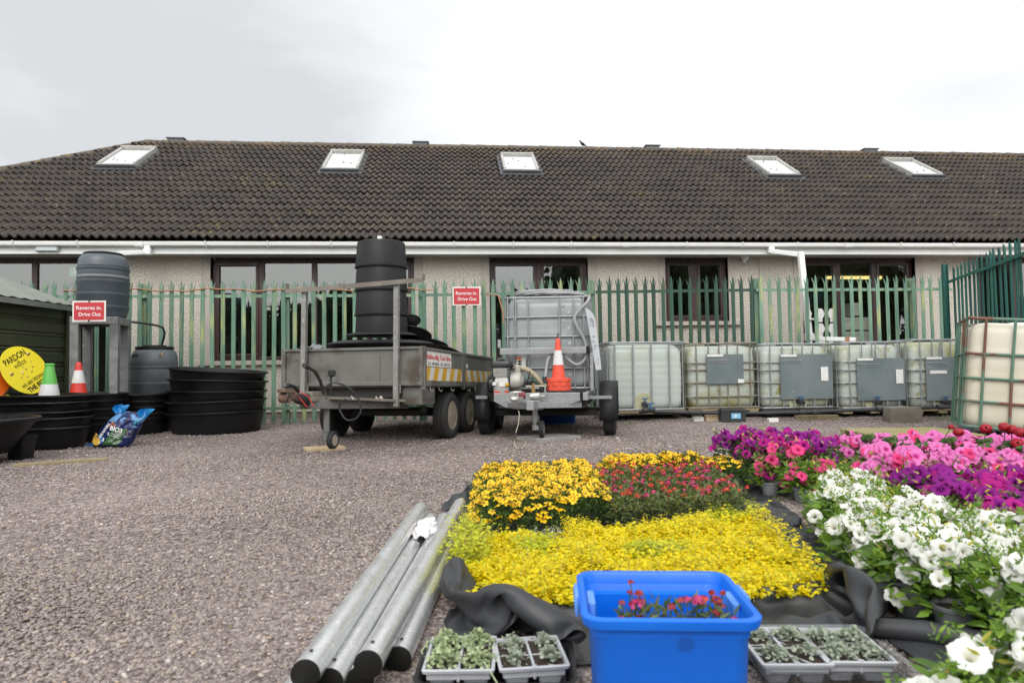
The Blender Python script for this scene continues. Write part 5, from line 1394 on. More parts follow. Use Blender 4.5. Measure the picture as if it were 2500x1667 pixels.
def place_tank(px0, px1, ytop, d, label, style, bm, cm, seed, rzd=0, plate=None, ped=.10, D_=.84, valve=True, ybot=1008, wf=1.0, hbars=None):
    a, b = P(px0, 900, d), P(px1, 900, d)
    W_ = (b-a).length*wf
    cx = (px0+px1)/2
    ctr = P(cx, 900, d + D_/2)
    front = P(cx, 900, d)
    zt = P(cx, ytop, d).z; zb = P(cx, ybot, d).z
    return tank('liquid_tank', label, (front.x + (ctr.x-front.x)*.0 + D_/2*sP*.3, front.y + D_/2, max(gz(front.x, front.y), zb)-.0), R(rzd), W_, D_, zt - max(gz(front.x, front.y), zb), bm, cm, style, TG, seed=seed, plate=plate, ped=ped, valve=valve, hbars=hbars)
place_tank(1482, 1672, 835, 10.35, 'milky tank with plain vertical bars right of the water trailer', 'vert', M_IBCC, M_CAGE, 1, R(0), None, .04, valve=-.06, ybot=1010, D_=1.0)
place_tank(1676, 1852, 838, 10.5, 'stained yellowing tank with a dented grey plate behind the battery', 'grid', M_IBC, M_CAGER, 2, 0, (-.28, .32, .46, .92, (.22,.32,.47,.53)), .06, valve=False)
place_tank(1856, 2036, 838, 10.5, 'white tank under the end of the white downpipe', 'grid', M_IBC, M_CAGE, 3, 0, (-.30, .56, .22, .92, (.36,.48,.50,.72)), .06)
place_tank(2050, 2214, 835, 10.5, 'white tank with grey plate directly behind the concrete block', 'grid', M_IBC, M_CAGE, 4, 0, (-.30, .50, .20, .86, (.34,.46,.46,.68)), .06)
place_tank(2222, 2372, 828, 10.5, 'white tank in the fence corner half hidden by the cream tank', 'grid', M_IBC, M_CAGE, 5, 0, (-.28, .50, .20, .88, (-.22,.06,.62,.67)), .06)
a = P(2336, 1058, 7.75); b = P(2336, 790, 7.75)
W_ = 1.16; TH = R(27); X0 = (2343-1250)/F*7.95; cc = cw(X0 + W_/2*math.cos(TH) + .55*math.sin(TH), 7.95 - W_/2*math.sin(TH) + .55*math.cos(TH)); 
big = tank('liquid_tank', 'yellowed cream tank in a rusty green cage at the right edge', (cc.x, cc.y, .06), 0, W_, 1.1, 1.31, M_IBCY, M_CAGEG, 'big', seed=9, valve=False, ped=.0, rot=(R(-1.0), R(5.0), -PSI-TH), hbars=[.33, .61, .89, 1.31])
def big_valve():
    k = MB(); p = P(2368, 1050, 7.7); k.tube([p+Vector((0,.12,0)), p+Vector((-.06,-.05,-.01))], .05, 14); k.tube([p+Vector((-.06,-.05,-.01)), p+Vector((-.08,-.10,-.012))], .06, 14)
    o = k.build('outlet', M_HOSEB); o.parent = big; o.matrix_parent_inverse = big.matrix_world.inverted()
    bpy.context.view_layer.update(); o.matrix_parent_inverse = big.matrix_world.inverted()
big_valve()

# ------------------------------------------------------------------ water trailer (bowser)
def bowser():
    head = R(9.5)
    t = thing('water_trailer', 'galvanised twin axle trailer with black mudguards carrying a grey water tank', 'trailer', cw(.444, 9.05), -PSI-head)
    def bl(px, py, y):       # photo pixel -> local x,z on the plane y = const of the trailer
        inv = (Matrix.Translation(t.location) @ Matrix.Rotation(-PSI-head, 4, 'Z')).inverted()
        o = inv @ EYEV; r = inv.to_3x3() @ ray(px, py); s_ = (y - o.y)/r.y; q = o + r*s_; return q.x, q.z
    t['_'] = 0; del t['_']
    yf = -.62
    x0, zt = bl(1199, 960, yf); x1, zb = bl(1436, 977, yf)
    k = MB(); k.box(x0, x1, yf, yf+.05, zb, zt); k.box(x0, x0+.05, yf+.05, 1.35, zb, zt); k.box(x1-.05, x1, yf+.05, 1.35, zb, zt); k.box(x0+.05, x1-.05, 1.3, 1.35, zb, zt)
    k.build('frame', M_GALV, t, smooth=0, bevel=.004)
    k = MB(); k.box(x0-.012, x0+.035, yf-.006, yf+.06, zb-.006, zt+.006); k.box(x1-.10, x1-.065, yf-.006, yf-.0005, zb-.002, zt+.004); k.build('end_cap', M_INK, t, smooth=0)
    k = MB(); k.box(x0+.05, x1-.05, yf+.05, 1.3, zt-.05, zt-.035); k.build('platform', M_DIRTST, t, smooth=0)
    # folded front cross plate
    def z_(py): return bl(1300, py, yf-.05)[1]
    q = [(bl(1204,978,yf-.05)[0], z_(978)), (bl(1232,994,yf-.05)[0], z_(993)), (bl(1258,998,yf-.05)[0], z_(999)), (bl(1360,994,yf-.05)[0], z_(995)), (bl(1376,992,yf-.05)[0], z_(993)), (bl(1415,977,yf-.05)[0], z_(978))]
    k = MB(); k.prism(q, yf-.045, yf+.0); k.build('front_plate', M_GALV, t, smooth=0)
    k = MB(); k.beam((0,yf+.0,zb-.06),(-.05,yf-.55,zb-.03),.09,.11); k.beam((x0+.1,yf+.1,zb-.06),(-.05,yf-.35,zb-.04),.05,.07); k.beam((x1-.1,yf+.1,zb-.06),(-.05,yf-.35,zb-.04),.05,.07); k.build('drawbar', M_GALV, t, smooth=0, bevel=.004)
    # front guard rail
    yr = -.16; xa, zr1 = bl(1214, 851, yr); xb, zr0 = bl(1437, 862, yr)
    k = MB(); k.box(xa, xb, yr, yr+.045, zr0, zr1); k.build('guard_rail', M_GALV, t, smooth=0, bevel=.004)
    k = MB(); k.box(xa-.008, xa+.035, yr-.005, yr+.05, zr0-.03, zr1+.012); k.box(xb-.03, xb+.012, yr-.005, yr+.05, zr0-.005, zr1+.012); k.build('rail_cap', M_INK, t, smooth=0)
    for x, z1_ in ((xa+.018, zr1+.12), (xb+.035, zr0)):
        k = MB(); k.box(x-.022, x+.022, yr+.051, yr+.095, zt, z1_); k.build('upright_post', M_GALV, t, smooth=0, bevel=.004)
    xe = xb+.035
    k = MB(); k.box(xe-.02, xe+.02, yr+.1, 1.3, zr0, zr1-.005); k.box(xe-.02, xe+.02, 1.26, 1.3, zt, zr0); k.build('side_rail', M_GALV, t, smooth=0)
    # mudguards over twin wheels
    r = .275
    for s in (-1, 1):
        xm0, xm1 = (bl(1463,980,-.28)[0], bl(1508,980,-.28)[0]) if s > 0 else (bl(1157,980,-.28)[0], bl(1196,980,-.28)[0])
        yc = .38; prof = []
        R_ = .34
        for a in np.linspace(R(196), R(100), 10): prof.append((yc-.35 + R_*math.cos(a), .31 + R_*1.18*math.sin(a)))
        for a in np.linspace(R(80), R(-16), 10): prof.append((yc+.35 + R_*math.cos(a), .31 + R_*1.18*math.sin(a)))
        prof = [(y, max(z, .22)) for y, z in prof]; prof = [(prof[0][0], .22)] + prof + [(prof[-1][0], .22)]
        k = MB(); vs = [(x, y, z) for x in (xm0, xm1) for y, z in prof]; n = len(prof)
        k.add(vs, [(i, i+1, n+i+1, n+i) for i in range(n-1)])
        cy_, cz_ = yc, .32
        vs = []
        xo = xm1 if s > 0 else xm0
        for y, z in prof: vs += [(xo, y, z), (xo, cy_+(y-cy_)*.93, z-.055 if z > .3 else z)]
        k.add(vs, [(2*i, 2*i+2, 2*i+3, 2*i+1) if s < 0 else (2*i+1, 2*i+3, 2*i+2, 2*i) for i in range(n-1)])
        mg = k.build('mudguard', M_BLACKM, t, smooth=40)
        so_ = mg.modifiers.new('thickness', 'SOLIDIFY'); so_.thickness = .006
        k = MB(); bx0, bz = bl(1436 if s > 0 else 1162, 970, -.33); bx1, _ = bl(1494 if s > 0 else 1190, 964, -.33); k.box(min(bx0,bx1), max(bx0,bx1), -.345, -.335, bz-.018, bz+.022)
        k.box(max(bx0,bx1)-.06, max(bx0,bx1)-.045, -.352, -.345, bz-.006, bz+.008); k.build('mudguard_bracket', M_GALV, t, smooth=0)
        for y in (yc-.35, yc+.35): wheel(t, (xm0+xm1)/2 + s*.005, y, r, r, .16, M_GALV, s, M_TREAD)
        for y in (yc-.35, yc+.35):
            if s > 0: k = MB(); k.beam((-.70,y,r+.02),(.70,y,r+.02),.06,.06); k.build('axle', M_DARKST, t, smooth=0)
    k = MB(); k.box(x0+.03, x0+.09, -.5, 1.3, zb-.09, zb); k.box(x1-.09, x1-.03, -.5, 1.3, zb-.09, zb); k.build('chassis', M_DARKST, t, smooth=0)
    jx, jz = bl(1307, 1062, yf-.12); jockey(t, jx, yf-.12, .045, zb-.02, .105, M_GALV)
    # hitch and handwheel
    hx, hz = bl(1262, 972, yf-.45)
    k = MB(); k.beam((hx+.04,yf-.42,hz-.02),(hx,yf-.66,hz-.01),.07,.075); k.lathe([(.05,0),(.055,.02),(.04,.05)], 14, c=(hx,yf-.66,hz-.02)); k.build('coupling_head', M_ALU, t, bevel=.006)
    k = MB(); k.tube([(hx,yf-.5,hz+.02),(hx,yf-.5,hz+.07)], .014, 8)
    ring = [(hx+.075*math.cos(a), yf-.5+.075*math.sin(a), hz+.075) for a in np.linspace(0, 2*math.pi, 17)]; k.tube(ring, .010, 6, cap=False)
    for a in (0, 2.1, 4.2): k.tube([(hx,yf-.5,hz+.07),(hx+.07*math.cos(a),yf-.5+.07*math.sin(a),hz+.075)], .008, 6)
    k.build('handwheel', M_ALU, t)
    k = MB(); mx_, mz = bl(1278, 965, yf-.25); k.tube([(mx_-.05,yf-.3,mz),(mx_+.01,yf-.3,mz),(mx_+.03,yf-.3,mz)], [.035,.05,.04], 14); k.build('rubber_boot', M_MAROON, t)
    k = MB(); a_ = bl(1295, 972, yf-.12); b_ = bl(1318, 964, yf-.12); k.tube([(a_[0],yf-.12,a_[1]+.02),(b_[0],yf-.12,a_[1]+.03)], .045, 14); k.tube([(b_[0],yf-.12,a_[1]+.025),(b_[0]+.06,yf-.12,a_[1]+.03),(b_[0]+.068,yf-.12,a_[1]+.05),(b_[0]+.068,yf-.12,a_[1]+.18)], .011, 8)
    k.box(a_[0]-.03, b_[0]+.0, yf-.15, yf-.09, a_[1]-.04, a_[1]-.025); k.build('jockey_clamp', M_ALU, t)
    k = MB(); g_ = bl(1302, 950, yf-.05); k.tube([(g_[0],yf-.05,zt-.03),(g_[0],yf-.05,zt+.06)], .028, 12); k.tube([(g_[0],yf-.05,zt+.06),(g_[0],yf-.05,zt+.12)], .017, 10); k.build('filler_cup', M_BRASS, t)
    return t, bl, (x0, x1, zb, zt, yf)
BT, BL, BQ = bowser()
def on_bowser(o, x, y, z, rz=0):
    M = Matrix.Translation(BT.location) @ Matrix.Rotation(BT.rotation_euler.z, 4, 'Z') @ Matrix.Translation((x, y, z)) @ Matrix.Rotation(rz, 4, 'Z')
    o.matrix_world = M
def bowser_load():
    x0, x1, zb, zt, yf = BQ
    xl, ztop = BL(1231, 727, 0); xr, _ = BL(1434, 727, 0)
    W_ = xr-xl; D_ = 1.05
    tk = tank('liquid_tank', 'grey caged water tank carried on the twin axle trailer', (0,0,0), 0, W_, D_, ztop - zt + .02, M_IBCG, M_CAGE, 'grid', seed=21, valve=False, ped=.03, full=.03, vx=[-.46*W_, -.385*W_, -.36*W_, -.215*W_, .165*W_, .335*W_, .45*W_],
              hbars=[.06, BL(1300, 899, 0)[1]-zt+.02, BL(1300, 822, 0)[1]-zt+.02, BL(1300, 774, 0)[1]-zt+.02, ztop-zt+.015])
    on_bowser(tk, (xl+xr)/2, D_/2, zt-.02)
    for px, py in ((1374,744),(1389,762),(1375,781),(1389,800),(1375,818),(1390,837),(1375,856),(1391,876),(1376,894),(1391,914)):
        x, z = BL(px, py, 0); k = MB(); k.M = Matrix.Rotation(math.pi/2, 4, 'X'); k.lathe([(.022,0),(.024,.006),(.014,.008),(.001,.003)], 14)
        o = k.build('moulded_boss', nmat('pale_moulded_boss', (.33,.38,.42), (.38,.42,.46), 6, .35) if 'pale_moulded_boss' not in bpy.data.materials else bpy.data.materials['pale_moulded_boss'], tk); o.location = (x-(xl+xr)/2, -D_/2+.022, z-zt+.02)
    k = MB(); a = BL(1262, 897, 0); b = BL(1284, 872, 0); cx = (xl+xr)/2; k.box(a[0]-cx, b[0]-cx, -D_/2-.022, -D_/2-.018, a[1]-zt+.02, b[1]-zt+.02); lb = k.build('safety_label', M_PAPER, tk, smooth=0)
    k = MB(); k.box(a[0]-cx, b[0]-cx-.06, -D_/2-.0245, -D_/2-.0225, b[1]-zt-.012, b[1]-zt+.02)
    k.build('orange_header', M_ORANGE, lb, smooth=0)
    k = MB()
    for i in range(4): z = b[1]-zt-.03-.035*i; k.box(a[0]-cx+.012, a[0]-cx+.07, -D_/2-.0245, -D_/2-.0225, z-.014, z); k.box(a[0]-cx+.03, a[0]-cx+.055, -D_/2-.0248, -D_/2-.0222, z-.02, z+.008)
    k.build('pictogram', M_INK, lb, smooth=0)
    # coiled hose on top
    rn = random.Random(3); k = MB(); pts = []
    for i in range(150):
        a = i*.33; rr_ = .30 + .09*math.sin(i*.37) + rn.uniform(-.01,.01)
        pts.append((rr_*1.3*math.cos(a)+.02, rr_*.9*math.sin(a), .03 + .075*(i/150) + .018*math.sin(a*2+i*.1)))
    k.tube(pts, .019, 7)
    o = k.build('coiled_hose', M_HOSE, smooth=60); on_bowser(o, (xl+xr)/2, .42, ztop+.0); tag(o, 'grey hose coiled on top of the trailer water tank', 'hose')
    k = MB(); pts = [(-.40+.04*i, -.02+.03*math.sin(i*1.3), .075+.02*math.sin(i*.9)) for i in range(12)]; k.tube(pts, .012, 6); o = k.build('red_cable', M_BROWN, smooth=60); on_bowser(o, (xl+xr)/2, .25, ztop+.02); tag(o, 'reddish brown cable lying with the coiled hose on the tank', 'cable')
    # hose hanging down the front
    def L(px, py, y): q = BL(px, py, y); return Vector((q[0], y, q[1]))
    ctrl = [L(1430,722,.3), L(1438,726,.03), L(1432,740,-.07), L(1415,757,-.075), L(1403,776,-.075), L(1410,800,-.075), L(1424,823,-.075), L(1432,850,-.08), L(1428,876,-.09), L(1412,890,-.1), L(1395,884,-.1), L(1378,868,-.1), L(1366,862,-.1), L(1350,862,-.1), L(1338,878,-.12), L(1333,905,-.16), L(1331,930,-.25), L(1331,945,-.33)]
    sm_ = []
    for i in range(len(ctrl)-1):
        p0 = ctrl[max(i-1,0)]; p1 = ctrl[i]; p2 = ctrl[i+1]; p3 = ctrl[min(i+2,len(ctrl)-1)]
        for u in (0,.25,.5,.75): sm_.append(.5*((2*p1)+(p2-p0)*u+(2*p0-5*p1+4*p2-p3)*u*u+(3*p1-p0-3*p2+p3)*u**3))
    k = MB(); k.tube(sm_, .021, 9); o = k.build('grey_hose', M_HOSE, smooth=60); on_bowser(o, 0,0,0); tag(o, 'grey hose looping down the front of the trailer water tank', 'hose')
    # petrol pump
    pm = thing('petrol_pump', 'black and silver petrol water pump bolted on the trailer front', 'pump'); px_, _ = BL(1228, 955, yf+.25); on_bowser(pm, px_, yf+.20, zt-.03); pm.matrix_world = pm.matrix_world @ Matrix.Scale(.86, 4)
    k = MB(); k.box(-.17,.24,-.13,.13,.0,.03); k.build('base', M_INK, pm, smooth=0)
    k = MB(); k.rr([(.12,.11,.03,.03),(.125,.115,.03,.10),(.12,.11,.03,.20),(.10,.10,.03,.27)]); k.build('crankcase', M_ALU, pm, bevel=.004)
    k = MB()
    for i in range(6): k.box(-.11,.10,-.125,.10,.275+i*.021,.287+i*.021)
    k.box(-.09,.08,-.10,.09,.27,.40); k.build('cylinder_fins', M_ALU, pm, smooth=0)
    k = MB(); k.rr([(.11,.11,.04,.41),(.155,.13,.05,.425),(.16,.135,.05,.47),(.15,.125,.05,.50),(.10,.09,.05,.515)]); k.lathe([(.045,.512),(.05,.52),(.05,.54),(.03,.548),(.001,.55)], 16); k.build('fuel_tank', M_ENG, pm)
    k = MB(); k.M = Matrix.Translation((-.17,0,.17)) @ Matrix.Rotation(-math.pi/2, 4, 'Y'); k.lathe([(.15,-.05),(.155,.0),(.13,.04),(.07,.055),(.001,.056)], 24); k.build('recoil_starter', M_ENG, pm)
    k = MB(); k.box(-.12,-.06,-.155,-.14,.15,.20); k.build('maker_label', M_PAPER, pm, smooth=0)
    k = MB(); k.box(-.02,.075,-.13,-.118,.13,.20); k.build('type_plate', M_SIGNW, pm, smooth=0)
    k = MB(); k.M = Matrix.Translation((.10,-.12,.155)) @ Matrix.Rotation(math.pi/2, 4, 'X'); k.lathe([(.03,0),(.03,.03),(.018,.05),(.001,.052)], 14); k.build('oil_plug', M_STRY, pm)
    k = MB(); k.box(.06,.11,-.128,-.10,.03,.07); k.box(-.10,-.02,-.13,-.10,.03,.06); k.build('red_sticker', M_CONER, pm, smooth=0)
    k = MB(); k.M = Matrix.Translation((.235,0,.20)) @ Matrix.Rotation(math.pi/2, 4, 'Y'); k.lathe([(.06,-.10),(.13,-.09),(.145,-.05),(.145,.03),(.13,.06),(.07,.08),(.055,.10)], 28); k.M = None; k.box(.19,.29,-.06,.06,.02,.12); k.tube([(.24,0,.30),(.24,0,.44)], .045, 14); k.build('pump_housing', M_CASTG, pm, bevel=.004)
    k = MB(); k.tube([(.33,0,.20),(.42,0,.20)], .05, 14); k.tube([(.42,0,.20),(.46,0,.20)], .06, 12); k.build('suction_port', M_HOSEB, pm)
    k = MB(); k.tube([(.14,.0,.40),(.17,-.02,.45),(.13,-.05,.47)], .02, 8); k.tube([(-.13,-.10,.34),(-.16,-.13,.30),(-.15,-.14,.26)], .022, 8); k.build('carburettor_lever', M_ENG, pm)
    # hoses of the pump
    def tubeobj(name, label, pts, r_, mat):
        s2 = []
        for i in range(len(pts)-1):
            p0 = pts[max(i-1,0)]; p1 = pts[i]; p2 = pts[i+1]; p3 = pts[min(i+2,len(pts)-1)]
            for u in (0,.25,.5,.75): s2.append(.5*((2*p1)+(p2-p0)*u+(2*p0-5*p1+4*p2-p3)*u*u+(3*p1-p0-3*p2+p3)*u**3))
        s2.append(pts[-1]); k_ = MB(); k_.tube(s2, r_, 10); o_ = k_.build(name, mat, smooth=60); on_bowser(o_, 0,0,0); return tag(o_, label, 'hose')
    y = yf+.25
    tubeobj('tan_hose', 'thick tan hose curving from the pump top to the valve', [L(1256,896,y), L(1272,899,y), L(1288,903,y-.02), L(1305,915,y-.04), L(1316,928,y-.06), L(1325,938,y-.05), L(1330,950,y-.02)], .034, M_HOSET)
    tubeobj('green_hose', 'short green hose from the pump outlet to the valve', [L(1283,925,y), L(1296,926,y), L(1308,930,y-.02), L(1318,940,y-.02), L(1328,952,y)], .032, M_HOSEG)
    vt = thing('hose_valve', 'black hose valve with lever between the pump and the cone stack', 'valve'); q = L(1330,938,y-.05); on_bowser(vt, q.x, q.y, q.z)
    k = MB(); k.box(-.035,.035,-.03,.03,-.02,.06); k.tube([(0,0,-.13),(0,0,.10)], .03, 12); k.build('body', M_HOSEB, vt, bevel=.004)
    k = MB(); k.tube([(-.24,-.05,-.025),(-.0,-.05,-.02),(.03,-.04,-.02)], .012, 8); k.build('lever', M_ROPE, vt)
    k = MB(); k.tube([L(1245,946,yf+.08), L(1262,946,yf+.05), L(1280,940,yf+.02), L(1290,925,yf+.0), L(1294,905,yf+.02)], .008, 6); o = k.build('control_cable', M_HOSEB, smooth=60); on_bowser(o,0,0,0); tag(o, 'thin black cable beside the petrol pump', 'cable')
    # cone stack
    cx, cz = BL(1364, 950, yf+.22); bz = zt-.03
    k = MB(); k.rr([(.215,.215,.06,0),(.215,.215,.06,.03),(.18,.18,.10,.05)]); o = k.build('rubber_cone_base', M_TREAD); on_bowser(o, cx, yf+.22, bz); tag(o, 'black rubber cone base under the stacked red cones', 'cone base')
    H = .56
    for i in range(3):
        c_ = cone(['lowest red cone of the stack on the water trailer, only its base showing', 'middle red cone of the stack on the water trailer, only its base showing', 'topmost red and white cone of the stack on the water trailer'][i], (0,0,0), H, [(0,M_CONEO),(.33,M_CONEW),(.70,M_CONEO)], .088, .160, 'red cones stacked on the water trailer', bt=.055, rz=0)
        on_bowser(c_, cx, yf+.22, bz+.051+i*.054, R((4,-6,9)[i]))
    k = MB(); k.tube([(0,0,0),(.0,0,.10)], .008, 6); o = k.build('metal_rod', M_DARKST); on_bowser(o, cx, yf+.22, bz+.051+.108+H-.03); tag(o, 'thin dark rod poking out of the cone stack', 'rod')
    # leaning white board
    q0 = L(1447,751,-.28); 
    poly_px = [(1429,751),(1437,754),(1446,763),(1451,775),(1466,902),(1453,904),(1446,860)]
    inv_pts = [BL(px, py, -.30) for px, py in poly_px]
    M_ = MB(); M_.prism([(x*1.0, z) for x, z in inv_pts], -.30, -.292)
    # stand the sheet so that it turns away from the camera
    bx = min(x for x, z in inv_pts)
    wide = 2.4
    vs = []
    for (x, y_, z) in M_.v:
        vs.append((x, y_ + (x-bx)*wide, z))
    M_.v = vs
    o = M_.build('white_board', M_PALEB, smooth=0); on_bowser(o, 0,0,0); tag(o, 'white printed board with a rounded top leaning on the trailer tank', 'board')
    ink = nmat('faded_grey_print', (.34,.36,.42), (.42,.43,.48), 20, .5); pink = nmat('faded_pink_print', (.60,.45,.45), (.58,.5,.5), 20, .5)
    rn = random.Random(2)
    def pr(px, py, w_, h_, mt):
        x, z = BL(px, py, -.30); kk = MB(); kk.add([(x-w_,-.302+(x-w_-bx)*wide-.003,z-h_),(x+w_,-.302+(x+w_-bx)*wide-.003,z-h_),(x+w_,-.302+(x+w_-bx)*wide-.003,z+h_),(x-w_,-.302+(x-w_-bx)*wide-.003,z+h_)], [(0,1,2,3)]); kk.build('printing', mt, o, smooth=0)
    for px, py, w_, h_ in ((1442,779,.018,.03),(1447,787,.012,.05),(1440,792,.010,.014),(1448,820,.014,.012),(1447,832,.02,.008),(1452,843,.012,.02),(1449,850,.016,.006)): pr(px, py, w_, h_, ink)
    for px, py in ((1457,876),(1456,883),(1458,889)): pr(px, py, .018, .006, pink if py > 880 else ink)
    # rope from the coupling
    pts = [L(1266,1002,yf-.48), L(1268,1012,yf-.5), L(1266,1035,yf-.5), L(1259,1055,yf-.5)]
    P3 = [BT.matrix_world @ p if False else (Matrix.Translation(BT.location) @ Matrix.Rotation(BT.rotation_euler.z, 4, 'Z')) @ p for p in pts]
    g_ = [(1257,1071),(1256,1085),(1263,1095),(1272,1096),(1281,1088),(1283,1078),(1276,1073),(1264,1072),(1258,1070)]
    P3 += [G(a_, b_, .014) for a_, b_ in g_]
    k = MB(); k.tube(P3, .006, 6); tag(k.build('rope', M_ROPE, smooth=60), 'pale rope hanging from the water trailer hitch and looped on gravel', 'rope')
bowser_load()

# ------------------------------------------------------------------ small things along the tanks
def blue_box():
    a = P(1313, 1026, 10.5); b = P(1406, 1026, 10.5); w_ = (b-a).length
    t = thing('blue_tank', 'deep blue plastic tub on the ground behind the water trailer', 'tub', ((a.x+b.x)/2, (a.y+b.y)/2, .045), -PSI)
    k = MB(); k.rr([(w_/2-.03,.22,.04,0),(w_/2,.25,.05,.35),(w_/2+.01,.26,.05,.50),(w_/2+.03,.28,.05,.505),(w_/2+.03,.28,.05,.53),(w_/2-.0,.25,.05,.53),(w_/2-.02,.23,.05,.45),(w_/2-.05,.2,.04,.02)]); k.build('body', M_BLUED, t)
    k = MB(); k.box(-.06,.06,-.262-.02,-.262,.40,.44); k.build('handle', M_BLUED, t, bevel=.005)
blue_box()
def battery():
    a = P(1764, 1023, 10.0); b = P(1826, 1023, 10.0); w_ = (b-a).length
    t = thing('car_battery', 'black car battery with a pale blue sticker on the gravel', 'battery', ((a.x+b.x)/2, a.y+.1, gz(a.x, a.y)+.004), -PSI)
    k = MB(); k.box(-w_/2+.008, w_/2-.008, -.085, .085, 0, .155); k.box(-w_/2, w_/2, -.09, .09, .156, .195); k.box(-w_/2+.02, w_/2-.02, -.07, .07, .195, .205); k.build('case', M_BATT, t, smooth=0, bevel=.006)
    for s in (-1,1):
        k = MB(); k.lathe([(.011,.205),(.010,.225),(.001,.226)], 10, c=(s*w_*.36,-.05,0)); k.build('terminal', M_DARKST, t)
    k = MB(); k.box(-.035, .105, -.0875, -.0855, .06, .14); s = k.build('sticker', M_BLUEL, t, smooth=0)
    k = MB(); k.prism([(.0,.085),(.03,.075),(.05,.10),(.04,.125),(.02,.12),(.025,.105),(.008,.10)], -.0888, -.0878); k.build('printed_figure', M_PAPER, s, smooth=0)
battery()
def block():
    a = P(2178, 1010, 9.85); b = P(2256, 1010, 9.85); w_ = (b-a).length
    k = MB(); n = 6; hx, hy, hz = w_/2, .11, .235
    k.rr([(hx,hy,.012,0),(hx+.004,hy,.012,.05),(hx,hy+.003,.014,.12),(hx-.004,hy,.012,.20),(hx-.012,hy-.008,.02,hz)], 3)
    o = k.build('concrete_block', M_CONC, smooth=30); o.location = ((a.x+b.x)/2, a.y+.1, gz(a.x,a.y)-.01); o.rotation_euler = (0, R(-1.5), -PSI); tag(o, 'dark rough concrete block lying in front of the tanks', 'block')
block()
def manifold():
    pts = [P(1560, 1003, 10.2), P(1600, 1004, 10.15), P(1680, 1007, 10.15), P(1760, 1008, 10.15), P(1860, 1008, 10.15), P(1960, 1006, 10.15), P(2050, 1002, 10.15), P(2170, 999, 10.2), P(2260, 995, 10.25), P(2330, 993, 10.3)]
    t = thing('water_pipe', 'black pipe with valves joining the white tanks along the ground', 'pipe', pts[0])
    l = [p-pts[0] for p in pts]
    k = MB(); k.tube(l, .026, 10); k.build('pipe', M_HOSEB, t, smooth=60)
    for px, py in ((1578,1001),(1590,1000),(1694,1007),(1706,1007),(1960,1006),(1990,1006),(2148,999),(2296,993)):
        p = P(px, py, 10.15)-pts[0]; k = MB(); k.tube([p+Vector((-.055,0,0)), p+Vector((-.02,0,0)), p+Vector((.02,0,0)), p+Vector((.055,0,0))], [.036,.044,.044,.036], 12); k.build('coupling', M_HOSEB, t)
    p = P(1588, 990, 10.1)-pts[0]; k = MB(); k.tube([p+Vector((0,0,-.05)), p+Vector((0,0,.02))], .02, 8); k.beam(p+Vector((-.06,0,.03)), p+Vector((.06,0,.035)), .03, .02); k.build('valve_handle', M_BLUEH, t)
manifold()
def bits():
    for px0, px1, py, d, h, m, nm, lb, cat in ((1722,1764,1023,10.25,.09,M_PLY,'wood_offcut','short pale wood offcut left of the battery','wood'), (1692,1716,1022,10.25,.07,M_PAPER,'foam_scrap','white foam scrap on the gravel left of the wood offcut','scrap'), (1875,1898,1020,10.1,.06,M_SIGNW,'white_scrap','small white plastic scrap on the gravel right of the battery','scrap'), (1942,2044,1016,10.3,.07,M_WOOD,'timber_plank','brown timber plank under the edge of a tank','plank'), (1450,1485,1012,10.8,.10,M_CONC,'broken_stone','rough stone half buried behind the water trailer','stone')):
        a, b = P(px0, py, d), P(px1, py, d); z = gz(a.x, a.y)
        k = MB(); k.box(0, (b-a).length, -.05, .05, 0, h); o = k.build(nm, m, smooth=0, bevel=.005); o.location = (a.x, a.y, z-.005); o.rotation_euler = (0, 0, -PSI); tag(o, lb, cat)
bits()
def orange_loop():
    k = MB(); pts = [P(1468, 857, 10.8), P(1474, 847, 10.75), P(1484, 839, 10.7), P(1496, 836, 10.7), P(1505, 838, 10.75), P(1512, 846, 10.9)]
    k.tube(pts, .012, 7); tag(k.build('orange_hose', M_HOSEO, smooth=60), 'orange hose draped over the corner of the plain barred tank', 'hose')
    k = MB(); pts = [P(1184, 719, 11.2), P(1205, 719, 11.2), P(1217, 722, 11.15), P(1222, 740, 11.1), P(1228, 765, 11.1), P(1230, 790, 11.1)]
    k.tube(pts, .011, 6); tag(k.build('brown_cable', M_BROWN, smooth=60), 'brown cable hanging on the fence left of the trailer tank', 'cable')
orange_loop()
def wood_pallet():
    a, b = G(2108, 1058, .1), G(2400, 1062, .1)
    t = thing('wooden_pallet', 'mossy wooden pallet behind the pink petunias', 'pallet', (a.x, a.y, 0), -PSI-R(2))
    L_ = (b-a).length; 
    for i in range(7):
        y = -.30 + i*.14; k = MB(); k.box(0+.01*(i%2), L_, y, y+.095, .085, .105); k.build('board', M_WOODM, t, smooth=0, bevel=.003)
    for y in (-.28, .12, .5):
        k = MB(); k.box(0, L_, y, y+.08, 0, .084); k.build('bearer', M_WOODM, t, smooth=0)
M_WOODM = nmat('mossy_timber', (.30,.27,.13), (.22,.20,.085), 3, .85, stretch=(1,9,9), spots=((.36,.31,.19), 6, .6, .1), bump=.2)
wood_pallet()
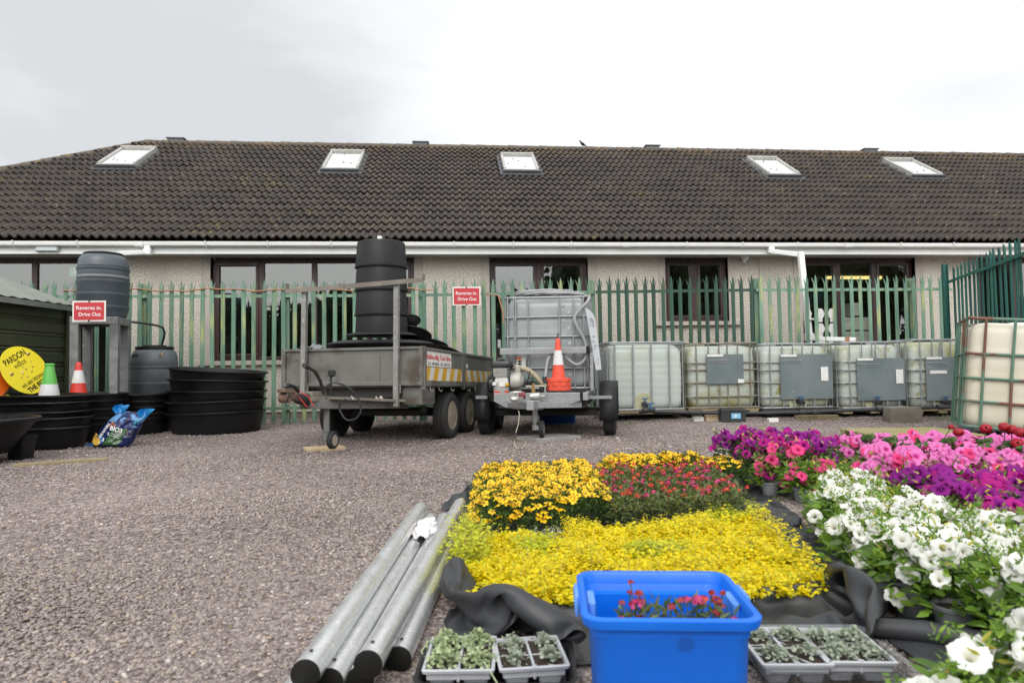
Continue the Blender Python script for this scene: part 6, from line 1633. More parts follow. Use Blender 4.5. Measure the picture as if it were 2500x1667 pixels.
# ------------------------------------------------------------------ steel tubes lying beside the liner
def pipes():
    r = .0385
    PG = 'galvanised steel tubes lying on the gravel'
    data = [((-.60,1.50,.039),(-.585,3.75,.039),'lowest left tube running out of the bottom of the picture under another tube'),
            ((-.52,1.89,.039),(-.49,3.92,.039),'lower tube second from the left with a black end cap'),
            ((-.437,1.90,.039),(-.405,3.9,.039),'lower middle tube with a black end cap half under the upper tube'),
            ((-.352,2.03,.039),(-.30,4.03,.039),'tube on the gravel closest to the black liner'),
            ((-.556,1.79,.106),(-.540,3.88,.106),'upper left tube resting on two others'),
            ((-.402,1.84,.107),(-.318,3.97,.107),'upper right tube resting on two others')]
    for a, b, lb in data:
        A, B = cw(*a), cw(*b)
        t = thing('steel_tube', 'grey galvanised ' + lb, 'tube', A, 0, PG)
        d = B - A; u = d.normalized(); n = 40
        k = MB(); k.tube([(0,0,0), d*.25, d*.5, d*.75, d*.97, d*.995, d], [r,r,r,r,r,r*.98,r*.90], n); k.build('tube', M_GALVP, t, smooth=50)
        k = MB(); k.tube([-u*.006, -u*.004, -u*.0005], [r*.90,r*1.01,r*1.02], n); k.build('end_cap', M_INK, t, smooth=50)
        k = MB(); s_ = Vector((0,0,1)); k.tube([u*.05+s_*(r-.004), u*.05+s_*(r+.004)], .005, 8); k.build('screw', M_DARKST, t)
    # wrapped white plastic between the tubes
    p = cw(-.455, 3.45, .085); n = 40
    rows_ = []
    for i in range(30):
        u = i/29; row = []
        for j in list(range(n))+[0]:
            a = 2*math.pi*j/n; ca, sa = math.cos(a), math.sin(a)
            q = 1 + .55*mnoise.noise((ca*2.2, sa*2.2, u*7)) + .35*(1-2*abs(mnoise.noise((ca*4, sa*4, u*13)))) * .8
            rr_ = .042*(math.sin(math.pi*(.06+.88*u))**.6)*q
            row.append((p.x + rr_*ca*1.15 + .02*mnoise.noise((u*4, 1, 2)) + (u-.5)*.03, p.y + (u-.5)*.36, p.z - .005 + rr_*sa))
        rows_.append(row)
    k = MB(); k.grid(rows_); tag(k.build('plastic_wrap', nmat('crumpled_white_film', (.70,.69,.68), (.60,.58,.58), 12, .3, spots=((.62,.30,.28), 7, .70, .05), bump=.5, bsc=60), smooth=40), 'crumpled white plastic wrap stuck between the steel tubes', 'wrap')
pipes()

# ------------------------------------------------------------------ black liner under the bedding plants
NL, NR, FL, FR = (-.20,2.40), (1.17,2.47), (-.25,4.68), (1.48,4.95)
def B2(u, v):
    a = (NL[0]+(NR[0]-NL[0])*u, NL[1]+(NR[1]-NL[1])*u); b = (FL[0]+(FR[0]-FL[0])*u, FL[1]+(FR[1]-FL[1])*u)
    return a[0]+(b[0]-a[0])*v, a[1]+(b[1]-a[1])*v
def relax_cloth(o, ground_z, frames, grow, pin, mass=.3, bend=.05, obstacles=()):
    """let a sheet with too much material buckle and settle on the ground, then keep the settled shape"""
    vg = o.vertex_groups.new(name='pin'); vg.add(pin, 1.0, 'REPLACE')
    c = o.modifiers.new('cloth', 'CLOTH'); st = c.settings
    st.quality = 6; st.mass = mass; st.tension_stiffness = 25; st.compression_stiffness = 25; st.shear_stiffness = 10; st.bending_stiffness = bend
    st.tension_damping = 8; st.compression_damping = 8; st.air_damping = 3; st.vertex_group_mass = 'pin'; st.shrink_min = -grow
    c.collision_settings.use_collision = True; c.collision_settings.distance_min = .004; c.collision_settings.use_self_collision = True; c.collision_settings.self_distance_min = .005
    c.collision_settings.collision_quality = 3
    g = MB(); g.box(-8, 8, -2, 12, ground_z-.3, ground_z); gp = g.build('floor', M_LINER, smooth=0); gp.modifiers.new('collision', 'COLLISION'); gp.collision.thickness_outer = .004
    obs = [gp]
    for q in obstacles: q.modifiers.new('collision', 'COLLISION'); q.collision.thickness_outer = .004; obs.append(q)
    scene.frame_start = 1; scene.frame_end = frames; c.point_cache.frame_start = 1; c.point_cache.frame_end = frames
    for f in range(1, frames+1): scene.frame_set(f)
    dg = bpy.context.evaluated_depsgraph_get(); me = bpy.data.meshes.new_from_object(o.evaluated_get(dg))
    o.modifiers.clear(); o.vertex_groups.clear(); old = o.data; o.data = me; bpy.data.meshes.remove(old)
    for q in obs: bpy.data.objects.remove(q)
    scene.frame_set(1)
def liner():
    c = [NL, NR, FR, FL]
    rc = .14; N = 420
    out = []
    for i in range(4):
        p0, p1, p2 = (np.array(c[i-1]), np.array(c[i]), np.array(c[(i+1) % 4]))
        d0 = (p0-p1)/np.linalg.norm(p0-p1); d1 = (p2-p1)/np.linalg.norm(p2-p1)
        for q in np.linspace(0, 1, 7): out.append(p1 + d0*rc*(1-q)**2 + d1*rc*q**2)
    out.append(out[0]); out = np.array(out)
    L = np.r_[0, np.cumsum(np.linalg.norm(np.diff(out, axis=0), axis=1))]
    tt = np.linspace(0, L[-1], N+1)
    px_ = np.interp(tt, L, out[:,0]); py_ = np.interp(tt, L, out[:,1])
    tx = np.roll(px_[:-1], -3)-np.roll(px_[:-1], 3); ty = np.roll(py_[:-1], -3)-np.roll(py_[:-1], 3); ln = np.hypot(tx, ty); nx_, ny_ = ty/ln, -tx/ln
    V = []; nq = 26; pin = []
    for i in range(N):
        X, d, nx0, ny0 = px_[i], py_[i], nx_[i], ny_[i]
        near = max(0, -ny0); right = max(0, nx0); left = max(0, -nx0)
        lip = .05 + .07*near**.7 + .03*right; wd = .11 + .25*near + .14*right + .03*left
        cl = math.exp(-((X+.2)**2+(d-2.42)**2)/.03); crr = math.exp(-((X-1.15)**2+(d-2.5)**2)/.05); pk = math.exp(-((X+.22)**2+(d-2.62)**2)/.006)
        wd += .10*cl + .12*crr; lip += .02*crr + .10*pk + .03*cl
        for j in range(nq):
            q = j/(nq-1)
            if q < .2: o_ = -.14 + .12*(q/.2); h = .014 + (lip*.75-.014)*(q/.2)**1.6
            elif q < .38: f = (q-.2)/.18; o_ = -.02 + .055*f; h = lip*(.75+.25*math.sin(f*math.pi/2))
            else: f = (q-.38)/.62; o_ = .035 + (wd-.035)*(f**.8); h = lip*(1-f)**1.1 + .012
            n_ = mnoise.noise((X*6, d*6, q*3)); h += max(0, .022*n_)*math.sin(math.pi*q); o_ += .012*n_*q
            p = cw(X + nx0*o_, d + ny0*o_, h)
            if q <= .22: pin.append(i*nq+j)
            V.append(p)
    F_ = [(i*nq+j, ((i+1)%N)*nq+j, ((i+1)%N)*nq+j+1, i*nq+j+1) for i in range(N) for j in range(nq-1)]
    k = MB(); k.add(V, F_); o = k.build('black_liner', M_LINER, smooth=180)
    ob = MB(); q4 = [cw(X + sx*.035, d + sy*.035, 0) for (X, d), sx, sy in ((NL,1,1),(NR,-1,1),(FR,-1,-1),(FL,1,-1))]
    ob.add([(p.x,p.y,0) for p in q4] + [(p.x,p.y,.075) for p in q4], [(3,2,1,0),(4,5,6,7),(0,1,5,4),(1,2,6,5),(2,3,7,6),(3,0,4,7)])
    pb = MB(); q4 = [cw(-.75,1.4), cw(-.315,1.9), cw(-.262,4.1), cw(-.75,4.1)]
    pb.add([(p.x,p.y,0) for p in q4] + [(p.x,p.y,.11) for p in q4], [(3,2,1,0),(4,5,6,7),(0,1,5,4),(1,2,6,5),(2,3,7,6),(3,0,4,7)])
    relax_cloth(o, .004, 32, .23, pin, bend=.002, obstacles=[ob.build('tray', M_LINER, smooth=0), pb.build('stop', M_LINER, smooth=0)])
    inner = [tuple(o.data.vertices[i*nq].co) for i in range(N)]
    bm = bmesh.new(); bm.from_mesh(o.data); bm.faces.new([bm.verts.new(p) for p in inner]); bm.to_mesh(o.data); bm.free()
    o.data.polygons.foreach_set('use_smooth', [True]*len(o.data.polygons))
    sb = o.modifiers.new('smooth', 'SUBSURF'); sb.levels = 1; sb.render_levels = 1
    tag(o, 'black rubber pond liner spread under the yellow bedding plants', 'liner')
liner()
def black_sheet():
    rows_ = []
    for i in range(26):
        u = i/25; row = []
        for j in range(20):
            v_ = j/19; X = 1.16 + .62*u + .05*v_; d = 1.75 + .62*v_ + .06*u
            z = .012 + .030*abs(mnoise.noise((u*5, v_*4, 2))) + .02*max(0, mnoise.noise((u*9+v_*5, v_*2, 6)))
            row.append(cw(X, d, z))
        rows_.append(row)
    k = MB(); k.grid(rows_); k.f = [tuple(reversed(f)) for f in k.f]
    k.tube([cw(1.17,2.22,.04), cw(1.30,2.16,.045), cw(1.42,2.09,.042), cw(1.56,2.05,.04)], [.03,.036,.034,.02], 12)
    tag(k.build('black_sheet', M_LINER, smooth=70), 'loose black sheet with a rolled edge under the white petunias', 'sheet')
black_sheet()
def far_flap():
    for ctr, sc, lb in (((-.33,4.35), .17, 'black liner flap folded out at the far left of the yellow flowers'), ((1.18,4.85), .17, 'black liner corner sticking up behind the red flowers')):
        rows_ = [[cw(ctr[0]+sc*(u-.5)*1.6, ctr[1]+sc*(v_-.5)*1.2, .02 + sc*.55*math.sin(math.pi*u)**1.5*(1-abs(v_-.5)*1.4) + .03*mnoise.noise((u*5,v_*5,sc*40))) for v_ in np.linspace(0,1,12)] for u in np.linspace(0,1,16)]
        k = MB(); k.grid(rows_); k.f = [tuple(reversed(f)) for f in k.f]; tag(k.build('liner_flap', M_LINER, smooth=60), lb, 'liner')
far_flap()

# ------------------------------------------------------------------ leaves and flowers
SH = {'round': ([0,.28,.75,1,.75,.28], [0,.5,.45,0,-.45,-.5]), 'lance': ([0,.4,1,.4], [0,.5,0,-.5]), 'ovate': ([0,.22,.6,1,.6,.22], [0,.42,.40,0,-.40,-.42]),
      'petal': ([0,.55,.95,1.02,.95,.55], [.10,.42,.36,0,-.36,-.42])}
def unit(a): return a/np.maximum(1e-9, np.linalg.norm(a, axis=-1, keepdims=True))
def leaves(c, d, n, L, W, shape, cup=.0, g=rng):
    """c base, d direction, n normal (n,3); returns (n,k,3)"""
    d = unit(d); s = unit(np.cross(d, n)); n = np.cross(s, d)
    T, S = (np.array(q) for q in SH[shape])
    L = np.broadcast_to(L, len(c)); W = np.broadcast_to(W, len(c))
    V = c[:,None,:] + d[:,None,:]*(T[None,:,None]*L[:,None,None]) + s[:,None,:]*(S[None,:,None]*W[:,None,None])
    V = V + n[:,None,:]*((np.abs(S)[None,:,None]*2*cup - (T[None,:,None]**2)*.25)*W[:,None,None])
    return V
class Soup:
    """collects polygons of equal size k, with material numbers"""
    def __init__(s): s.d = {}
    def add(s, V, mi):
        k = V.shape[1]; s.d.setdefault(k, []).append((V, np.full(len(V), mi)))
        return s
    def mesh(s, name, mats):
        # pad to one polygon size by writing loops directly
        me = bpy.data.meshes.new(name); Vs = []; tot = []; mi = []
        for k, lst in s.d.items():
            for V, m in lst: Vs.append(V.reshape(-1,3)); tot += [k]*len(V); mi.append(m)
        V = np.concatenate(Vs); tot = np.array(tot, dtype=np.int32)
        me.vertices.add(len(V)); me.vertices.foreach_set('co', V.astype(np.float32).ravel())
        me.loops.add(len(V)); me.loops.foreach_set('vertex_index', np.arange(len(V), dtype=np.int32))
        me.polygons.add(len(tot)); st = np.r_[0, np.cumsum(tot)[:-1]].astype(np.int32); me.polygons.foreach_set('loop_start', st)
        for m in mats: me.materials.append(m)
        me.polygons.foreach_set('material_index', np.concatenate(mi).astype(np.int32)); me.update(); me.validate(); return me
def rdir(n, g, up=.6):
    a = g.normal(size=(n,3)); a[:,2] = np.abs(a[:,2])*up + up*.3; return unit(a)
def cw_arr(X, d, z): return np.stack([X*cP + d*sP, -X*sP + d*cP, z], 1)
def flowers5(c, n, L, W, g, petals=5, flat=.15):
    """petal polygons of small flat flowers at c facing n"""
    m = len(c); a0 = g.uniform(0, 6.28, m); ref = unit(np.cross(n, g.normal(size=(m,3)))); r2 = np.cross(n, ref); out = []
    for i in range(petals):
        a = (a0 + 2*math.pi*i/petals)[:,None]; d = ref*np.cos(a) + r2*np.sin(a) + n*g.uniform(-.1, flat, (m,1))
        out.append(leaves(c, d, n, L*g.uniform(.85,1.12,m), W*g.uniform(.85,1.1,m), 'petal', .02))
    return np.concatenate(out)
def discs(c, n, r, g, k=6):
    ref = unit(np.cross(n, g.normal(size=n.shape))); r2 = np.cross(n, ref); a = np.arange(k)*2*math.pi/k
    r = np.broadcast_to(r, len(c))
    return c[:,None,:] + (ref[:,None,:]*np.cos(a)[None,:,None] + r2[:,None,:]*np.sin(a)[None,:,None])*r[:,None,None]

L_YEL = leafmat('golden_leaf', [(.50,.54,.02),(.76,.68,.012),(.90,.76,.008),(.94,.79,.008),(.94,.75,.006),(.82,.72,.015),(.62,.66,.03)], .5, .5)
L_LIME = leafmat('lime_leaf', [(.42,.52,.03),(.58,.62,.03),(.70,.66,.03)], .5, .4)
L_STEM = nmat('pale_stem', (.36,.34,.09), (.30,.24,.08), 9, .6)
L_BID = leafmat('dark_fine_leaf', [(.022,.055,.008),(.04,.09,.012),(.06,.125,.016),(.085,.16,.024)], .6, .3)
L_BFL = leafmat('yellow_petal', [(.80,.42,.0),(.88,.54,.002),(.90,.60,.004),(.92,.64,.01)], .5, .25)
L_BCT = nmat('brown_flower_centre', (.20,.075,.008), (.30,.12,.01), 60, .8)
L_LAN = leafmat('olive_green_leaf', [(.05,.08,.016),(.085,.125,.026),(.12,.165,.038),(.16,.20,.055),(.14,.10,.05)], .5, .3)
L_L1 = leafmat('magenta_floret', [(.40,.012,.085),(.52,.03,.15),(.58,.07,.22)], .5, .25)
L_L2 = leafmat('orange_red_floret', [(.58,.04,.02),(.68,.10,.02),(.60,.03,.05)], .5, .25)
L_L3 = leafmat('dull_red_floret', [(.22,.02,.025),(.36,.03,.035),(.42,.06,.05)], .5, .25)
L_PET = leafmat('petunia_leaf', [(.06,.12,.014),(.10,.20,.02),(.15,.28,.03),(.22,.37,.04),(.30,.45,.06)], .45, .4)
L_PETD = leafmat('dull_petunia_leaf', [(.035,.07,.014),(.055,.10,.02),(.085,.14,.03),(.12,.18,.045)], .5, .35)
L_BUD = leafmat('yellow_green_bud', [(.45,.46,.06),(.55,.50,.08),(.60,.55,.16)], .5, .3)
L_SIL = leafmat('silver_leaf', [(.20,.24,.17),(.30,.35,.26),(.40,.45,.34),(.50,.54,.42)], .7, .3)
L_SIL2 = leafmat('pale_green_silver_leaf', [(.22,.28,.14),(.34,.42,.22),(.46,.54,.30),(.56,.62,.38)], .7, .3)
L_GERL = leafmat('geranium_leaf', [(.025,.06,.015),(.05,.10,.02),(.08,.15,.03)], .55, .3)
L_GER = leafmat('scarlet_floret', [(.22,.004,.010),(.38,.006,.016),(.50,.012,.03)], .5, .2)
L_WEED = leafmat('weed_leaf', [(.08,.14,.03),(.14,.22,.05),(.22,.28,.07)], .6, .35)

def jenny():
    g = np.random.default_rng(11); S = Soup()
    n = 8200; u = g.uniform(-.015, .975, n); v = g.uniform(-.004, .50, n)
    ok = (v < .45 + .05*np.sin(u*9)) & ~((u < .07) & (v < .10)) & ~((u > .95) & (v < .05)) & ~((u < .46) & (v > .38 + .10*u)) & ~((np.hypot((u-.26)*1.4, (v-.37)*2.2) < .10))
    u, v = u[ok], v[ok]; n = len(u)
    q = np.array([B2(a, b) for a, b in zip(u, v)]); X, d = q[:,0], q[:,1]
    clump = np.array([mnoise.noise((x*5, y*5, 0)) for x, y in q])
    h = .060 + .045*clump + g.uniform(-.012,.03,n)
    edge = (u < .05) & (v > .16); h[edge] += g.uniform(0,.13,edge.sum())
    e2 = (u > .935); h[e2] += g.uniform(0,.07,e2.sum())
    e3 = g.random(n) < .09; h[e3] += g.uniform(.015,.05,e3.sum())
    tilt = g.normal(0, .30, (n,2)); tilt[edge,0] -= .25; tilt[e2,0] += .35
    base = cw_arr(X, d, np.full(n, .045)); up = unit(np.stack([tilt[:,0], tilt[:,1], np.ones(n)], 1))
    lime = (np.array([mnoise.noise((x*3.2+9, y*3.2, 3)) for x, y in q]) > .27) | (edge & (h > .11))
    for lv in range(6):
        f = .35 + .65*lv/5; c = base + up*(h*f)[:,None] + np.stack([.012*np.sin(h*90*f+u*50), .012*np.cos(h*80*f+v*60), np.zeros(n)], 1)
        a = g.uniform(0, math.pi, n)
        for sgn in (0, math.pi):
            dd = np.stack([np.cos(a+sgn), np.sin(a+sgn), g.uniform(-.15,.45,n)], 1); nn = unit(up + dd*-.35 + g.normal(0,.25,(n,3)))
            L = g.uniform(.010,.018,n)*(1.0 if lv < 5 else .7)
            V = leaves(c, dd, nn, L, L*1.0, 'round', .06)
            S.add(V[~lime], 0); S.add(V[lime], 1)
    m2 = 5200; uu, vv = g.uniform(-.0, .965, m2), g.uniform(.02, .46, m2); k2 = ~((uu < .46) & (vv > .38 + .10*uu)); qq = np.array([B2(a, b) for a, b in zip(uu[k2], vv[k2])]); m2 = len(qq)
    S.add(leaves(cw_arr(qq[:,0], qq[:,1], g.uniform(.055,.085,m2)), g.normal(size=(m2,3))*[1,1,.2], unit(g.normal(0,.3,(m2,3))+[0,0,1]), g.uniform(.016,.026,m2), .020, 'round', .05), 0)
    tall = h > .10; i = np.where(tall)[0]
    st = []
    for k_ in i:
        a, b = base[k_], base[k_] + up[k_]*h[k_]; s = np.array([.0012,0,0]); st.append(np.stack([a-s, a+s, b+s*.6, b-s*.6]))
    if st: S.add(np.array(st), 2)
    # a few dry bits
    nd = 60; qd = np.array([B2(*x) for x in g.normal((.55,.22),(.05,.02),(nd,2))]); V = leaves(cw_arr(qd[:,0], qd[:,1], g.uniform(.09,.13,nd)), g.normal(size=(nd,3))*[1,1,.3], rdir(nd,g), g.uniform(.02,.05,nd), .004, 'lance'); S.add(V, 2)
    o = link_mesh('creeping_jenny', S.mesh('creeping_jenny', [L_YEL, L_LIME, L_STEM])); tag(o, 'bright yellow creeping jenny foliage filling the front of the liner', 'ground cover', kind='stuff')
jenny()
def mound(name, lab, cat, region, n, nf, zt, leafm, petm, seed, leafLW, front=True):
    """low bedding plants in a region of the bed: region(u,v)->bool"""
def bidens(umin, umax, vmin, vmax, zt, nl, nf, seed, label, shape=None, quad=None):
    g = np.random.default_rng(seed); S = Soup()
    def sample(m):
        u, v = g.uniform(umin, umax, m), g.uniform(vmin, vmax, m)
        if shape: k = shape(u, v); u, v = u[k], v[k]
        q = np.array([B2(a, b) for a, b in zip(u, v)]); return u, v, q
    def top(u, v, q):
        e = np.minimum.reduce([(u-umin)*1.4, (umax-u)*1.4, (v-vmin)*2.2, (vmax-v)*2.2]); r = np.clip(e/.10, 0, 1)**.5
        b = np.array([mnoise.noise((x*7, y*7, seed)) for x, y in q]); return zt*(.50+.50*r)*(1+.14*b)
    u, v, q = sample(nl); h = top(u, v, q); z = .02 + h*g.beta(2.6, 1.0, len(u))
    c = cw_arr(q[:,0], q[:,1], z) + g.normal(0,.012,(len(u),3)); S.add(leaves(c, rdir(len(u), g, .8), g.normal(size=(len(u),3)), g.uniform(.016,.034,len(u)), g.uniform(.004,.008,len(u)), 'lance'), 0)
    u, v, q = sample(nf); h = top(u, v, q); m = len(u)
    c = cw_arr(q[:,0], q[:,1], .02+h+g.uniform(-.012,.020,m))
    nn = unit(np.stack([g.normal(0,.38,m)-.05, g.normal(0,.38,m)-.30, np.full(m,.95)], 1))
    S.add(flowers5(c, nn, .0205, .0195, g), 1); S.add(discs(c+nn*.003, nn, .0052, g), 2)
    o = link_mesh('bidens', S.mesh('bidens', [L_BID, L_BFL, L_BCT])); tag(o, label, 'bedding plants', kind='stuff'); return o
bidens(-.01, .50, .40, 1.02, .225, 30000, 980, 21, 'block of yellow bidens flowers over dark foliage on the left of the liner', lambda u, v: (v > .40 + .10*np.clip((u-.3)/.2,0,1)) & (u < .50 - .05*(v > .9)))
bidens(.50, .97, .985, 1.10, .225, 11000, 330, 22, 'far row of yellow bidens behind the red flowers')
def lantana():
    g = np.random.default_rng(31); S = Soup()
    n = 9000; u = g.uniform(.46, .985, n); v = g.uniform(.46, .97, n); q = np.array([B2(a, b) for a, b in zip(u, v)])
    b = np.array([mnoise.noise((x*6, y*6, 5)) for x, y in q]); h = .17*(1+.2*b); z = .02 + h*g.beta(2.2, 1.0, n)
    c = cw_arr(q[:,0], q[:,1], z); S.add(leaves(c, rdir(n, g, .5), rdir(n, g, 1.5), g.uniform(.025,.055,n), g.uniform(.008,.014,n), 'lance', .08), 0)
    nh = 210; u = g.uniform(.46, .985, nh); v = g.uniform(.50, .99, nh); q = np.array([B2(a, b) for a, b in zip(u, v)]); hc = cw_arr(q[:,0], q[:,1], .02+.17+g.uniform(-.01,.035,nh))
    for i in range(nh):
        m = 16; nn = rdir(m, g, .8); r = g.uniform(.010,.019); cc = hc[i] + nn*r; S.add(discs(cc, unit(nn+g.normal(0,.2,(m,3))), .0062, g, 5), 1 + g.choice(3, p=[.36,.34,.30]))
    o = link_mesh('lantana', S.mesh('lantana', [L_LAN, L_L1, L_L2, L_L3])); tag(o, 'block of red and pink flower heads over olive leaves on the liner', 'bedding plants', kind='stuff')
lantana()
def silver_gap():
    g = np.random.default_rng(8); x, d = B2(.26, .37); n = 420; S = Soup()
    c = cw_arr(g.normal(x,.06,n), g.normal(d,.05,n), g.uniform(.03,.12,n)); S.add(leaves(c, rdir(n,g,.8), rdir(n,g,.8), g.uniform(.010,.018,n), .007, 'ovate'), 0)
    tag(link_mesh('silver_plant', S.mesh('silver_plant', [L_SIL])), 'small silver leaved plant showing between bidens and creeping jenny', 'plant')
silver_gap()

# petunias
def petmat(name, outer, mid, throat, r0, r1, r2, edge=None):
    m = bpy.data.materials.new(name); m.use_nodes = True; nt = m.node_tree; bs = nt.nodes['Principled BSDF']; out = nt.nodes['Material Output']
    tc = nt.nodes.new('ShaderNodeTexCoord'); sx = nt.nodes.new('ShaderNodeVectorMath'); sx.operation = 'MULTIPLY'; sx.inputs[1].default_value = (1,1,0)
    nt.links.new(tc.outputs['Object'], sx.inputs[0]); ln = nt.nodes.new('ShaderNodeVectorMath'); ln.operation = 'LENGTH'; nt.links.new(sx.outputs[0], ln.inputs[0])
    c = _mix(nt, _ramp(nt, ln.outputs['Value'], r0, r1), throat, mid); c = _mix(nt, _ramp(nt, ln.outputs['Value'], r1, r2), c, outer)
    oi = nt.nodes.new('ShaderNodeObjectInfo'); c = _mix(nt, 1.0, c, _ramp(nt, oi.outputs['Random'], 0, 1, .82, 1.12), 'MULTIPLY')
    c = _mix(nt, _ramp(nt, _noise(nt, tc.outputs['Object'], 60, 3), .45, .75, 0, .25), c, mid)
    nt.links.new(c, bs.inputs['Base Color']); bs.inputs['Roughness'].default_value = .6; bs.inputs['Specular IOR Level'].default_value = .25
    t = nt.nodes.new('ShaderNodeBsdfTranslucent'); nt.links.new(c, t.inputs['Color']); ms = nt.nodes.new('ShaderNodeMixShader'); ms.inputs[0].default_value = .28
    nt.links.new(bs.outputs[0], ms.inputs[1]); nt.links.new(t.outputs[0], ms.inputs[2]); nt.links.new(ms.outputs[0], out.inputs['Surface']); return m
P_WHITE = petmat('white_petunia', (.80,.80,.76), (.76,.75,.62), (.24,.13,.10), .002, .0065, .013)
P_PURP = petmat('purple_petunia', (.26,.008,.23), (.17,.004,.17), (.012,.002,.02), .003, .010, .02)
P_MAG = petmat('magenta_petunia', (.40,.006,.20), (.30,.004,.17), (.03,.002,.03), .003, .009, .02)
P_PINK = petmat('pink_petunia', (.74,.20,.50), (.62,.08,.36), (.40,.02,.18), .003, .010, .022)
P_HOT = petmat('hot_pink_petunia', (.72,.06,.22), (.62,.03,.16), (.35,.10,.08), .003, .008, .018)
def petunia_mesh(name, mat, seed, R_=.034, droop=.2):
    rn = random.Random(seed); n = 30; k = MB(); rows_ = []
    prof = [(.0030,-.040),(.0038,-.028),(.0058,-.014),(.0095,-.005),(.016,.001),(.024,.0035),(.030,.003),(R_,.0)]
    ph = [rn.uniform(0, 6.28) for _ in range(4)]; bend = rn.uniform(-.3,.3)
    for r, z in prof:
        f = max(0, (r-.010)/(R_-.010)); row = []
        for j in range(n+1):
            a = 2*math.pi*(j % n)/n
            lobe = 1 + f*.13*(abs(math.cos(2.5*a+ph[0]))**.6 - .55) + .03*f*math.sin(11*a+ph[3])
            zz = z + f*f*(.0045*math.sin(5*a+ph[1]) + .0035*math.sin(8*a+ph[2]) + .0025*math.sin(13*a)) - f*droop*.016*(1+math.cos(a+ph[3])) + f*bend*.01*math.cos(2*a)
            row.append((r*lobe*math.cos(a), r*lobe*math.sin(a), zz))
        rows_.append(row)
    k.grid(rows_); k.f = [tuple(reversed(f)) for f in k.f]
    return k.mesh(name, mat, 80)
def pet_foliage(seed, nl, rad, h, zb, lm, L0=.035, L1=.065, buds=5, tips=13, tmax=1.16):
    g = np.random.default_rng(seed); S = Soup()
    th = g.uniform(0, 6.28, nl); rr_ = rad*np.sqrt(g.random(nl)); z = zb + (h-zb)*g.beta(1.7,1.1,nl)*(1-.35*(rr_/rad)**2)
    c = np.stack([rr_*np.cos(th), rr_*np.sin(th), z], 1); d = np.stack([np.cos(th+g.normal(0,.6,nl)), np.sin(th+g.normal(0,.6,nl)), g.uniform(-.25,.75,nl)], 1)
    L = g.uniform(L0, L1, nl); S.add(leaves(c, d, rdir(nl,g,1.0), L, L*g.uniform(.36,.52,nl), 'ovate', .10), 0)
    tip = tips
    for _ in range(tip):
        a, r = g.uniform(0,6.28), rad*g.uniform(.2,1); t0 = np.array([r*math.cos(a), r*math.sin(a), h*g.uniform(.75,tmax)]); m = 9
        S.add(leaves(np.repeat(t0[None],m,0)+g.normal(0,.008,(m,3)), rdir(m,g,.7), rdir(m,g,.8), g.uniform(.012,.026,m), .008, 'ovate', .05), 0)
    nb = buds; a = g.uniform(0,6.28,nb); r = rad*g.uniform(.2,1,nb); c = np.stack([r*np.cos(a), r*np.sin(a), h*g.uniform(.8,1.12,nb)], 1); dd = rdir(nb, g, .6)
    for q in range(3): S.add(leaves(c, dd, unit(g.normal(size=(nb,3))), g.uniform(.025,.04,nb), .010, 'lance'), 1)
    return S.mesh('foliage', [lm, L_BUD])
FOL_W = [pet_foliage(100+i, 200, .125, .27, .06, L_PET, buds=7) for i in range(4)]
FOL_P = [pet_foliage(120+i, 190, .115, .27, .06, L_PETD, .025, .05, buds=4, tips=5, tmax=1.0) for i in range(4)]
FOL_K = [pet_foliage(140+i, 180, .120, .26, .06, L_PET, .03, .055, buds=2, tips=4, tmax=.98) for i in range(4)]
FL = {m.name: [petunia_mesh('flower', m, 7*i+len(m.name), droop=(.0,.35,.7,.15)[i]) for i in range(4)] for m in (P_WHITE, P_PURP, P_MAG, P_PINK, P_HOT)}
def potmesh():
    k = MB(); k.lathe([(.044,0),(.047,.004),(.060,.085),(.064,.088),(.065,.10),(.062,.102),(.058,.095),(.055,.088)], 20, closed=True); return k.mesh('pot', M_POTG, 40)
POT = potmesh()
def soilmesh():
    k = MB(); k.lathe([(.057,.0),(.03,.004),(.001,.006)], 16); return k.mesh('soil', M_SOIL, 60)
SOILM = soilmesh()
camdir = Vector((-.0,-1,.0))
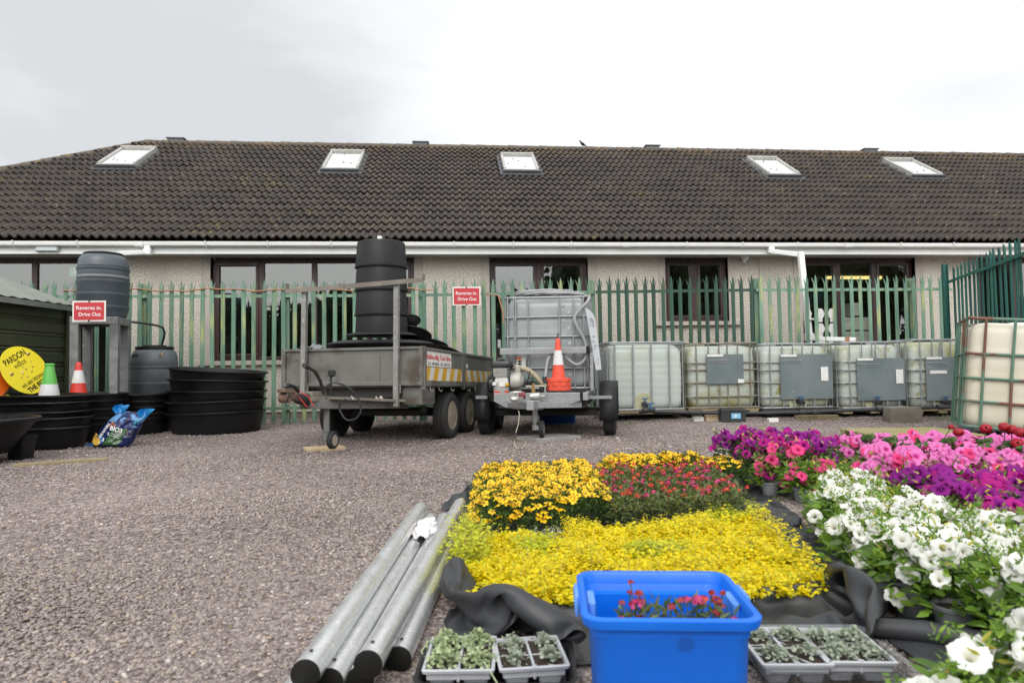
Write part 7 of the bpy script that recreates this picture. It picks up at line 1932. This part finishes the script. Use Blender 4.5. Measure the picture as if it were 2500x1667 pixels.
def plant(X, d, mats, nf, label, group, fol, seed, h=.27, rad=.12, fsc=1.0, pot=True, z0=0.0, zsc=1.0, away=.25, hang=0):
    rn = random.Random(seed)
    t = thing('petunia', label, 'petunia', cw(X, d, z0), rn.uniform(0, 6.28), group)
    rz = t.rotation_euler.z
    if pot:
        o = bpy.data.objects.new('pot', POT); col.objects.link(o); o.parent = t
        o = bpy.data.objects.new('soil', SOILM); col.objects.link(o); o.parent = t; o.location = (0,0,.088)
    o = bpy.data.objects.new('foliage', fol[rn.randrange(len(fol))]); col.objects.link(o); o.parent = t; o.scale = (rad/.12, rad/.12, zsc*h/.27)
    H = h*zsc
    inv = Matrix.Rotation(-rz, 3, 'Z')
    for i in range(nf):
        low = rn.random() < hang
        a = rn.uniform(0, 6.28); r = rad*(rn.uniform(.15, 1.05) if not low else rn.uniform(.95, 1.15)); z = H*(1.04 - .30*(r/rad)**2) + rn.uniform(-.025,.025)
        if low: a = -math.pi/2 - PSI + rn.uniform(-1.0,.6) - rz; z = H*rn.uniform(.35,.75)
        nrm = Vector((math.cos(a)*.55*(r/rad), math.sin(a)*.55*(r/rad), .62)) + inv @ Vector((rn.uniform(-.45,.35), -rn.uniform(.1, .9), 0)) + Vector((rn.gauss(0,.22), rn.gauss(0,.22), rn.gauss(0,.12)))
        nrm.normalize(); m = rn.choice(mats)
        f = bpy.data.objects.new('flower', FL[m.name][rn.randrange(4)]); col.objects.link(f); f.parent = t
        q = Vector((0,0,1)).rotation_difference(nrm); f.rotation_mode = 'QUATERNION'; f.rotation_quaternion = q @ Matrix.Rotation(rn.uniform(0,6.28), 3, 'Z').to_quaternion()
        f.location = (r*math.cos(a), r*math.sin(a), z); s_ = fsc*rn.uniform(.82, 1.15); f.scale = (s_, s_, s_)
    return t
def inpoly(x, y, P_):
    c = False; n = len(P_); j = n-1
    for i in range(n):
        if (P_[i][1] > y) != (P_[j][1] > y) and x < (P_[j][0]-P_[i][0])*(y-P_[i][1])/(P_[j][1]-P_[i][1])+P_[i][0]: c = not c
        j = i
    return c
def camxy(px, py, z): p = G(px, py, z); return p.x*cP - p.y*sP, p.x*sP + p.y*cP
def fill(poly_px, z, sp, seed):
    P_ = [camxy(px, py, z) for px, py in poly_px] if z else poly_px; rn = random.Random(seed)
    x0, x1 = min(p[0] for p in P_), max(p[0] for p in P_); y0, y1 = min(p[1] for p in P_), max(p[1] for p in P_); out = []
    y = y0; r = 0
    while y < y1:
        x = x0 + (sp/2 if r % 2 else 0)
        while x < x1:
            xx, yy = x + rn.uniform(-.15,.15)*sp, y + rn.uniform(-.15,.15)*sp
            if inpoly(xx, yy, P_): out.append((xx, yy))
            x += sp
        y += sp*.87; r += 1
    return out
i = 0
for X, d in fill([(1.30,2.24),(1.36,2.85),(1.60,3.42),(1.93,4.0),(2.07,3.95),(1.95,3.45),(1.98,3.0),(2.12,2.75),(2.3,2.6),(2.3,2.0),(1.75,1.96),(1.5,2.10)], 0, .17, 1):
    i += 1; plant(X, d, [P_WHITE], 11, 'white petunia plant in the dense white patch right of the black liner', 'white petunias massed right of the liner', FOL_W, 1000+i, h=.27, hang=.20, fsc=1.0)
i = 0
for X, d, nf, h in ((.90,1.34,4,.24),(1.02,1.43,6,.27),(1.14,1.50,7,.30),(1.27,1.56,9,.31),(1.40,1.62,9,.31),(1.10,1.34,5,.25),(1.23,1.41,8,.27),(1.36,1.47,8,.28),(1.52,1.72,9,.30),(1.50,1.55,7,.28),(1.64,1.70,7,.28),(1.70,1.86,9,.28),(1.58,1.92,8,.27)):
    i += 1; plant(X, d, [P_WHITE], nf, 'white petunia plant in the separate patch at the bottom right corner', 'white petunias at the bottom right corner', FOL_W, 1100+i, h=h, fsc=1.1, hang=.10, rad=.135)
i = 0
for X, d in fill([(1.66,5.5),(1.72,4.75),(1.92,4.5),(2.25,4.45),(2.35,4.8),(2.45,5.4),(1.95,5.8)], 0, .185, 2):
    i += 1; front = d < 4.75
    plant(X, d, [P_PURP, P_PURP, P_MAG, P_MAG] if not front else [P_MAG, P_PURP, P_HOT], 13 if not front else 9, 'purple petunia plant in the patch left of the pale pink petunias', 'purple petunias left of the pink ones', FOL_P, 1200+i, h=.34, hang=.10, fsc=1.15)
i = 0
for X, d in ((1.76,4.62),(1.88,4.38),(2.02,4.30),(2.16,4.24),(2.28,4.30),(1.98,4.42)):
    i += 1; plant(X, d, [P_HOT], 5, 'hot pink petunia plant along the front of the purple patch', 'hot pink petunias before the purple ones', FOL_W, 1300+i, h=.26, hang=.35, fsc=1.1)
i = 0
for X, d in fill([(2.28,4.4),(2.5,5.1),(3.7,5.1),(3.4,4.2),(2.8,3.8),(2.25,3.85)], 0, .185, 4):
    i += 1; plant(X, d, [P_PINK, P_PINK, P_PINK, P_PINK, P_PINK, P_HOT], 17, 'pale pink petunia plant in the long pink patch before the wooden pallet', 'pale pink petunias before the wooden pallet', FOL_K, 1400+i, h=.34, fsc=1.15)
i = 0
for X, d in fill([(2.12,3.75),(2.8,3.72),(2.6,3.1),(2.3,2.8),(2.14,2.95),(2.05,3.4)], 0, .185, 5):
    i += 1; plant(X, d, [P_PURP, P_MAG, P_PURP], 12, 'purple petunia plant between the pink and the white petunias', 'purple petunias between pink and white ones', FOL_P, 1500+i, h=.30, fsc=1.25)

def geraniums():
    g = np.random.default_rng(41)
    def head(r):
        S = Soup(); m = 110; nn = unit(g.normal(size=(m,3))+np.array([0,0,.35])); S.add(flowers5(nn*r*np.array([1,1,.85]), nn, .011, .011, g, 5, .1), 0); return S.mesh('flower_head', [L_GER])
    heads = [head(.036), head(.040), head(.033)]
    S = Soup(); n = 210; th = g.uniform(0,6.28,n); r = .14*np.sqrt(g.random(n)); c = np.stack([r*np.cos(th), r*np.sin(th), g.uniform(.06,.40,n)], 1)
    S.add(leaves(c, np.stack([np.cos(th), np.sin(th), g.uniform(-.2,.4,n)], 1), rdir(n,g,1.2), g.uniform(.03,.05,n), .042, 'round', .08), 0); fol = S.mesh('foliage', [L_GERL])
    spots = [(2340,1055,.03),(2407,1046,.034),(2455,1043,.036),(2490,1058,.036),(2484,1083,.036),(2322,1041,.012),(2288,1059,.010),(2520,1040,.036),(2540,1080,.036)]
    i = 0
    for X, d, hs in ((2.62,4.45,[(2340,1055)]),(2.95,4.35,[(2407,1046)]),(3.12,4.25,[(2452,1042),(2470,1048)]),(3.22,4.15,[(2490,1055),(2484,1083)]),(3.4,4.2,[(2515,1042),(2540,1070),(2560,1050)]),(2.55,4.6,[(2322,1042)])):
        i += 1
        t = thing('geranium', ['geranium with one round red head left of the others', 'geranium with a red head in front of the cream tank cage', 'geranium with two red heads against the cream tank', 'geranium with red heads one above the other at the right edge', 'geranium with red heads just beyond the right edge', 'geranium with a small red head by the wooden pallet'][i-1], 'geranium', cw(X, d, 0), 0, 'red geraniums by the cream tank')
        o = bpy.data.objects.new('pot', POT); col.objects.link(o); o.parent = t
        o = bpy.data.objects.new('foliage', fol); col.objects.link(o); o.parent = t
        for px, py in hs:
            p = P(px, py, d) - t.location; hd = bpy.data.objects.new('flower_head', heads[(px+py) % 3]); col.objects.link(hd); hd.parent = t; hd.location = p
            if px == 2322: hd.scale = (.5,.5,.5)
            k = MB(); k.tube([(p.x*.3, p.y*.3, .10), (p.x*.8, p.y*.8, p.z*.7), (p.x, p.y, p.z)], .003, 6); k.build('stem', L_GERL, t)
geraniums()
# yellow bidens in pots at the far right of the liner
def potted_bidens():
    g = np.random.default_rng(51)
    for j, (X, d) in enumerate(((1.28,5.05),(1.44,5.0),(1.58,5.05),(1.40,4.82),(1.55,4.80))):
        t = thing('bidens_pot', 'potted yellow bidens between the red flowers and the purple petunias', 'bedding plant', cw(X, d, 0), j*1.3, 'potted yellow bidens beside the purple petunias')
        o = bpy.data.objects.new('pot', POT); col.objects.link(o); o.parent = t
        S = Soup(); n = 1500; th = g.uniform(0,6.28,n); r = .12*np.sqrt(g.random(n)); z = .06+.15*g.beta(2,1,n)*(1-.3*(r/.12)**2)
        S.add(leaves(np.stack([r*np.cos(th), r*np.sin(th), z],1), rdir(n,g,.8), g.normal(size=(n,3)), g.uniform(.014,.03,n), .007, 'lance'), 0); link_mesh('foliage', S.mesh('foliage', [L_BID]), t)
        S = Soup(); m = 20; th = g.uniform(0,6.28,m); r = .12*np.sqrt(g.random(m)); c = np.stack([r*np.cos(th), r*np.sin(th), .225-.04*(r/.12)**2],1); nn = unit(np.stack([g.normal(0,.35,m), g.normal(0,.35,m), np.ones(m)],1))
        S.add(flowers5(c, nn, .0205, .0195, g), 0); S.add(discs(c+nn*.003, nn, .005, g), 1); link_mesh('blossoms', S.mesh('blossoms', [L_BFL, L_BCT]), t)
potted_bidens()

# ------------------------------------------------------------------ blue tub with a flowering plant
def blue_tub():
    H, W_, D_ = .325, .402, .36
    t = thing('blue_tub', 'bright blue plastic storage tub standing before the liner', 'tub', cw(.370, 1.728, 0), -PSI-R(3.5))
    k = MB(); hx, hy = W_/2, D_/2
    k.rr([(hx-.035,hy-.03,.035,.0),(hx-.030,hy-.025,.04,.012),(hx-.018,hy-.016,.04,H-.034),(hx-.016,hy-.014,.04,H-.031),(hx-.004,hy-.003,.045,H-.030),(hx+.004,hy+.004,.05,H-.026),(hx+.008,hy+.008,.05,H-.010),(hx+.008,hy+.008,.05,H-.004),(hx+.002,hy+.002,.045,H),(hx-.008,hy-.008,.04,H-.001),(hx-.013,hy-.013,.036,H-.008),(hx-.016,hy-.016,.034,H-.05),(hx-.030,hy-.028,.03,H-.055),(hx-.042,hy-.038,.03,.02)], 8, True, True)
    k.build('body', M_BLUE, t, smooth=40)
    for s in (-1, 1):
        k = MB(); x = s*(hx-.024); k.rr([(.006,.045,.006,H-.075),(.009,.050,.008,H-.050),(.009,.050,.008,H-.012)]); k.box(-.012,.012,-.03,.03,H-.10,H-.085) if False else None
        o = k.build('handle_recess', M_BLUEH2, t, bevel=.003); o.location = (x, 0, 0)
        k = MB(); k.rr([(.005,.05,.005,H-.055),(.008,.055,.006,H-.02),(.005,.05,.005,H-.004)]); o = k.build('handle', M_BLUEH2, t, bevel=.003); o.location = (s*(hx+.012), .03, 0)
    # flowering plant inside
    g = np.random.default_rng(61)
    p = thing('lantana_plant', 'cut lantana plant with pink and orange heads lying in the blue tub', 'plant', cw(.375, 1.665, .235), -PSI)
    S = Soup(); n = 420; X = g.uniform(-.13,.155,n); c = np.stack([X, np.clip(g.normal(0,.025,n),-.03,.06), g.uniform(-.03,.085,n)*(1-.3*np.abs(X)/.15)], 1)
    S.add(leaves(c, np.stack([g.normal(0,1,n), g.uniform(-.25,.9,n), g.uniform(.1,1.2,n)],1), rdir(n,g), g.uniform(.02,.045,n), g.uniform(.006,.012,n), 'lance', .08), 0); link_mesh('foliage', S.mesh('foliage', [L_LAN]), p)
    for hx_, hz, s, mi in ((-.085,.085,1.5,0),(-.068,.080,1.2,0),(-.10,.12,.6,2),(-.088,.128,.6,2),(-.115,.085,.7,2),(-.075,.112,.9,2),(-.07,.05,.8,2),(.07,.09,1.3,0),(.085,.085,1.3,1),(.055,.075,1.1,0),(.12,.085,1.1,2),(.13,.07,.9,2),(.115,.055,1.0,2),(.10,.115,.7,2),(.135,.105,.6,2),(.03,.09,.9,2),(.0,.085,.8,2),(-.12,.055,.8,0),(.145,.06,.8,0)):
        m = 22; nn = rdir(m, g, .9); S = Soup(); S.add(discs(nn*.011*s, unit(nn+g.normal(0,.2,(m,3))), .0055*s**.5, g, 5), 0); o = link_mesh('flower_head', S.mesh('flower_head', [(L_L1, L_L2, L_L3)[mi]]), p); o.location = (hx_, g.normal(0,.02), hz)
        k = MB(); k.tube([(hx_*.8, 0, .0), (hx_*.95, o.location.y*.6, hz*.6), (hx_, o.location.y, hz)], .0018, 5); k.build('stem', L_LAN, p)
M_BLUEH2 = nmat('pale_scuffed_blue_plastic', (.06,.22,.70), (.12,.30,.75), 8, .4)
blue_tub()

# ------------------------------------------------------------------ cell trays
def pack(label, c4, rim, kind, seed):
    """c4: rim corners in photo pixels (front-left, front-right, back-right, back-left)"""
    g = np.random.default_rng(seed)
    p = [G(px, py, rim) for px, py in c4]; c = (p[0]+p[1]+p[2]+p[3])/4
    ex = ((p[1]-p[0])+(p[2]-p[3])); ey = ((p[3]-p[0])+(p[2]-p[1])); W_ = ex.length/2; D_ = ey.length/2; ang = math.atan2(ex.y, ex.x)
    t = thing('cell_tray', label, 'plant tray', (c.x, c.y, rim-.062), ang, 'cell trays of silver leaved seedlings')
    H = .062; k = MB(); hx, hy = W_/2, D_/2
    # rim ring
    k.rr([(hx-.004,hy-.004,.008,H-.012),(hx+.004,hy+.004,.008,H-.010),(hx+.006,hy+.006,.008,H-.002),(hx+.003,hy+.003,.008,H),(hx-.003,hy-.003,.006,H),(hx-.005,hy-.005,.006,H-.006),(hx-.006,hy-.006,.006,H-.03)], 4, False, False)
    k.box(-.0035,.0035,-hy+.004,hy-.004,H-.035,H-.003); k.box(-hx+.004,-.004,-.0035,.0035,H-.035,H-.010); k.box(.004,hx-.004,-.0035,.0035,H-.035,H-.010)
    k.lathe([(.007,H-.004),(.007,H+.002),(.004,H+.003),(.003,H-.001)], 10, c=(0,-hy+.003,0))
    k.build('tray', M_TRAYG, t, smooth=30)
    for sx in (-1, 1):
        for sy in (-1, 1):
            k = MB(); qx, qy = hx/2-.002, hy/2-.002
            k.rr([(qx*.62,qy*.62,.008,0),(qx*.66,qy*.66,.010,.003),(qx*.90,qy*.90,.010,H-.012),(qx*.92,qy*.92,.010,H-.0115)], 4); ce = k.build('cell', M_TRAYG, t, smooth=40); ce.location = (sx*hx/2, sy*hy/2, 0)
            k = MB(); k.grid([[(x, y, H-.0105+.004*mnoise.noise((x*60,y*60,seed+sx*3+sy))) for y in np.linspace(-qy*.96,qy*.96,8)] for x in np.linspace(-qx*.96,qx*.96,8)]); k.f = [tuple(reversed(f)) for f in k.f]; so = k.build('soil', M_SOIL, t, smooth=80); so.location = (sx*hx/2, sy*hy/2, 0)
            S = Soup(); dens = {'full': 210, 'thin': 95, 'mid': 150}[kind]; n = int(dens*g.uniform(.7,1.2)); sd = {'full': .024, 'thin': .014, 'mid': .020}[kind]
            off = g.normal(0,.008,2); cx = g.normal(off[0], sd, n); cy = g.normal(off[1], sd, n); z = H-.008 + g.uniform(0,.045,n)*np.exp(-(cx**2+cy**2)/.0012)*({'full':1.15,'thin':.8,'mid':.7}[kind])+.003
            L = g.uniform(.008,.014,n); S.add(leaves(np.stack([cx,cy,z],1), rdir(n,g,.5), rdir(n,g,1.4), L, L*.95, 'round', .08), 0)
            link_mesh('seedling', S.mesh('seedling', [L_SIL2 if kind == 'full' else L_SIL]), t).location = (sx*hx/2, sy*hy/2, 0)
    if kind == 'full':
        k = MB(); k.tube([(hx*.75,-hy*.8,H+.01),(hx*.95,-hy*1.05,H-.005),(hx*1.15,-hy*1.18,H-.03),(hx*1.3,-hy*1.2,H-.045)], .0022, 6); k.build('trailing_stem', L_SIL2, t)
        k = MB(); k.tube([(-hx*.8,hy*.4,H+.02),(-hx*1.05,hy*.3,H+.018),(-hx*1.25,hy*.05,H+.0),(-hx*1.18,-.0,H-.005)], .002, 6); k.build('trailing_stem', L_SIL2, t)
    return t
pack('grey four cell tray with lush pale green seedlings at the lower left', [(1036,1637),(1205,1630),(1206,1553),(1057,1551)], .085, 'full', 71)
pack('grey four cell tray with sparse silver seedlings just left of the blue tub', [(1222,1633),(1389,1619),(1354,1551),(1209,1557)], .085, 'thin', 72)
pack('grey four cell tray with silver seedlings just right of the blue tub', [(1830,1618),(2006,1617),(1966,1531),(1826,1531)], .09, 'mid', 73)
pack('grey four cell tray with silver seedlings at the right end of the clear tray', [(2006,1614),(2178,1612),(2103,1535),(1958,1531)], .09, 'mid', 74)
def carry(name, label, c4, rim, mat, h, cat='carry tray'):
    p = [G(px, py, rim) for px, py in c4]; c = (p[0]+p[1]+p[2]+p[3])/4
    ex = ((p[1]-p[0])+(p[2]-p[3])); ey = ((p[3]-p[0])+(p[2]-p[1])); W_ = ex.length/2; D_ = ey.length/2; ang = math.atan2(ex.y, ex.x)
    k = MB(); hx, hy = W_/2, D_/2
    k.rr([(hx-.02,hy-.02,.03,0),(hx-.012,hy-.012,.035,h-.004),(hx+.004,hy+.004,.04,h-.003),(hx+.006,hy+.006,.04,h),(hx-.004,hy-.004,.038,h+.001),(hx-.010,hy-.010,.036,h-.002),(hx-.016,hy-.016,.034,h-.012),(hx-.024,hy-.024,.03,.003)], 6)
    o = k.build(name, mat, smooth=40); o.location = (c.x, c.y, rim-h); o.rotation_euler = (0,0,ang); tag(o, label, cat)
carry('carry_tray', 'black carry tray holding the two cell trays left of the blue tub', [(1005,1668),(1425,1668),(1378,1562),(1050,1562)], .055, M_BLACKM, .035)
carry('clear_tray', 'clear plastic tray holding two cell trays right of the blue tub', [(1822,1640),(2225,1640),(2128,1526),(1808,1526)], .072, M_CLEAR, .05)
def stray():
    g = np.random.default_rng(81)
    for px, py, d, sp, n, L, lb in ((1538,1022,9.9,.06,26,.10,'small tuft of grass growing by the barred tank'),(2300,1002,10.0,.10,36,.14,'tuft of long grass by the concrete block'),(2135,1000,10.2,.04,14,.07,'small yellowing weed left of the concrete block'),(1785,1205,4.6,.06,40,.03,'low green weed on the gravel right of the liner'),(1880,1202,4.5,.08,40,.03,'low green weed before the hot pink petunias')):
        p = P(px, py, d); zg = gz(p.x, p.y); S = Soup()
        c = np.stack([g.normal(p.x, sp, n), g.normal(p.y, sp*.6, n), np.full(n, zg+.003)], 1); S.add(leaves(c, rdir(n, g, 1.6 if L > .05 else .5), g.normal(size=(n,3)), g.uniform(.5,1,n)*L, .008 if L > .05 else .014, 'lance'), 0)
        tag(link_mesh('weed', S.mesh('weed', [L_WEED])), lb, 'weed')
    for px, py, lb in ((1818,1172,'yellow fallen leaf by the purple petunia pots'),(1745,1163,'single fallen yellow flower near the liner')):
        p = G(px, py, .03); S = Soup(); nn = np.array([[0,-.5,.8]]); S.add(leaves(np.array([[p.x,p.y,p.z]]), np.array([[.5,-.3,.6]]), nn, .06, .035, 'ovate', .1), 0) if 'leaf' in lb else S.add(flowers5(np.array([[p.x,p.y,p.z+.02]]), unit(nn), .024, .02, g), 0)
        tag(link_mesh('fallen_leaf' if 'leaf' in lb else 'fallen_flower', S.mesh('leaf', [L_YEL if 'leaf' in lb else L_BFL])), lb, 'leaf' if 'leaf' in lb else 'flower')
stray()

def litter():
    g = np.random.default_rng(91); n = 130; S = Soup(); px = g.uniform(900, 2200, n); py = g.uniform(1010, 1640, n)
    c = []
    for a, b in zip(px, py):
        p = G(a, b, .012); c.append((p.x, p.y, gz(p.x, p.y)+.013))
    px = g.uniform(50, 1100, 50); py = g.uniform(1010, 1600, 50)
    for a, b in zip(px, py):
        p = G(a, b, .012); c.append((p.x, p.y, gz(p.x, p.y)+.013))
    c = np.array(c); n = len(c); dd = g.normal(size=(n,3)); dd[:,2] = np.abs(dd[:,2])*.25; S.add(leaves(c, dd, rdir(n,g,2.0), g.uniform(.010,.024,n), g.uniform(.004,.010,n), 'ovate', .1), 0)
    m = leafmat('fallen_scraps', [(.10,.07,.03),(.22,.15,.05),(.30,.26,.06),(.16,.20,.05),(.45,.36,.10)], .7, .1)
    tag(link_mesh('leaf_litter', S.mesh('leaf_litter', [m])), 'scraps of fallen leaves strewn over the gravel', 'litter', kind='stuff')
litter()
